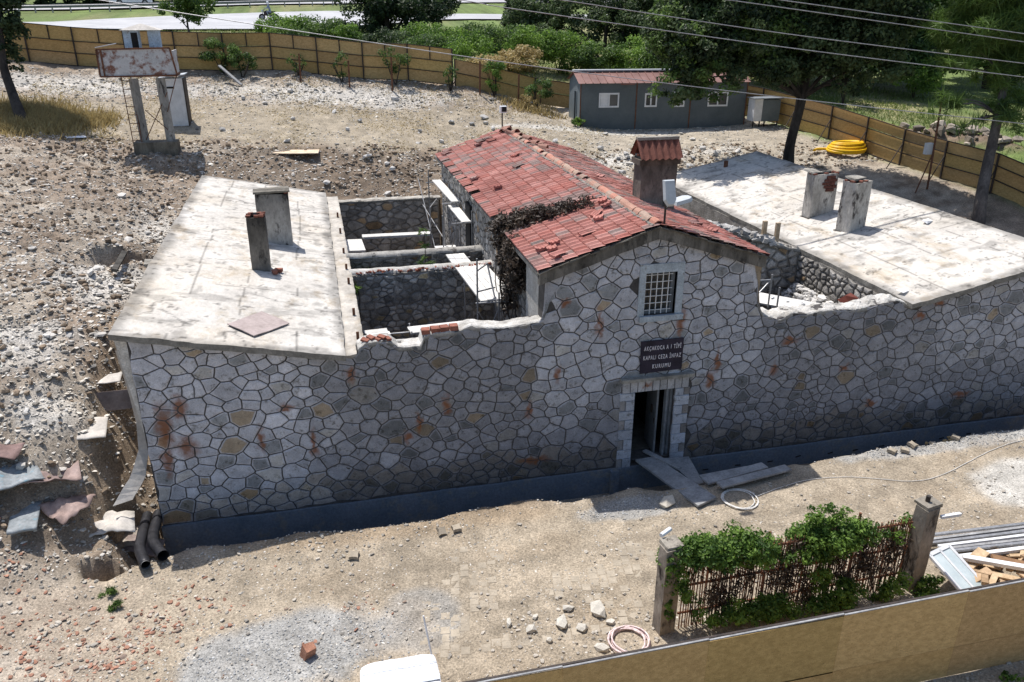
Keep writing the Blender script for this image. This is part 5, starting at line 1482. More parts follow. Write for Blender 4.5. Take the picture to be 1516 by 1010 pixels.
hoarding([(5.0, -8.62), (7.44, -8.62), (24.5, -8.62)], 1.92, "near tan fence of boards crossing the bottom right corner of the yard", 2.44, -1, (0, .36, 1), posts=False, zfun=lambda x, y: 1.22 + .004 * (x - 5), capstrip=True)
# ---------------------------------------------------------------- grey site cabin
E0 = Vector((18.85, 26.1, 0)); E1 = Vector((28.40, 25.22, 0)); dr = (E1 - E0).normalized(); nb_ = Vector((-dr.y, dr.x, 0)); LC = (E1 - E0).length; WC = 2.95
zc = 6.28
cab = thing("site_cabin", (E0.x, E0.y, zc), "grey sandwich panel site cabin with brown sheet roof and white windows", "cabin")
def cpt(u, w, z): p = E0 + dr * u + nb_ * w; return Vector((p.x, p.y, zc + z))
HC = 2.3
def slabbox(u0, u1, w0, w1, z0, z1, nm, mat, par, col=None, **k):
    m = MB(); vs = [cpt(u, w, z) for z in (z0, z1) for w in (w0, w1) for u in (u0, u1)]
    m.add(vs, [(0, 2, 3, 1), (4, 5, 7, 6), (0, 1, 5, 4), (2, 6, 7, 3), (0, 4, 6, 2), (1, 3, 7, 5)], col); return m.build(nm, mat, par, **k)
wins = [(1.08, 2.14, 1.02, 1.72), (3.69, 4.32, 1.02, 1.68), (5.26, 5.92, 1.0, 1.74), (7.36, 8.46, 1.0, 1.72)]
# front wall with openings, vertical panels
us = [0, .96, 1.08, 2.14, 3.17, 3.69, 4.32, 5.26, 5.92, 6.3, 7.36, 8.46, LC]
for a, b in zip(us[:-1], us[1:]):
    w = [q for q in wins if abs(q[0] - a) < .01]
    if w: slabbox(a, b, 0, .06, -.25, w[0][2], "wall_panel", M_PANEL, cab); slabbox(a, b, 0, .06, w[0][3], HC, "wall_panel", M_PANEL, cab)
    else: slabbox(a, b, 0, .06, -.25, HC, "wall_panel", M_PANEL, cab)
for u in (0.0, 3.17, 6.3, LC): slabbox(u - .03, u + .03, -.02, -.002, -.2, HC, "corner_strip", M_RUSTY, cab)
slabbox(0, LC, WC - .06, WC, -.3, HC, "wall_panel", M_PANEL, cab)
m = MB(); 
vs = [cpt(LC - .06, .06, -.3), cpt(LC - .06, WC - .06, -.3), cpt(LC - .06, WC - .06, HC), cpt(LC - .06, WC / 2, HC + .48), cpt(LC - .06, .06, HC)]
vs += [p + dr * .06 for p in vs]; m.add(vs, [(0, 1, 2, 3, 4), (9, 8, 7, 6, 5)] + [(i, (i + 1) % 5, 5 + (i + 1) % 5, 5 + i) for i in range(5)]); m.build("gable_panel", M_PANEL, cab)
# near gable with doorway between w .95 and 1.6
def gz(w): return HC + .48 * (1 - abs(w - WC / 2) / (WC / 2))
for (w0, w1, z0) in ((.06, .4, -.25), (.4, .95, -.25), (.95, 1.60, 1.75), (1.60, 2.25, -.3), (2.25, WC - .06, -.3)):
    cutsw = [w0, w1] if not (w0 < WC / 2 < w1) else [w0, WC / 2, w1]
    for a, b in zip(cutsw[:-1], cutsw[1:]):
        vs = [cpt(0, a, z0), cpt(0, b, z0), cpt(0, b, gz(b) - .02), cpt(0, a, gz(a) - .02)]; vs += [p + dr * .05 for p in vs]
        MB().add(vs, [(0, 1, 2, 3), (7, 6, 5, 4), (0, 4, 5, 1), (1, 5, 6, 2), (2, 6, 7, 3), (3, 7, 4, 0)], (1.5, 1.5, 1.5)).build("gable_panel", M_PANEL, cab)
slabbox(.3, .35, .9, 1.7, -.2, 1.8, "doorway_shade", M_DARK, cab)  # near black sheet as the shade within the doorway
slabbox(-.05, -.005, .87, .95, -.2, 1.8, "door_post", M_PANEL, cab, (2, 2, 2))
slabbox(.4, LC - .1, .3, WC - .1, .0, .1, "cabin_floor", M_DARK, cab); slabbox(.4, LC - .1, .5, .55, .1, HC, "inner_shade", M_DARK, cab)  # floor and sheet coloured near black as shade behind the windows
slabbox(-.1, LC, .0, WC, -.6, -.26, "plinth", M_SLABEDGE, cab)
for k, (a, b, z0, z1) in enumerate(wins):
    wf = slabbox(a - .04, b + .04, -.03, -.001, z0 - .04, z0 + .05, "window_frame", M_WHITE, cab)
    slabbox(a - .04, b + .04, -.03, -.001, z1 - .05, z1 + .04, "frame_piece", M_WHITE, wf)
    for u in (a, b, (a + b) / 2): slabbox(u - .04, u + .04, -.028, -.002, z0 + .05, z1 - .05, "frame_piece", M_WHITE, wf)
    slabbox(a, b, .03, .04, z0, z1, "pane", M_GLASS, wf)
    if k == 0: slabbox(a + .06, (a + b) / 2 - .04, .01, .02, z0 + .05, z1 - .05, "pale_sash", M_WHITE, wf)
    if k == 2:
        for z in np.linspace(z0 + .12, z1 - .12, 5): slabbox(a, b, -.02, .0, z - .025, z + .025, "louvre", M_GALV, wf)
# roof sheets: ribbed
nr = 24
for side in (0, 1):
    for i in range(nr):
        u0 = -.15 + (LC + .3) * i / nr; u1 = -.15 + (LC + .3) * (i + 1) / nr
        wa = -.12 if side == 0 else WC + .12
        za = gz(0) - .03
        c = random.uniform(.9, 1.1)
        vs = [cpt(u0, wa, za), cpt(u1 - .05, wa, za), cpt(u1 - .05, WC / 2, HC + .50), cpt(u0, WC / 2, HC + .50),
              cpt(u1 - .035, wa, za + .045), cpt(u1 - .01, wa, za + .045), cpt(u1, wa, za), cpt(u1 - .035, WC / 2, HC + .545), cpt(u1 - .01, WC / 2, HC + .545), cpt(u1, WC / 2, HC + .50)]
        MB().add(vs, [(0, 1, 2, 3), (1, 4, 7, 2), (4, 5, 8, 7), (5, 6, 9, 8)], (c, c, c)).build("roof_sheet", M_PANELROOF, cab)
slabbox(-.15, LC + .15, WC / 2 - .2, WC / 2 + .2, HC + .5, HC + .58, "ridge_cap", M_LAMP, cab)
slabbox(3.9 * .0 + 2.2, 3.0, -.16, -.11, HC - .12, HC - .02, "bent_gutter_piece", M_PANELROOF, cab)

# ---------------------------------------------------------------- cabinet by the right hoarding
kc = thing("cabinet", (29.1, 24.4, hz(29.1, 24.4)), "small white and dark cabinet on legs between the grey cabin and the board fence", "cabinet")
z = 6.5
MB().box(28.45, 28.95, 24.3, 25.0, z, z + 1.2, (1.0, 1.0, 1.0)).build("white_side", M_WHITE, kc)
MB().box(28.96, 30.05, 24.3, 25.0, z - .02, z + 1.15, (1.3, 1.3, 1.3)).build("dark_side", M_PANEL, kc)
for x in (28.5, 28.9, 29.2, 30.0): MB().box(x - .03, x + .03, 24.35, 24.41, z - .5, z).build("leg", M_STEEL, kc)
MB().box(28.35, 30.15, 24.2, 25.1, z + 1.2, z + 1.25).build("lid", M_DOOR, kc)

# ---------------------------------------------------------------- lookout billboard
bx, by = -2.1, 20.1; gb = hz(bx, by)
bb = thing("watch_tower", (bx, by, gb), "derelict small watch tower with flaking white panel, two legs and concrete base", "tower")
MB().box(-2.98, -1.25, 19.55, 20.35, gb - .3, gb + .42, (.9, .85, .75)).build("concrete_base", M_CONC, bb)
for x in (-2.55, -1.5):
    m = MB(); m.tube([(x - .03, 20.0, gb + .3), (x - .12, 20.25, gb + 2.95)], .19, 4, (.8, .78, .75)); m.build("leg", M_CONCW, bb)
m = MB(); P = [(-3.88, 20.1, 9.72), (-.9, 20.1, 9.74), (-1.05, 20.1, 10.82), (-3.86, 20.1, 10.78)]
m.add(P + [(a, b + .05, c) for a, b, c in P], [(0, 1, 2, 3), (7, 6, 5, 4), (0, 4, 5, 1), (1, 5, 6, 2), (2, 6, 7, 3), (3, 7, 4, 0)]); m.build("front_panel", M_BILLBOARD, bb)
for (a, b) in (((-3.88, 20.08, 9.72), (-.9, 20.08, 9.74)), ((-.9, 20.08, 9.74), (-1.05, 20.08, 10.82)), ((-1.05, 20.08, 10.82), (-3.86, 20.08, 10.78)), ((-3.86, 20.08, 10.78), (-3.88, 20.08, 9.72)), ((-3.7, 20.07, 9.74), (-3.7, 20.07, 10.8))):
    MB().beam(a, b, .06, .06).build("panel_frame", M_RUSTY, bb)
m = MB(); m.box(-3.85, -.95, 20.2, 21.4, 9.68, 9.76); m.build("platform", M_RUSTY, bb)
for x0, x1 in ((-3.84, -3.79), (-1.02, -.97)): MB().box(x0, x1, 20.2, 21.4, 9.8, 10.7).build("side_panel", M_BILLBOARD, bb)
for (x0, x1) in ((-2.85, -2.25), (-1.9, -1.45)):
    MB().box(x0, x1, 20.6, 21.0, 10.6, 11.5, (1.1, 1.2, 1.3)).build("tower_post", M_BLUEPLASTER, bb)
m = MB(); c = (-2.15, 20.85, 11.75); q = [(-2.95, 20.4, 11.5), (-1.35, 20.4, 11.5), (-1.35, 21.3, 11.5), (-2.95, 21.3, 11.5)]
m.add(q + [c], [(0, 1, 4), (1, 2, 4), (2, 3, 4), (3, 0, 4), (3, 2, 1, 0)]); m.build("hipped_roof", M_MEMBRANE, bb)
MB().box(-2.55, -2.3, 20.59, 20.599, 10.7, 11.4).build("dark_strip", M_DARK, bb)  # near black strip laid on the right part of the left post
MB().beam((-3.9, 20.15, 10.85), (-3.1, 20.3, 11.0), .05, .03).build("loose_strip", M_WHITE, bb)
for a, b in (((-2.5, 19.9, gb + .5), (-1.4, 20.1, gb + 2.4)), ((-1.5, 19.9, gb + .8), (-2.4, 20.1, gb + 1.7)), ((-.95, 20.1, 9.7), (-1.5, 20.0, gb + 1.6))): MB().tube([a, b], .018, 5).build("tie_rod", M_RUSTY, bb)
ld = thing("ladder", (-2.9, 20.0, gb), "rusty ladder leaning up behind the left leg of the watch tower", "ladder")
for dx in (-.14, .2): MB().tube([(-2.85 + dx, 19.7, gb), (-3.0 + dx * 1.1, 20.35, 9.7)], .02, 5).build("stile", M_RUSTY, ld)
for i in range(9):
    k = (i + .5) / 9; MB().tube([(-2.85 - .15 * k - .14, 19.7 + .65 * k, gb + (9.7 - gb) * k), (-2.85 - .15 * k + .22, 19.7 + .65 * k, gb + (9.7 - gb) * k)], .015, 5).build("rung", M_RUSTY, ld)
# outhouse
go = hz(-1.7, 23.6)
oh = thing("outhouse", (-1.75, 23.7, go), "narrow white metal booth with a dark slot standing behind the watch tower", "booth")
MB().box(-2.02, -1.18, 23.3, 24.2, go - .05, go + 2.05).build("booth_body", M_WHITE, oh)
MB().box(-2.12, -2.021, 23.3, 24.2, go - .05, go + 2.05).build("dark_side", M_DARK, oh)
MB().box(-1.179, -1.13, 23.28, 24.22, go - .05, go + 2.05).build("corner_trim", M_STEEL, oh)
MB().box(-1.9, -1.58, 23.28, 23.299, go + 1.62, go + 1.7).build("slot", M_DARK, oh)
MB().box(-1.92, -1.34, 23.285, 23.297, go + .1, go + 1.55, (.93, .94, .95)).build("door_panel", M_WHITE, oh)
MB().add([(-2.2, 23.2, go + 2.06), (-1.05, 23.2, go + 2.2), (-1.05, 24.35, go + 2.2), (-2.2, 24.35, go + 2.06), (-2.2, 23.2, go + 2.1), (-1.05, 23.2, go + 2.24), (-1.05, 24.35, go + 2.24), (-2.2, 24.35, go + 2.1)], [(0, 3, 2, 1), (4, 5, 6, 7), (0, 1, 5, 4), (1, 2, 6, 5), (2, 3, 7, 6), (3, 0, 4, 7)]).build("lid", M_LAMP, oh)
# red pole with white box at the right hoarding
rp2 = thing("red_pole", (31.7, 14.0, hz(31.7, 14.0)), "leaning rusty red pole with a white box standing against right board fence", "pole")
MB().tube([(31.55, 13.6, hz(31.6, 13.7)), (31.9, 14.2, 8.6)], .045, 6).build("pole", M_RUSTY, rp2)
MB().box(31.75, 32.1, 14.2, 14.3, 8.55, 8.68).build("top_bracket", M_WHITE, rp2)
MB().box(31.45, 31.8, 14.0, 14.2, 6.25, 6.75).build("white_box", M_WHITE, rp2)
MB().tube([(30.95, 13.6, hz(31, 13.6)), (31.75, 13.9, 6.4)], .03, 5).build("brace", M_RUSTY, rp2)
# rubble posts in front of the long hoarding
for i, (x, y, h, d) in enumerate(((4.0, 30.2, 1.5, "first"), (6.6, 29.8, 1.4, "second"), (8.9, 29.3, 1.75, "third"), (13.8, 29.0, 1.8, "fourth"), (16.0, 28.8, 1.7, "fifth"))):
    z = hz(x, y); t = MB().tube([(x, y, z - .2), (x + .03, y, z + h)], .05, 6, (.9, .9, .9)).build("stake", M_RUSTY)
    tag(t, d + " from the left of the thin stakes standing before the back board fence", "stake", "stakes before the back board fence")
t = MB().beam((-.2, 30.5, hz(-.2, 30.5) + .8), (.9, 29.6, hz(.9, 29.6) + .1), .18, .06).build("fallen_board", M_WOODGREY); tag(t, "grey board leaning down in the brush behind the booth", "board")

# ---------------------------------------------------------------- overhead wires
WIRES = [
    [ (-6.31, 12.45, 13.33), (-1.60, 11.55, 12.60), (3.41, 10.57, 11.84), (11.36, 9.01, 10.69), (19.72, 7.39, 9.68), (28.05, 5.79, 8.79), (34.11, 4.61, 8.15) ],
    [ (4.66, 11.05, 13.37), (9.80, 10.02, 12.58), (11.08, 9.76, 12.38), (19.94, 8.01, 11.22), (28.26, 6.38, 10.26), (34.31, 5.18, 9.57) ],
    [ (7.39, 10.68, 13.37), (12.66, 9.65, 12.65), (19.91, 8.20, 11.65), (28.30, 6.55, 10.69), (34.35, 5.35, 10.00) ],
    [ (12.63, 9.91, 13.26), (18.13, 8.88, 12.67), (19.05, 8.70, 12.56), (28.37, 6.83, 11.37), (34.39, 5.60, 10.60) ],
    [ (14.44, 9.70, 13.36), (19.98, 8.61, 12.67), (28.39, 6.94, 11.63), (34.42, 5.71, 10.88) ],
]
def cr(pts, n=8):
    A = [Vector(p) for p in pts]; out = []
    for k in range(len(A) - 1):
        p0, p1, p2, p3 = A[max(k - 1, 0)], A[k], A[k + 1], A[min(k + 2, len(A) - 1)]
        for i in range(n):
            f_ = i / n; out.append(.5 * ((2 * p1) + (p2 - p0) * f_ + (2 * p0 - 5 * p1 + 4 * p2 - p3) * f_ ** 2 + (3 * p1 - p0 - 3 * p2 + p3) * f_ ** 3))
    return out + [A[-1]]
for i, w in enumerate(WIRES):
    t = MB().tube(cr(w), .014, 5).build("overhead_wire", M_GALV, None, smooth=True)
    tag(t, ("lowest, longest", "second lowest", "third lowest", "second highest", "highest, shortest")[i] + " of the grey overhead wires crossing the upper right", "wire", "overhead wires")

# ---------------------------------------------------------------- guard rail, car, rider
gr = thing("guard_rail", (-24, 81, hz(-24, 81)), "steel guard rail between the two roads at the top left", "guard rail")
path = [(-45, 74), (-30, 79.2), (-24, 81.3), (-14, 85.2), (0.5, 90.8), (9, 93.5)]
pl = cr([(a, b, float(base_h(np.array([a]), np.array([b]))[0])) for a, b in path], 6)
vs = []; pf_ = [(-.0, .45), (-.05, .52), (0, .60), (-.05, .68), (0, .76)]
for p in pl: vs += [(p.x + a, p.y + a * 2, p.z + b) for a, b in pf_]
MB().add(vs, [(i * 5 + k, (i + 1) * 5 + k, (i + 1) * 5 + k + 1, i * 5 + k + 1) for i in range(len(pl) - 1) for k in range(4)]).build("beam", M_GALV, gr)
for p in pl[::1]: MB().box(p.x - .06, p.x + .06, p.y + .05, p.y + .15, p.z - .3, p.z + .6).build("post", M_GALV, gr)

def lathe_wheel(m, c, r, w, axis_v):
    a = Vector(axis_v).normalized(); m.tube([Vector(c) - a * w / 2, Vector(c) + a * w / 2], r, 14)
def car(x, y, rz, label):
    z = float(base_h(np.array([x]), np.array([y]))[0]) + .12
    t = thing("car", (x, y, z), label, "car"); R = rotm(0, 0, rz)
    def W(p): return Vector((x, y, z)) + R @ Vector(p)
    prof_ = [(-2.15, .32), (-2.2, .62), (-2.1, .86), (-1.75, .95), (-1.15, 1.0), (-.5, 1.42), (.75, 1.45), (1.55, 1.05), (2.0, .98), (2.18, .75), (2.2, .35)]
    m = MB(); secs = [(-.86, .93, .0), (-.8, 1.0, .0), (.8, 1.0, 0), (.86, .93, 0)]
    vs = []; n = len(prof_)
    for (yy, k, _) in secs:
        for a, b in prof_:
            inn = .12 if b > 1.1 else 0
            vs.append(W((a * k, yy * (1 - inn), .32 + (b - .32) * (k if abs(yy) > .82 else 1))))
    fs = [(s * n + i, s * n + (i + 1) % n, (s + 1) * n + (i + 1) % n, (s + 1) * n + i) for s in range(3) for i in range(n)] + [tuple(range(n)), tuple(range(4 * n - 1, 3 * n - 1, -1))]
    m.add(vs, fs); m.build("body", M_CAR, t)
    for s in (-1, 1):
        yy = s * .79
        for (a, b, c_, d) in (((-.95, 1.04), (-.48, 1.36), (.02, 1.38), (.02, 1.04)), ((.10, 1.04), (.10, 1.38), (.70, 1.38), (1.2, 1.06))):
            m = MB(); k = s * .012
            vs = [W((p[0], s * (.80 if p[1] > 1.2 else .868) + k, p[1])) for p in (a, b, c_, d)]; vs += [v - R @ Vector((0, s * .02, 0)) for v in vs[:4]]
            m.add(vs, [(0, 1, 2, 3), (7, 6, 5, 4), (0, 4, 5, 1), (1, 5, 6, 2), (2, 6, 7, 3), (3, 7, 4, 0)]); m.build("side_window", M_GLASS, t)
        for xx in (-1.35, 1.35):
            m = MB(); lathe_wheel(m, W((xx, s * .80, .32)), .32, .2, R @ Vector((0, 1, 0))); w = m.build("wheel", M_BLACK, t)
            m = MB(); lathe_wheel(m, W((xx, s * .905, .32)), .19, .02, R @ Vector((0, 1, 0))); m.build("rim", M_GALV, w)
    for a, b, nm in (((-1.12, 1.03), (-.52, 1.42), "windscreen"), ((1.5, 1.08), (.8, 1.44), "rear_window")):
        m = MB(); o_ = Vector((-.015 if nm == "windscreen" else .015, 0, .02))
        vs = [W(Vector((a[0], -.7, a[1])) + o_), W(Vector((a[0], .7, a[1])) + o_), W(Vector((b[0], .62, b[1])) + o_), W(Vector((b[0], -.62, b[1])) + o_)]
        vs += [v - Vector((0, 0, .02)) for v in vs]; m.add(vs, [(0, 1, 2, 3), (7, 6, 5, 4)] + [(i, (i + 1) % 4, 4 + (i + 1) % 4, 4 + i) for i in range(4)]); m.build(nm, M_GLASS, t)
    for s in (-1, 1):
        MB().obox(W((-2.17, s * .6, .7)), (.06, .3, .14), R).build("headlight", M_GLASS, t); MB().obox(W((2.17, s * .62, .78)), (.06, .25, .14), R, (1, .3, .3)).build("tail_light", M_BRICK, t)
    return t
car(-14.6, 89.5, .36, "white saloon car driving on the far road at top left")
car(21.5, 97.0, .3, "pale car partly in view on the far road at top centre")

# rider on a motorcycle
mx_, my_ = 1.0, 74.5; mz = float(base_h(np.array([mx_]), np.array([my_]))[0]) + .1
mc = thing("motorcycle", (mx_, my_, mz), "dark motorcycle ridden along near road at top left", "motorcycle")
Rm = rotm(0, 0, .25)
def MW(p): return Vector((mx_, my_, mz)) + Rm @ Vector(p)
for xx in (-.68, .66):
    m = MB(); lathe_wheel(m, MW((xx, 0, .32)), .32, .12, Rm @ Vector((0, 1, 0))); w = m.build("wheel", M_BLACK, mc)
    m = MB(); lathe_wheel(m, MW((xx, 0, .32)), .18, .135, Rm @ Vector((0, 1, 0))); m.build("rim", M_GALV, w)
MB().add([MW(p) for p in ((-.45, -.14, .45), (.35, -.14, .4), (.45, -.12, .78), (-.15, -.16, .95), (-.45, -.1, .85), (-.45, .14, .45), (.35, .14, .4), (.45, .12, .78), (-.15, .16, .95), (-.45, .1, .85))],
         [(0, 1, 2, 3, 4), (9, 8, 7, 6, 5)] + [(i, (i + 1) % 5, 5 + (i + 1) % 5, 5 + i) for i in range(5)]).build("engine_and_tank", M_STEEL, mc)
MB().obox(MW((.3, 0, .82)), (.75, .28, .1), Rm).build("seat", M_BLACK, mc)
MB().tube([MW((-.68, 0, .32)), MW((-.48, 0, 1.0))], .04, 6).build("fork", M_GALV, mc)
MB().tube([MW((-.38, -.35, 1.05)), MW((-.48, 0, 1.02)), MW((-.38, .35, 1.05))], .02, 6).build("handlebar", M_STEEL, mc)
MB().obox(MW((-.62, 0, .92)), (.12, .18, .18), Rm).build("headlight", M_LAMP, mc)
MB().tube([MW((.0, -.16, .35)), MW((.75, -.18, .45))], .05, 6).build("exhaust", M_GALV, mc)
MAT_CL = pmat("grey blue riding clothes", (.16, .20, .26), (.24, .29, .35), 4, .9, .2, 20, attr=False); MAT_SK = pmat("skin", (.35, .21, .15), (.42, .26, .19), 4, .6, 0, attr=False)
def skin_body(name, verts, edges, radii, root, mat, parent, loc, R):
    me = bpy.data.meshes.new(name); me.from_pydata([tuple(v) for v in verts], edges, [])
    o = bpy.data.objects.new(name, me); COL.objects.link(o)
    md = o.modifiers.new("s", 'SKIN'); 
    sv = me.skin_vertices[0].data if me.skin_vertices else None
    if sv is None:
        bpy.context.view_layer.update(); sv = me.skin_vertices[0].data
    for i, r in enumerate(radii): sv[i].radius = (r, r) if not isinstance(r, tuple) else r
    sv[root].use_root = True
    sb = o.modifiers.new("u", 'SUBSURF'); sb.levels = 1; sb.render_levels = 1
    bpy.context.view_layer.update()
    m2 = bpy.data.meshes.new_from_object(o.evaluated_get(bpy.context.evaluated_depsgraph_get()))
    bpy.data.objects.remove(o)
    for v in m2.vertices: v.co = R @ v.co
    m2.materials.clear(); m2.materials.append(mat)
    for p in m2.polygons: p.use_smooth = True
    ob = bpy.data.objects.new(name, m2); finish(ob, parent, loc); return ob
per = thing("person", (mx_, my_, mz + .8), "person in grey blue clothes and white helmet riding the motorcycle", "person")
V_ = [(.2, 0, .0), (.15, 0, .25), (.08, 0, .5), (.05, 0, .62), (.03, 0, .72), (.05, .2, .52), (-.08, .28, .3), (-.34, .34, .28), (.05, -.2, .52), (-.08, -.28, .3), (-.34, -.34, .28),
      (.18, .12, -.02), (-.2, .2, -.0), (-.05, .2, -.42), (-.17, .2, -.46), (.18, -.12, -.02), (-.2, -.2, -.0), (-.05, -.2, -.42), (-.17, -.2, -.46)]
E_ = [(0, 1), (1, 2), (2, 3), (3, 4), (2, 5), (5, 6), (6, 7), (2, 8), (8, 9), (9, 10), (0, 11), (11, 12), (12, 13), (13, 14), (0, 15), (15, 16), (16, 17), (17, 18)]
Rr = [(.16, .13), (.16, .12), (.17, .12), .06, .07, .07, .05, .035, .07, .05, .035, .1, .075, .05, .04, .1, .075, .05, .04]
skin_body("body", V_, E_, Rr, 0, MAT_CL, per, (mx_, my_, mz + .86), Rm)
bm_ = bmesh.new(); bmesh.ops.create_icosphere(bm_, subdivisions=2, radius=.145); 
for v in bm_.verts: v.co.z *= 1.1
me = bpy.data.meshes.new("helmet"); bm_.to_mesh(me); bm_.free(); me.materials.append(M_WHITE)
ca = me.color_attributes.new("Col", 'FLOAT_COLOR', 'POINT'); ca.data.foreach_set("color", [1.0] * (4 * len(me.vertices)))
o = bpy.data.objects.new("helmet", me); hp_ = MW((0.0, 0, 1.66)); finish(o, per, hp_)
MB().obox(hp_ + Rm @ Vector((-.125, 0, -.01)), (.05, .17, .09), Rm).build("visor", M_GLASS, per)

# ---------------------------------------------------------------- foliage
def leaves(blobs, n, size, rng, sub=9, elong=1.0, up=.35, spread=.42, shell=.5, tone=(.0, 1.0)):
    """blobs: (x, y, z, rx, ry, rz); leaves gather in sub-clumps through each blob"""
    B = np.array(blobs, float); vol = B[:, 3] * B[:, 4] * B[:, 5]; pr = vol ** .7; pr /= pr.sum()
    SC_ = []; SR = []; ST = []
    for b, p in zip(B, pr):
        k = max(3, int(sub * len(B) * p))
        d = rng.normal(size=(k, 3)); d /= np.linalg.norm(d, axis=1)[:, None]
        r = (shell + (1 - shell) * rng.random(k)) ** .6
        SC_.append(b[:3] + d * r[:, None] * b[3:6]); SR.append(np.full(k, b[3:6].mean() * spread) * rng.uniform(.6, 1.3, k)); ST.append(rng.uniform(tone[0], tone[1], k))
    SC_ = np.concatenate(SC_); SR = np.concatenate(SR); ST = np.concatenate(ST)
    w = SR ** 2; w /= w.sum(); ci = rng.choice(len(SC_), n, p=w)
    d = rng.normal(size=(n, 3)); d /= np.linalg.norm(d, axis=1)[:, None]
    c = SC_[ci] + d * (SR[ci] * rng.random(n) ** .4)[:, None] * np.array([1, 1, .75])
    nrm = d * .7 + rng.normal(size=(n, 3)) * .6 + np.array([0, 0, up]); nrm /= np.linalg.norm(nrm, axis=1)[:, None]
    t = np.cross(nrm, rng.normal(size=(n, 3))); t /= np.linalg.norm(t, axis=1)[:, None]
    bt = np.cross(nrm, t)
    s = size * rng.uniform(.6, 1.4, n)[:, None]
    L_ = t * s * elong; W_ = bt * s * (.5 if elong < 2 else .5 / elong * 1.2)
    V = np.stack([c - L_ * .5, c + W_ * .6 - L_ * .05 + nrm * s * .08, c + L_ * .5, c - W_ * .6 - L_ * .05 + nrm * s * .08], 1)
    tn = np.clip(ST[ci] + rng.normal(0, .18, n), 0, 1)
    C_ = np.repeat(np.stack([tn, tn, tn], 1), 4, 0)
    return V.reshape(-1, 3), np.arange(n * 4).reshape(n, 4), C_
LR = np.random.default_rng(77)


def tree(name, label, cat, base, trunk, limbs, blobs, n, size, mat, bark=None, group=None, sub=9, elong=1, **kw):
    t = thing(name, base, label, cat, group)
    tr = MB(); tr.tube(cr([p[:3] for p in trunk], 4), [float(np.interp(i, range(0, len(trunk) * 4, 4), [p[3] for p in trunk])) for i in range(len(cr([p[:3] for p in trunk], 4)))], 9)
    tk = tr.build("trunk", bark or M_BARK, t, smooth=True)
    for lb in limbs:
        P_ = cr([p[:3] for p in lb], 3); r0 = lb[0][3]; r1 = lb[-1][3]
        MB().tube(P_, [r0 + (r1 - r0) * i / (len(P_) - 1) for i in range(len(P_))], 6).build("limb", bark or M_BARK, t, smooth=True)
    V, F, C_ = leaves(blobs, n, size, LR, sub, elong, **kw)
    np_mesh("crown", V, F, mat, t, C_)
    return t


def auto_limbs(root, blobs, r=.12, k=None):
    out = []
    for b in blobs[:k]:
        a = Vector(root); c = Vector(b[:3]); mid = a.lerp(c, .5) + Vector((random.uniform(-.3, .3), random.uniform(-.3, .3), random.uniform(-.1, .5)))
        out.append([(*a, r), (*mid, r * .6), (*c, r * .25)])
    return out
# ---------------------------------------------------------------- trees
bl = [(22.2, 18.3, 10.9, 1.9, 1.9, 1.6), (21.3, 19.2, 11.5, 1.6, 1.6, 1.4), (22.4, 17.6, 9.5, 1.4, 1.4, 1.0), (25.0, 17.6, 9.9, 1.4, 1.4, 1.0), (21.0, 18.2, 9.0, 1.2, 1.2, 0.9), (22.3, 18.9, 12.0, 1.8, 1.8, 1.6), (27.0, 18.0, 10.4, 2.1, 2.1, 1.5), (24.6, 18.8, 11.7, 2.3, 2.3, 2.1), (28.3, 17.5, 11.0, 2.2, 2.2, 1.6), (27.2, 18.2, 12.7, 2.4, 2.4, 2.2), (29.7, 16.4, 10.2, 1.7, 1.7, 1.0), (29.5, 16.6, 12.0, 2.0, 2.0, 1.8), (28.4, 16.4, 9.2, 1.0, 1.0, 0.5), (30.2, 15.4, 9.9, 1.1, 1.1, 0.6), (23.3, 19.2, 13.0, 2.4, 2.4, 2.1), (26.1, 18.4, 14.5, 2.4, 2.4, 2.4), (28.4, 16.8, 14.0, 2.2, 2.2, 2.0), (29.6, 16.2, 12.6, 1.6, 1.6, 1.4), (27.6, 17.4, 11.8, 1.8, 1.8, 1.3), (25.4, 17.8, 10.9, 1.9, 1.9, 1.5), (21.5, 18.0, 10.3, 1.3, 1.3, 1.0), (23.2, 17.0, 11.6, 1.6, 1.6, 1.2), (21.2, 17.2, 10.9, 1.2, 1.2, 1.0)]
tree("broadleaf_tree", "huge dark spreading tree with black trunk behind the right slab roof, overhanging the grey cabin", "tree", (27.06, 18.0, 5.17),
     [(27.0, 17.9, 4.9, .34), (27.05, 18.1, 6.2, .24), (27.4, 18.2, 8.2, .22), (27.6, 18.4, 9.8, .2), (28.0, 19, 12, .14)],
     auto_limbs((27.4, 18.2, 8.4), [bl[i] for i in (0, 3, 5, 7, 9, 10, 11, 12, 2)], .12), bl, 150000, .185, L_DARK, sub=40, tone=(.0, 1.0), spread=.32, shell=.4)
crown_t = [o_ for o_ in bpy.data.objects if o_.get('label', '').startswith('huge dark spreading')][0]
V, F, C_ = leaves([bl[i] for i in (0, 1, 5, 4, 20, 2, 7)], 26000, .15, LR, 30, 1.2, spread=.3, shell=.75, up=.5, tone=(.2, 1)); np_mesh("crown", V, F, L_MID, crown_t, C_)  # lighter leaf colour in these clumps paints the sunlit highlights of the crown
bl3 = [(36.5, 36.9, 12.0, 4.0, 4.0, 3.2), (42.5, 37.9, 12.4, 5.0, 5.0, 4.0), (47.2, 36.6, 12.0, 4.5, 4.5, 3.6), (47.0, 32.3, 9.9, 3.0, 3.0, 1.8), (42.9, 33.1, 9.7, 3.0, 3.0, 1.5), (37.4, 33.4, 9.9, 3.0, 3.0, 1.8)]
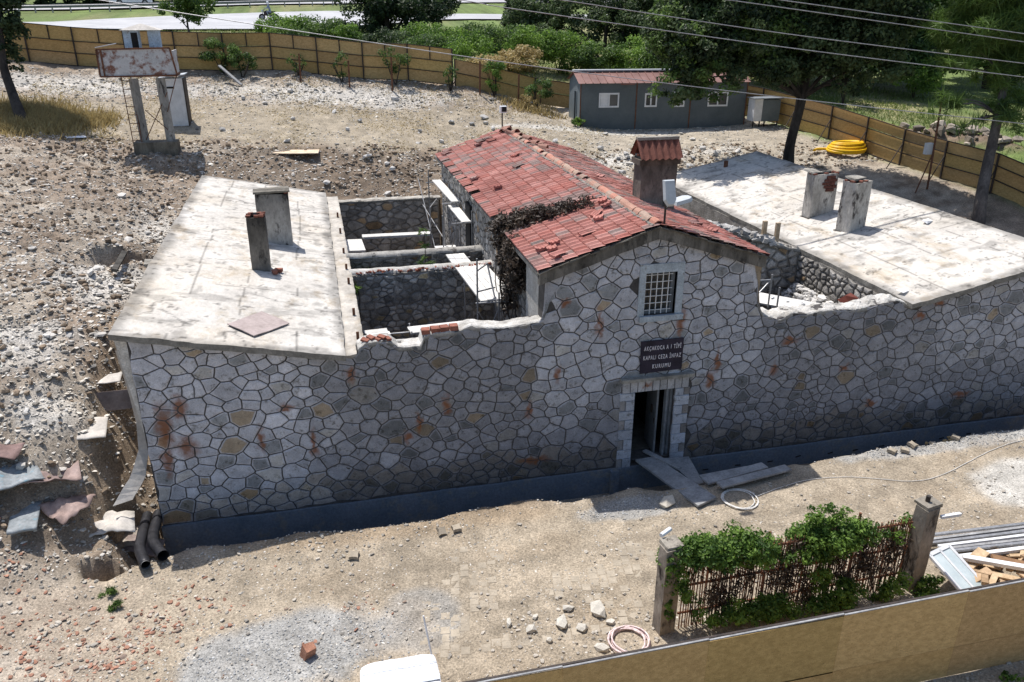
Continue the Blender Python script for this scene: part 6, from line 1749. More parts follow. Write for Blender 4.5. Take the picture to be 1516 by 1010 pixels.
tree("broadleaf_tree", "dark wide tree beyond the right board fence, left of the pine", "tree", (42, 36, 7.0), [(42, 36, 6.5, .4), (42.2, 36.2, 9, .3), (42.5, 37, 12, .2)], auto_limbs((42, 36.2, 9), bl3, .15), bl3, 60000, .40, L_MID, sub=26, tone=(0, .5), spread=.4)
bl3 = [(53.6, 37.4, 12.5, 4.0, 4.0, 3.2), (55.8, 35.9, 10.1, 3.5, 3.5, 2.4), (58, 40, 13, 4, 4, 3)]
tree("broadleaf_tree", "dark tree beyond the pine at the right edge", "tree", (54.5, 36, 7.0), [(54.5, 36, 6, .35), (54.6, 36.5, 9, .25), (55, 37, 12, .15)], auto_limbs((54.5, 36.2, 9), bl3, .15), bl3, 22000, .40, L_MID, sub=22, tone=(0, .5), spread=.4)
blp = [(32.4, 13.3, 11.9, 1.9, 1.9, 1.3), (33.3, 12.7, 10.9, 1.5, 1.5, .9), (31.6, 13.1, 10.9, 1.3, 1.3, 0.7), (33.9, 13.1, 12.2, 2.0, 2.0, 1.4), (32.7, 13.8, 13.3, 2.0, 2.0, 1.5), (31.1, 12.3, 8.9, .9, .9, 0.35), (32.2, 11.8, 8.3, 1.0, 1.0, 0.35), (33.4, 11.8, 8.8, 1.1, 1.1, 0.4), (30.4, 12.3, 8.4, 0.7, 0.7, 0.2), (32.9, 12.3, 9.8, 1.2, 1.2, 0.4), (31.0, 12.9, 10.1, 0.9, 0.9, 0.3), (30.9, 11.4, 7.9, 0.6, 0.6, 0.2), (33.6, 11.3, 7.9, 0.8, 0.8, 0.3)]
tree("pine_tree", "tall pine with bare bent grey trunk and bright green top at the right edge", "tree", (31.8, 10.5, 3.9),
     [(31.8, 10.45, 3.6, .30), (31.85, 10.7, 4.8, .25), (32.25, 11.2, 6.1, .22), (32.7, 11.7, 8.0, .19), (33.2, 12.4, 10.1, .14), (33.0, 13.2, 12.5, .08)],
     auto_limbs((32.75, 11.8, 8.2), [blp[i] for i in (5, 6, 7, 8, 11, 12)], .06) + auto_limbs((33.0, 12.2, 9.6), [blp[i] for i in (9, 10, 1, 2, 3)], .07), blp, 36000, .22, L_PINE, M_BARKG, sub=16, elong=4.5, tone=(.2, 1), spread=.3)
bl4 = [(25.8, 46.1, 11.9, 2.6, 2.6, 2.1), (27.0, 43.2, 11.2, 2.4, 2.4, 1.7), (29.0, 43.0, 11.9, 2.8, 2.8, 2.2), (24.1, 45.8, 10.6, 2.0, 2.0, 1.2), (28.9, 45.7, 12.6, 3.0, 3.0, 2.4), (30.1, 40.7, 12.0, 2.5, 2.5, 2.0)]
for k, (x, y, dx) in enumerate(((26.3, 43.2, 0), (27.3, 42.8, .3))): pass
tree("broadleaf_tree", "multi stemmed dark tree behind the grey cabin's left half", "tree", (26.6, 42.8, 8.4), [(26.4, 42.8, 8.1, .2), (26.2, 43, 9.5, .16), (26.4, 43.4, 11.5, .1)],
     [[(26.9, 42.6, 8.1, .16), (27.2, 42.7, 9.6, .13), (27.8, 43, 11.5, .06)], [(26.2, 42.9, 8.1, .13), (25.5, 43.4, 9.4, .1), (24.8, 44.6, 10.8, .05)], [(27.4, 42.6, 8.2, .12), (28.4, 42.4, 9.6, .1), (29.6, 42, 11.6, .05)]], bl4, 30000, .22, L_DARK, sub=16, tone=(.1, .9), spread=.34)
tree("broadleaf_tree", "mid green tree top left of the multi stemmed tree", "tree", (22.9, 49.3, 9.4), [(22.9, 49.3, 9.1, .2), (22.9, 49.4, 11, .15), (22.9, 49.5, 13, .08)], [], [(22.9, 49.3, 12.4, 2.8, 2.8, 2.0), (21.4, 50, 11.6, 1.8, 1.8, 1.2)], 9000, .24, L_DARK, sub=20, tone=(.1, .8), spread=.34)
bl6 = [(10.5, 54.5, 12.3, 3.0, 3.0, 2.5), (12.6, 53.6, 11.8, 2.8, 2.8, 2.2), (8.8, 54.5, 11.5, 2.2, 2.2, 1.7), (12.4, 55.8, 13.9, 3.5, 3.5, 2.8), (9.6, 51.7, 10.8, 1.6, 1.6, 1.0)]
tree("broadleaf_tree", "dense dark tree standing between the back board fence and the road at top centre", "tree", (11.0, 53.8, 9.9), [(11, 53.8, 9.5, .25), (11.1, 54, 11, .2), (11.2, 54.4, 13, .1)], [[(11.2, 53.8, 9.6, .16), (12, 53.7, 10.8, .12), (13, 54, 12.4, .06)]], bl6, 26000, .24, L_DARK, sub=18, tone=(0, .55), spread=.34)
tree("slim_tree", "thin dark tree just right of the dense tree at top centre", "tree", (15.4, 55.5, 10.0), [(15.4, 55.5, 9.7, .12), (15.3, 56.5, 11, .1), (15.8, 57.5, 13, .06)], [], [(15.1, 57.0, 11.8, 1.3, 1.3, 1.1), (16.1, 57.6, 13.1, 1.8, 1.8, 1.4)], 5000, .22, L_DARK, sub=20, tone=(0, .6))
tree("slim_tree", "narrow dark tree before the median at top, right of centre", "tree", (22.6, 56.0, 10.0), [(22.6, 56, 9.7, .12), (22.6, 56.3, 11.3, .1), (22.8, 57, 13.5, .05)], [], [(22.7, 57, 12.2, 1.1, 1.1, 1.4), (22.6, 55.6, 10.8, 1.2, 1.2, 1.1)], 5500, .2, L_DARK, sub=20, tone=(0, .6))
tree("young_tree", "young tree with light thin crown and slanting stem behind the left board fence", "tree", (-2.6, 41.5, 9.6), [(-2.2, 40.5, 9.4, .10), (-2.9, 42.8, 10.2, .08), (-3.3, 45, 11.4, .06), (-3.1, 45.6, 12.8, .03)], auto_limbs((-3.3, 44.6, 11.0), [(-2.3, 45.0, 11.7), (-4.5, 45.7, 12.0)], .04),
     [(-3.7, 45.7, 12.5, 1.1, 1.1, 0.8), (-2.8, 45.7, 13.0, 1.3, 1.3, 0.9), (-4.5, 45.7, 12.0, 0.7, 0.7, 0.4), (-2.3, 45.0, 11.7, 0.9, 0.9, 0.5), (-3.4, 45.2, 11.6, 0.7, 0.7, 0.3), (-2.6, 45.4, 12.3, 1.0, 1.0, 0.7)], 4200, .2, L_MID, M_BARK, sub=10, tone=(.1, .9))
tree("cypress_tree", "dark narrow tree with leaning bare trunk at the left edge", "tree", (-7.95, 22.8, 7.5), [(-7.8, 22.6, 7.2, .32), (-8.2, 23.4, 8.0, .24), (-8.7, 24.6, 8.9, .2), (-9.0, 25.3, 10.1, .18), (-8.9, 26, 12.5, .1)], [],
     [(-8.75, 26.1, 12.1, .8, .8, 1.4), (-8.9, 25.8, 11.2, .8, .8, 1.2), (-8.85, 25.5, 10.4, .65, .65, .8), (-9.0, 26.7, 13.3, 1.1, 1.1, 1.8), (-8.9, 26.6, 15.2, 1.4, 1.4, 1.8), (-8.7, 26.8, 17.2, 1.6, 1.6, 1.8), (-8.5, 27, 19.0, 1.4, 1.4, 1.6)], 40000, .17, L_DARK, sub=60, tone=(0, .45), spread=.3, shell=.3)

# bushes beyond the hoarding
def bush(name, label, blobs, n, size, mat, group=None, sub=10, **kw):
    b = np.array(blobs); c = b[:, :3].mean(0); g = hz(c[0], c[1])
    t = thing(name, (c[0], c[1], g), label, "bush", group)
    for i in range(3):
        a = random.uniform(0, 6.28); MB().tube([(c[0], c[1], g - .1), (c[0] + .3 * math.cos(a), c[1] + .3 * math.sin(a), (g + c[2]) / 2), (c[0] + .5 * math.cos(a), c[1] + .5 * math.sin(a), c[2])], [.04, .03, .015], 5).build("stem", M_BARK, t)
    V, F, C_ = leaves(blobs, n, size, LR, sub, **kw); np_mesh("foliage", V, F, mat, t, C_); return t
for i, (b, d, mt) in enumerate((((2.4, 51.4, 10.7, 1.6, 1.3, .8), "leftmost bright green bush by the road, nearest to the motorcycle", L_BRIGHT), ((4.2, 49.9, 10.7, 1.6, 1.3, .9), "second from the left of the bright bushes by the road", L_BRIGHT), ((5.9, 48.6, 10.6, 1.6, 1.4, .9), "third bright bush by the road, left of the dense dark tree", L_MID),
    ((7.3, 47.9, 10.3, 1.3, 1.2, .8), "low bush at the foot of the dense dark tree, left side", L_BRIGHT), ((3.0, 46.5, 10.3, 1.6, 1.1, .6), "low bush under the bright ones, close behind the tall fence", L_MID))):
    bush("roadside_bush", d, [b, (b[0] + .8, b[1] - .5, b[2] - .2, b[3] * .6, b[4] * .6, b[5] * .6)], 4200, .17, mt, "bushes between the back board fence and the road", 24, tone=(.2, 1))
defs = [((15.9, 41.9, 9.5, 2.0, 1.6, 1.0), L_BRIGHT, "pale green bush behind the end of the tall board fence"), ((18.6, 44.9, 10.0, 2.2, 1.8, 1.1), L_MID, "mid green bush beneath the narrow dark tree"), ((14.6, 45.6, 10.0, 1.8, 1.5, 0.9), L_BRIGHT, "bright bush just right of the slim tree"),
        ((19.6, 39.1, 9.9, 1.9, 1.6, 1.1), L_BRIGHT, "bright green bush left above the grey cabin's end"), ((21.8, 38.5, 9.6, 1.9, 1.7, 1.2), L_BRIGHT, "bright green bush over the left end of the cabin roof"), ((18.4, 37.4, 9.1, 1.5, 1.3, 0.7), L_DRY, "dry grey green bush left of the cabin beyond the board fence"),
        ((23.4, 37.4, 9.2, 1.6, 1.5, 0.9), L_MID, "mid green bush behind the cabin's ridge cap"), ((15.7, 36.1, 8.8, 1.4, 1.2, 0.5), L_DRY, "low dry bush behind the low board fence"), ((26.0, 36.7, 9.3, 1.7, 1.5, 1.0), L_BRIGHT, "bright bush behind the cabin under the multi stemmed tree"), ((12.9, 43.5, 9.7, 1.6, 1.4, 0.8), L_MID, "green bush above the right end of the tall board fence"), ((10.3, 45.5, 9.9, 2.0, 1.4, .8), L_DARK, "dark bush in the shade of the dense tree"), ((17.3, 50.8, 10.2, 2.2, 1.4, .8), L_MID, "distant low bush near the road right of the slim tree"), ((27.4, 34.2, 9.2, 1.6, 1.4, 1.2), L_MID, "shrub showing above the middle of the cabin roof"), ((21, 45, 9.9, 2, 1.6, 1.0), L_DARK, "dark bush under the mid green tree top"), ((31.5, 35, 9.0, 2.4, 2, 1.4), L_DARK, "dark shrub behind the right half of the cabin"), ((13.4, 48.6, 10.2, 2, 1.4, .9), L_BRIGHT, "bright bush at the foot of the slim tree")]
for b, mt, d in defs:
    bush("wild_bush", d, [b, (b[0] - .9, b[1] + .4, b[2] + .1, b[3] * .6, b[4] * .6, b[5] * .7)], 4200, .17, mt, "wild bushes behind the site", 24, tone=(.1, 1))
bush("wild_bush", "yellow green bush in the meadow beyond the right board fence", [(44.5, 31.5, 8.2, 1.8, 1.4, .9)], 3000, .18, L_BRIGHT, "wild bushes behind the site", 24, tone=(.2, 1))
bush("wild_bush", "dark low branch cluster over the meadow beyond the board fence", [(37.0, 28.5, 8.4, 1.6, 1.3, .6)], 3000, .18, L_DARK, "wild bushes behind the site", 24, tone=(0, .5))
# brush along the back hoarding
for (b, n, d) in (((-0.1, 31.7, 9.9, 1.0, .6, 0.8), 2600, "dark shrub against the board fence right of the watch tower"), ((0.9, 31.0, 9.6, 0.7, .5, 0.5), 1000, "small shrub beside the fallen grey board"), ((9.2, 30.3, 9.7, 0.8, .4, 0.8), 900, "thin yellowish sapling against the middle of the board fence"), ((3.9, 31.0, 9.6, .5, .3, .6), 350, "sparse sapling left of the first stake"), ((6.3, 30.6, 9.4, .5, .3, .7), 400, "sparse sapling beside the second stake"),
                  ((14.8, 29.6, 8.9, .6, .4, .9), 1500, "bright leafy sapling before the low board fence"), ((12.2, 29.6, 8.9, .5, .3, .5), 300, "twiggy sapling near the corner of the tall board fence"), ((17.4, 29.3, 7.9, .9, .6, .7), 1500, "grey green bush at the left corner of the cabin"), ((16.4, 28.5, 7.4, .7, .5, .4), 900, "low straw coloured bush left of the cabin"), ((18.6, 25.6, 6.6, .35, .3, .18), 400, "green weeds at the cabin corner")):
    bush("sapling", d, [b], n, .11, L_BRIGHT if "bright" in d or "weeds" in d else (L_DRY if "straw" in d else L_MID), "saplings along the back board fence", 14, tone=(.0, .9))
for (x, y, z, r, d, mt) in ((5.6, 7.35, 4.55, .3, "small fern like weed growing between the partition heads", L_BRIGHT), (5.35, 5.9, 4.5, .22, "green weed on the inner left wall of the front court", L_BRIGHT), (7.55, 6.9, 5.1, .16, "thin sapling rising between the two partitions", L_MID)):
    bl_ = [(x, y, z, r, r, r * .7)]
    if "thin" in d: bl_ = [(x, y, 4.9, .25, .12, .25), (x - .05, y, 5.5, .13, .1, .2), (x - .02, y, 5.9, .2, .12, .12)]
    t = thing("weed", (x, y, z - .8), d, "weed"); MB().tube([(x, y, z - .9), (x, y, max(q[2] for q in bl_))], .012, 5).build("stem", M_BARK, t)
    V, F, C_ = leaves(bl_, 130, .12, LR, 6, 2.0); np_mesh("foliage", V, F, mt, t, C_)
# two lumps of ground weed near the pipes
for (x, y, d) in ((-.55, -2.75, "little green weed tuft below the hole near the drain pipes"), (-.2, -3.2, "second faint weed tuft farther below the hole")):
    g = hz(x, y); V, F, C_ = leaves([(x, y, g + .06, .18, .14, .08)], 160, .07, LR, 5, 2.5); t = np_mesh("weed", V, F, L_MID, None, C_); tag(t, d, "weed")

# withered creeper over the tiled roof
cp = thing("dead_creeper", (9.4, 3.6, 4.9), "withered brown creeper lying over the tiled roof and hanging down the left eave", "creeper")
bl = []
for k in np.linspace(0, 1, 16):
    x = 9.35 + 2.2 * k; y = 3.95 - .95 * k; bl.append((x, y, zgable(x) + .15, .28 * (1.25 - .55 * k), .5 * (1.3 - .7 * k), .2 * (1.2 - .4 * k)))
for k in np.linspace(0, 1, 12):
    bl.append((9.35 - .05 * k, 3.8 - 1.2 * k * (1 - .2 * k), 6.7 - 1.9 * k, .28 - .1 * k, .5 - .22 * k, .34))
for k in np.linspace(0, 1, 6): bl.append((9.45, 2.6 - .3 * k, 6.6 - .9 * k, .3, .45, .35))
V, F, C_ = leaves(bl, 10500, .08, LR, 14, 1.6, spread=.5, shell=.3, tone=(0, .9)); np_mesh("withered_leaves", V, F, L_DEAD, cp, C_)
for i in range(22):
    a = random.uniform(0, .9); x = 9.4 + 2.1 * random.random(); y0 = 3.9 - .4 * (x - 9.4) + random.uniform(-.3, .3)
    if i < 12: P_ = [(x - .6, y0 + .25, zgable(max(9.4, x - .6)) + .1), (x, y0, zgable(x) + .14), (x + .5, y0 - .2, zgable(x + .5) + .1)]
    else: xx = 9.3 + random.uniform(-.15, .15); yy = random.uniform(2.2, 4.0); P_ = [(xx + .3, yy, 6.75), (xx, yy, 6.2), (xx + random.uniform(-.15, .1), yy - .1, 5.2), (xx + random.uniform(-.1, .2), yy - .1, 4.4)]
    MB().tube(cr(P_, 4), .015, 5).build("stem", M_BARK, cp)

# ivy on the rod fence
iv = thing("ivy", (12.5, -6.35, 1.3), "bright green ivy climbing over the rod fence between the concrete posts", "ivy")
bl = []
for (x0, x1, z, r, s) in ((10.4, 11.9, 2.95, .34, 10), (11.8, 13.2, 2.7, .24, 7), (13.2, 14.2, 2.8, .36, 7), (15.0, 15.6, 2.8, .2, 3)):
    for k in np.linspace(0, 1, s): bl.append((x0 + (x1 - x0) * k, -6.3 + random.uniform(-.15, .15), z + random.uniform(-.12, .14), r, r * .8, r * .8))
for k in range(7): bl.append((13.3 + .55 * random.random(), -6.2, 2.9 + .6 * k / 7, .2, .2, .18))
for k in range(7): bl.append((13.3 + .3 * random.random(), -6.4, 2.6 - 1.2 * k / 7, .22, .16, .2))
for k in range(4): bl.append((10.35 + .12 * k, -6.4, 2.6 - .2 * k, .15, .2, .2))
for k in range(16): bl.append((11.0 + 4.4 * random.random(), -6.6, 1.45 + .25 * random.random(), .3, .2, .22))
bl.append((15.9, -6.7, 1.5, .35, .2, .2)); bl.append((16.2, -6.6, 1.6, .25, .2, .15))
for k in range(9): bl.append((10.18 + .05 * random.random(), -6.5, 3.1 - .17 * k, .12, .1, .13))
for k in range(14): bl.append((10.6 + 4.6 * random.random(), -6.3, 2.6 + .35 * random.random(), .2, .14, .2))
V, F, C_ = leaves(bl, 36000, .066, LR, 8, 1.2, spread=.6, shell=.3, up=.6, tone=(0, 1)); np_mesh("ivy_leaves", V, F, L_BRIGHT, iv, C_)
bl = [(10.7 + 4.6 * random.random(), -6.38, 1.5 + 1.2 * random.random(), .22, .1, .3) for i in range(60)]
V, F, C_ = leaves(bl, 6000, .05, LR, 14, 1.6, spread=.6, shell=.2, tone=(0, .9)); np_mesh("dry_leaves", V, F, L_DEAD, iv, C_)
for i in range(46):
    x = random.uniform(10.6, 15.4); P_ = [(x, -6.38, 1.25), (x + random.uniform(-.2, .2), -6.42, 1.7), (x + random.uniform(-.35, .35), -6.36, 2.3), (x + random.uniform(-.5, .5), -6.35 + random.uniform(-.15, .15), 2.9)]
    MB().tube(cr(P_, 4), .011, 4).build("vine_stem", M_BARK, iv)

# ---------------------------------------------------------------- salvage heap at the lower right
for i in range(9):
    a = (16.6 + .1 * i, -5.2 - .11 * i, 0); b = (20.6, -5.45 - .12 * i + random.uniform(-.06, .06), 0)
    z = 1.45 + random.uniform(.0, .12); mt = [M_GALV, M_WHITE, M_WOODGREY][i % 3]
    t = MB().beam((a[0], a[1], z), (b[0], b[1], z + .06), .07, .05).build("metal_profile", mt)
    tag(t, ("grey", "white", "weathered")[i % 3] + " long bar in the bundle right of the vine fence, number {} from the back".format(["one", "two", "three", "four", "five", "six", "seven", "eight", "nine"][i]), "bar", "long bars laid right of the vine fence")
def wframe(c, w, h, M3, label):
    t = thing("window_frame", c, label, "window"); c = Vector(c)
    for (x, z, sx, sz) in ((0, h / 2, w, .08), (0, -h / 2, w, .08), (-w / 2, 0, .08, h), (w / 2, 0, .08, h), (0, 0, .06, h)):
        MB().obox(c + M3 @ Vector((x, z, 0)), (sx, sz, .05), M3).build("frame_piece", M_WHITE, t)
    MB().obox(c, (w - .08, h - .08, .01), M3, (1.05, 1.15, 1.15)).build("pane", M_LAMP, t)
wframe((16.55, -6.75, 1.75), .75, 1.15, rotm(.45, .1, .35), "white window frame with dusty glass leaning at the right concrete post")
wframe((18.9, -7.3, 1.6), 1.1, 1.3, rotm(.15, .05, -.5), "white framed window lying flat at the right edge above the board fence")
t = MB().beam((17.0, -6.3, 1.75), (18.7, -7.4, 1.8), .14, .08).build("white_post", M_WHITE); tag(t, "white square bar lying across the brown timber scraps", "bar")
t = MB().beam((16.6, -6.1, 1.6), (20.2, -6.3, 1.62), .1, .07).build("white_post", M_WHITE); tag(t, "long white square bar behind the timber scraps", "bar")
for i in range(34):
    x = random.uniform(16.9, 19.4); y = random.uniform(-7.6, -6.2); L_ = random.uniform(.3, 1.1); c = random.choice([(1.2, 1.1, 1), (.8, .7, .6), (1.35, 1.3, 1.2), (.6, .45, .35)])
    t = MB().obox((x, y, 1.42 + random.uniform(0, .3)), (random.uniform(.08, .25), L_, random.uniform(.03, .1)), rotm(random.uniform(-.25, .25), random.uniform(-.3, .3), random.uniform(-1.6, 1.6)), c).build("timber_scrap", M_WOOD)
    tag(t, "short brown timber scrap in the jumbled heap above the near board fence", "timber", "timber scraps in the lower right heap")
# clutter outside the near fence
for b, d in (((16.0, -8.95, 1.3, .35, .12, .1), "green weed tuft under the near fence, left one"), ((17.2, -9.2, 1.3, .3, .2, .12), "green weed tuft outside the near fence at the right edge")):
    V, F, C_ = leaves([b], 180, .07, LR, 8); t = np_mesh("weed", V, F, L_BRIGHT, None, C_); tag(t, d, "weed")

# ---------------------------------------------------------------- loose pavers, stones, rubble
def paver(x, y, rz, label, dz=0.05, tilt=0):
    s = .1; pr = [(-s, -s * 1.1), (-s * .5, -s * .9), (s * .5, -s * .9), (s, -s * 1.1), (s * .82, 0), (s, s * 1.1), (s * .5, s * .9), (-s * .5, s * .9), (-s, s * 1.1), (-s * .82, 0)]
    R = rotm(tilt, tilt * .5, rz); c = Vector((x, y, hz(x, y) + dz)); m = MB(); n = len(pr)
    vs = [c + R @ Vector((a, b, -.04)) for a, b in pr] + [c + R @ Vector((a, b, .04)) for a, b in pr]
    m.add(vs, [tuple(range(n - 1, -1, -1)), tuple(range(n, 2 * n))] + [(i, (i + 1) % n, n + (i + 1) % n, n + i) for i in range(n)])
    o = m.build("paving_block", M_PAVER); return tag(o, label, "paving block")
# half buried pavers of the old yard surface: pieces of the ground
def paver_mesh():
    m = MB(); s_ = .098; pr = [(-s_, -s_ * .98), (s_, -s_ * .98), (s_ * .86, 0), (s_, s_ * .98), (-s_, s_ * .98), (-s_ * .86, 0)]; n = len(pr)
    me = bpy.data.meshes.new("paver"); vs = [(a, b, -.04) for a, b in pr] + [(a * .96, b * .96, 0) for a, b in pr]
    me.from_pydata(vs, [], [tuple(range(n, 2 * n))] + [(i, (i + 1) % n, n + (i + 1) % n, n + i) for i in range(n)]); me.materials.append(M_PAVER)
    ca = me.color_attributes.new("Col", 'FLOAT_COLOR', 'POINT'); ca.data.foreach_set("color", [1.0] * (4 * len(vs))); return me
PVM = paver_mesh(); cnt = 0
for i in range(34):
    for j in range(16):
        a = i * .2; b = j * .2 + (.1 if i % 2 else 0)
        x = 5.6 + a * .985 + b * .17; y = -5.9 - a * .05 + b * .985
        if nz(x, y, .55, 901) < .16 or random.random() < .25 or cnt >= 200 or y > -2.9: continue
        zt = hz(x, y); gx_ = (hz(x + .1, y) - hz(x - .1, y)) / .2; gy_ = (hz(x, y + .1) - hz(x, y - .1)) / .2
        o = bpy.data.objects.new("paver", PVM); o.parent = ground; o.location = Vector((x, y, zt + random.uniform(-.004, .006))) - WPOS[ground.name]; o.rotation_euler = (math.atan(gy_), -math.atan(gx_), -.17 + random.gauss(0, .03)); COL.objects.link(o); cnt += 1
for (x, y, rz, ti, d) in ((6.5, -2.35, .3, .5, "tilted dark paving block, left one of the pair by the trench edge"), (6.85, -2.3, .1, .0, "flat paving block, right one of the pair by the trench edge"), (4.5, -2.75, -.2, .1, "lone paving block near the shade edge left of the pair"), (18.7, -1.85, .6, .1, "leftmost of the loose paving blocks before the right wall"), (19.4, -1.75, .4, .2, "second loose paving block before the right wall"), (20.3, -1.55, .2, .4, "raised paving block left of the sand pile by the right wall"), (20.8, -1.7, .7, .2, "paving block in front of the sand pile by the right wall"), (19.05, -1.9, .9, .1, "paving block between the first two before the right wall")):
    paver(x, y, rz, d, .06, ti)
x, y = 21.2, -1.45; V, F, cc = rocks(np.stack([x + RNG.normal(0, .35, 120), y + RNG.normal(0, .16, 120), hz(x, y) + RNG.uniform(0, .16, 120)], 1), RNG.uniform(.03, .09, 120), RNG, .8, np.tile((.42, .30, .15), (120, 1)))
t = np_mesh("sand_pile", V, F, M_ROCK, None, cc, 'stuff'); tag(t, "small ochre pile of earth at the foot of the right wall", "earth pile")
def boulder(x, y, s, label, col=(.48, .45, .40), name="boulder", grp=None, cat="stone", flat=.7, rng=RNG):
    V, F, cc = rocks(np.array([[x, y, hz(x, y) + s * .32]]), np.array([s]), rng, flat, np.array([col])); o = np_mesh(name, V, F, M_ROCK, None, cc); return tag(o, label, cat, grp)
boulder(12.0, -2.5, .24, "pale boulder just left of the lower end of the door ramp", (.55, .50, .42))
t = MB().obox((3.5, -5.35, hz(3.5, -5.35) + .1), (.22, .16, .3), rotm(.3, .2, .5), (1.3, 1.6, 1.5), jit=.02).build("brick_chunk", M_BRICK); tag(t, "orange brick chunk standing on the grey gravel patch", "brick")
# chunks of broken concrete by the cable coil
for (x, y, s, d) in ((7.35, -5.45, .12, "leftmost pale chunk of the broken concrete group near the coil"), (7.7, -5.75, .13, "pale chunk low in the broken concrete group"), (8.35, -5.75, .2, "big grey chunk in the middle of the broken concrete group"), (8.7, -5.95, .12, "small chunk right of the big grey one"), (9.15, -5.55, .2, "square block at the right of the broken concrete group"), (8.6, -5.35, .13, "chunk behind the big grey one"), (8.9, -6.5, .15, "pale chunk touching the cable coil"), (8.0, -6.1, .1, "chunk at the front of the group"), (9.3, -5.9, .12, "chunk beside the square block"), (7.9, -5.4, .1, "flat light chunk at the rear left of the group")):
    boulder(x, y, s, d, (.5, .47, .41), "concrete_chunk", "broken concrete chunks near the cable coil", "concrete chunk")


def scatter(n, xr, yr, dens, srange, rng, colf, name, label, cat, flat=.55, power=2.6, sink=.25):
    x = rng.uniform(*xr, n * 4); y = rng.uniform(*yr, n * 4)
    d = dens(x, y); k = rng.random(n * 4) < d; x = x[k][:n]; y = y[k][:n]
    ins = (x > -.05) & (x < 24.95) & (y > -.15) & (y < 17.6); x = x[~ins]; y = y[~ins]
    s = srange[0] + (srange[1] - srange[0]) * rng.random(len(x)) ** power
    z = terr(x, y) + s * sink
    V, F, cc = rocks(np.stack([x, y, z], 1), s, rng, flat, colf(x, y, rng)); o = np_mesh(name, V, F, M_ROCK, None, cc, 'stuff'); tag(o, label, cat); return o


def limecol(x, y, rng):
    n = len(x); l = np.where(rng.random(n) < .5, rng.uniform(.44, .70, n), rng.uniform(.13, .34, n)); t = rng.uniform(0, 1, n)
    return np.stack([l, l * (.955 - .05 * t), l * (.89 - .13 * t)], 1)
def dleft(x, y):
    d = .28 + .25 * fbm(x, y, .5, 4, 301)
    for (ax, ay, rx, ry, w) in ((-1.7, 7.2, 1.6, 2.0, 1.2), (-3.6, 3.4, 1.9, 1.3, 1.2), (-5, 8, 3, 3, .25), (-2.2, 1.5, 1.2, 1.2, .5), (-1, 12.5, 1, 2, .7), (-.8, 5.5, .8, 2.5, .9)):
        d = d + w * np.exp(-(((x - ax) / rx) ** 2 + ((y - ay) / ry) ** 2))
    return np.clip(d, 0.03, 1) * sstep(-2.2, -.5, y) * (1 - .65 * sstep(17, 19, y))
SR_ = np.random.default_rng(101)
scatter(8500, (-9, -.1), (-2.5, 20), dleft, (.02, .12), SR_, limecol, "limestone_rubble", "pale limestone rubble strewn over the dug slope left of the building", "rubble", .36, 3.6, .05)
def dback(x, y):
    d = .18 + .3 * np.clip(fbm(x, y, .35, 4, 303), 0, 1)
    d = d + .75 * sstep(26.6, 28.2, y) * sstep(32, 30.5, y) * sstep(14, 10, x) + .55 * sstep(17.5, 18, y) * sstep(21.3, 20.5, y) * sstep(14.5, 13.5, x) * (x > -1) + 1.0 * sstep(15.3, 16.5, x) * sstep(26, 25, x) * sstep(17.6, 18, y) * sstep(21.8, 20.8, y) + .4 * sstep(14, 17, x) * sstep(24.2, 24.9, y) * sstep(26, 25.5, y)
    d = d * (1 - .75 * sstep(21.3, 22.3, y) * sstep(26.5, 25.5, y) * sstep(14, 10, x))
    return np.clip(d, .02, 1)
scatter(8500, (-12, 33), (17.65, 32), dback, (.025, .13), SR_, limecol, "limestone_rubble", "pale limestone rubble strewn over the bank and terrace behind the building", "rubble", .38, 3.4, .05)
def clodcol(x, y, rng):
    n = len(x); l = rng.uniform(.17, .34, n); return np.stack([l, l * .76, l * .54], 1)
scatter(2600, (-9, -.1), (-2.0, 20), lambda x, y: np.clip(.5 + .6 * fbm(x, y, .7, 3, 321), .05, 1) * sstep(-1.8, -.6, y), (.02, .13), SR_, clodcol, "soil_clods", "brown soil clods on the dug slope left of the building", "soil", .8, 2.6)
scatter(3500, (-6, 33), (17.65, 21.6), lambda x, y: np.clip(.4 + .6 * fbm(x, y, .7, 3, 322), .05, 1), (.02, .13), SR_, clodcol, "soil_clods", "brown soil clods on the bank behind the building", "soil", .8, 2.6)
OV = np.array([(1, 0, 0), (-1, 0, 0), (0, 1, 0), (0, -1, 0), (0, 0, 1), (0, 0, -1)], float); OF = np.array([(0, 2, 4), (2, 1, 4), (1, 3, 4), (3, 0, 4), (2, 0, 5), (1, 2, 5), (3, 1, 5), (0, 3, 5)])
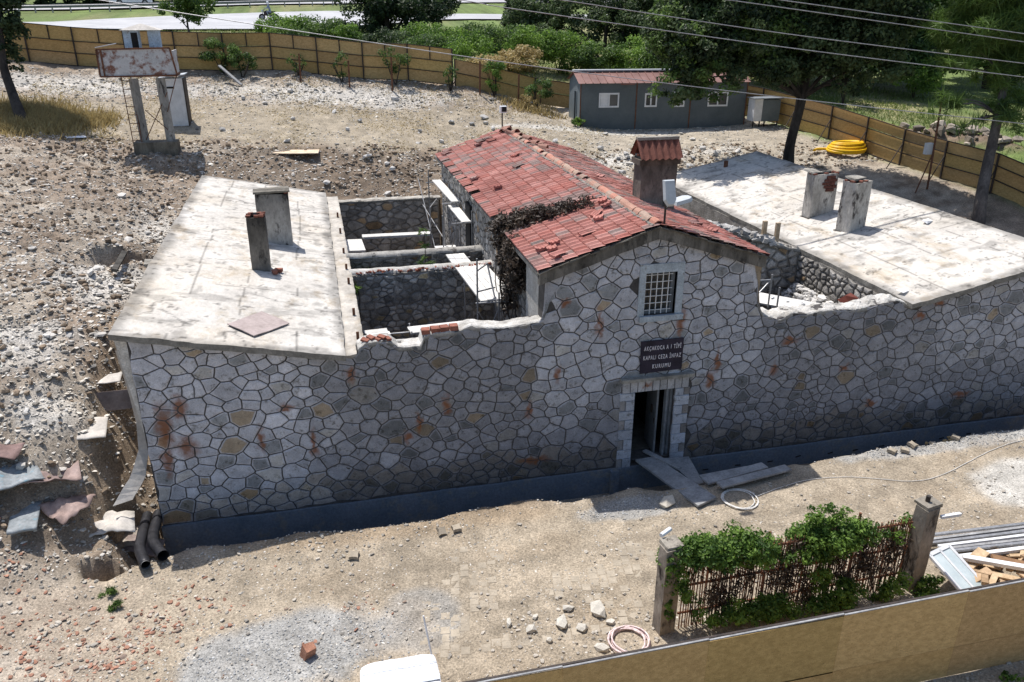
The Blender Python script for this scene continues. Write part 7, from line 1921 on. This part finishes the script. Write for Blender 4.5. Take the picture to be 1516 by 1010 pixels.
def flakes(n, xr, yr, dens, srange, rng, name, label):
    """thin angular chips, eight faces each"""
    x = rng.uniform(*xr, n * 4); y = rng.uniform(*yr, n * 4); k = rng.random(n * 4) < dens(x, y); x = x[k][:n]; y = y[k][:n]
    ins = (x > -.05) & (x < 24.95) & (y > -.15) & (y < 17.6); x = x[~ins]; y = y[~ins]; n = len(x)
    s = srange[0] + (srange[1] - srange[0]) * rng.random(n) ** 2.2
    V = OV[None] * (1 + rng.uniform(-.45, .45, (n, 6, 1))) * np.stack([rng.uniform(.7, 1.5, n), rng.uniform(.5, 1, n), rng.uniform(.12, .5, n)], 1)[:, None] * s[:, None, None]
    a = rng.uniform(0, 6.28, n); b = rng.normal(0, .4, n); c, s_, cb, sb = np.cos(a), np.sin(a), np.cos(b), np.sin(b)
    yy = V[..., 1] * cb[:, None] - V[..., 2] * sb[:, None]; zz = V[..., 1] * sb[:, None] + V[..., 2] * cb[:, None]; xx = V[..., 0]
    V = np.stack([xx * c[:, None] - yy * s_[:, None] + x[:, None], xx * s_[:, None] + yy * c[:, None] + y[:, None], zz + (terr(x, y) + s * .12)[:, None]], -1)
    l = np.where(rng.random(n) < .62, rng.uniform(.50, .74, n), rng.uniform(.2, .4, n)); cc = np.stack([l, l * .94, l * .84], 1)
    o = np_mesh(name, V.reshape(-1, 3), (OF[None] + (np.arange(n) * 6)[:, None, None]).reshape(-1, 3), M_ROCK, None, np.repeat(cc, 6, 0), 'stuff'); tag(o, label, "chips")
flakes(26000, (-9.5, -.1), (-3, 22), lambda x, y: np.clip(.2 + .5 * dleft(x, y) + .5 * fbm(x, y, 1.1, 4, 331), .03, 1) * sstep(-3, -.8, y), (.012, .06), SR_, "limestone_chips", "white limestone chips peppering the dug slope left of the building")
flakes(24000, (-12, 33), (17.7, 32), lambda x, y: np.clip(.16 + .5 * dback(x, y) + .5 * fbm(x, y, .9, 4, 332), .03, 1), (.015, .075), SR_, "limestone_chips", "white limestone chips peppering the bank and terrace behind the building")
flakes(9000, (-3, 26), (-9, -1), lambda x, y: np.clip(.2 + .8 * fbm(x, y, 1.0, 4, 333), .03, 1), (.008, .03), SR_, "limestone_chips", "fine pale chips scattered over the front yard")
def dfr(x, y): return np.clip(.15 + .35 * fbm(x, y, .8, 4, 305) + .5 * sstep(-3.2, -2.0, y) * sstep(9, 6, x) + .6 * np.exp(-(((x - 8.3) / 1.6) ** 2 + ((y + 6.0) / .8) ** 2)), .02, 1)
def dustcol(x, y, rng):
    n = len(x); l = rng.uniform(.26, .50, n); return np.stack([l, l * .91, l * .78], 1)
scatter(7500, (-3.5, 26), (-9, -.9), dfr, (.012, .06), SR_, dustcol, "loose_stones", "small loose stones scattered over the dusty front yard", "stones", .6, 3.5)
def dgr(x, y):
    d = 0
    for (ax, ay, rx, ry) in ((3.2, -5.2, 2.0, 1.0), (11.0, -2.4, 1.2, .4), (21.5, -1.75, 4.0, .4)): d = d + np.exp(-(((x - ax) / rx) ** 2 + ((y - ay) / ry) ** 2) ** 2)
    return np.clip(d, 0, 1)
def grcol(x, y, rng):
    n = len(x); l = rng.uniform(.25, .52, n); return np.stack([l, l, l * .98], 1)
scatter(9000, (0, 25.5), (-7, -1.2), dgr, (.010, .028), SR_, grcol, "gravel", "grey crushed gravel spread in patches over the front yard", "gravel", .8, 1.5)
def dbr(x, y): return np.clip(1.1 * np.exp(-(((x - .3) / 1.0) ** 2 + ((y + 4.2 - .55 * (x - .3)) / .75) ** 2)) + .5 * np.exp(-(((x + 1.5) / 1.2) ** 2 + ((y + 4.0) / 1.0) ** 2)) + .9 * np.exp(-(((x - 4.35) / .25) ** 2 + ((y + 4.2) / .2) ** 2)) + .6 * np.exp(-(((x + 2.6) / .5) ** 2 + ((y + 1.9) / .5) ** 2)) + .02, 0, 1)
def brcol(x, y, rng):
    n = len(x); r = rng.random(n)[:, None]; a = rng.uniform(.7, 1.2, n)[:, None]
    return np.where(r < .45, np.array([[.36, .19, .13]]), np.where(r < .7, np.array([[.36, .27, .21]]), np.array([[.45, .41, .35]]))) * a
scatter(3800, (-3.5, 5.5), (-6.5, -1), dbr, (.010, .075), SR_, brcol, "brick_rubble", "broken orange brick and tile fragments at the lower left of the yard", "brick rubble", .35, 3.4)
# bigger single blocks
blk = 0
for k in range(400):
    x = SR_.uniform(-6.5, -.9); y = SR_.uniform(-.5, 15)
    if SR_.random() > dleft(np.array([x]), np.array([y]))[0]: continue
    s = SR_.uniform(.10, .21); l = SR_.uniform(.45, .66); blk += 1
    boulder(x, y, s, "large pale limestone block among the rubble on the left slope", (l, l * .95, l * .87), "limestone_block", "large limestone blocks on the left slope", "stone", .42, SR_)
    if blk >= 42: break
for k in range(70):
    x = SR_.uniform(-3, 25) if k < 45 else SR_.uniform(15.5, 25.5); y = SR_.uniform(18, 31) if k < 45 else SR_.uniform(18, 21)
    s = SR_.uniform(.16, .27); l = SR_.uniform(.42, .62)
    boulder(x, y, s, "large pale limestone block lying on the bank or terrace behind the building", (l, l * .96, l * .9), "limestone_block", "large limestone blocks behind the building", "stone", .55, SR_)
for k in range(60):
    a = SR_.normal(0, 1.4); b = SR_.normal(0, .6); x = 37.5 + a; y = 18.5 - a * .8 + b; s = SR_.uniform(.15, .5); l = SR_.uniform(.12, .5)
    boulder(x, y, s, "stone or soil lump in the spoil heap beyond the right board fence", (l, l * .85, l * .7), "spoil_lump", "lumps of the spoil heap", "stone", .6, SR_)
# dry straw and grass
def blades(n, xr, yr, dens, h, mat, name, label, rng, tone=(0, 1), lean=.5):
    x = rng.uniform(*xr, n * 5); y = rng.uniform(*yr, n * 5); k = rng.random(n * 5) < dens(x, y); x = x[k][:n]; y = y[k][:n]; n = len(x)
    z = terr(x, y); hh = h * rng.uniform(.4, 1.3, n); a = rng.uniform(0, 2 * PI, n); w = .012 + .02 * rng.random(n) + h * .03
    b = np.stack([x, y, z - .01], 1); sd = np.stack([np.cos(a), np.sin(a), 0 * a], 1) * w[:, None]
    tp = b + np.stack([rng.normal(0, lean, n) * hh, rng.normal(0, lean, n) * hh, hh], 1)
    V = np.stack([b - sd, b + sd, tp], 1).reshape(-1, 3); t_ = rng.uniform(*tone, n); C_ = np.repeat(np.stack([t_] * 3, 1), 3, 0)
    o = np_mesh(name, V, np.arange(n * 3).reshape(n, 3), mat, None, C_, 'stuff'); tag(o, label, "grass"); return o
blades(16000, (-11.5, -4.2), (20, 28), lambda x, y: np.clip(1.6 * np.exp(-(((x + 8.2) / 1.7) ** 2 + ((y - 23.6) / 1.5) ** 2)) + .35 * np.exp(-(((x + 5.5) / 1) ** 2 + ((y - 24) / .8) ** 2)), 0, 1), .34, L_DRY, "dry_grass", "tall yellow dry grass round the left tree's trunk", SR_)
blades(16000, (-9, 20), (20.5, 31), lambda x, y: np.clip(.25 + .9 * fbm(x, y, .6, 3, 311), 0, 1), .07, L_DRY, "straw", "thin dry straw lying over the terrace", SR_, lean=1.6)
blades(22000, (33.2, 58), (8, 40), lambda x, y: sstep(33.6, 34.4, x + (y - 11) * .28 - 0 * y) * np.clip(.4 + .8 * fbm(x, y, .3, 3, 312), 0.05, 1), .22, L_GREENGRASS, "meadow_grass", "green and straw coloured grass of the meadow beyond the right board fence", SR_)
blades(20000, (-14, 33), (33.5, 62), lambda x, y: np.clip(.5 + .6 * fbm(x, y, .3, 3, 313), 0.1, 1), .3, L_GREENGRASS, "verge_grass", "rough grass between the back board fence and the road", SR_)
blades(1800, (5, 18.6), (27.3, 31), lambda x, y: np.clip(.2 * (x > 15.5) + .9 * np.exp(-(((x - 16.3) / 1.0) ** 2 + ((y - 28.4) / .8) ** 2)), 0, 1), .4, L_DRY, "dry_grass", "russet dry weeds left of the grey cabin", SR_)
# dark hedge behind the far road
hp_ = [(-44, 87.5), (-36, 88), (-30, 89), (-25, 90.8), (-20, 93), (-15, 95.2), (-10, 97.4), (-5, 99.6), (0, 101.6), (5, 103.5), (10, 105.5)]
for i, (x, y) in enumerate(hp_):
    g = float(base_h(np.array([x]), np.array([y]))[0])
    bush("hedge_shrub", "dark tall shrub, {} from the left in the row beyond the far road".format(["first", "second", "third", "fourth", "fifth", "sixth", "seventh", "eighth", "ninth", "tenth", "eleventh"][i]), [(x, y, g + 1.4, 3.2, 1.5, 1.7), (x + 2, y + 1.5, g + 2.6, 2.8, 1.6, 1.6)], 3200, .5, L_DARK, "shrubs beyond the far road", 26, tone=(0, .35))
for i, (x, y) in enumerate(((38, 108), (50, 112), (64, 118), (80, 120), (96, 122))):
    g = float(base_h(np.array([x]), np.array([y]))[0])
    tree("far_tree", "dark far tree beyond the roads, {} from the left behind the upper right crowns".format(["first", "second", "third", "fourth", "fifth"][i]), "tree", (x, y, g), [(x, y, g - .3, .4), (x, y, g + 3, .3), (x, y, g + 5, .2)], [], [(x, y, g + 4.6, 6, 3.5, 4.0), (x + 5, y + 1, g + 3.6, 5, 3, 3.2), (x - 4, y - 1, g + 1.8, 5, 2.5, 2.0)], 5000, .8, L_DARK, group="far trees beyond the roads", sub=20, tone=(0, .5))
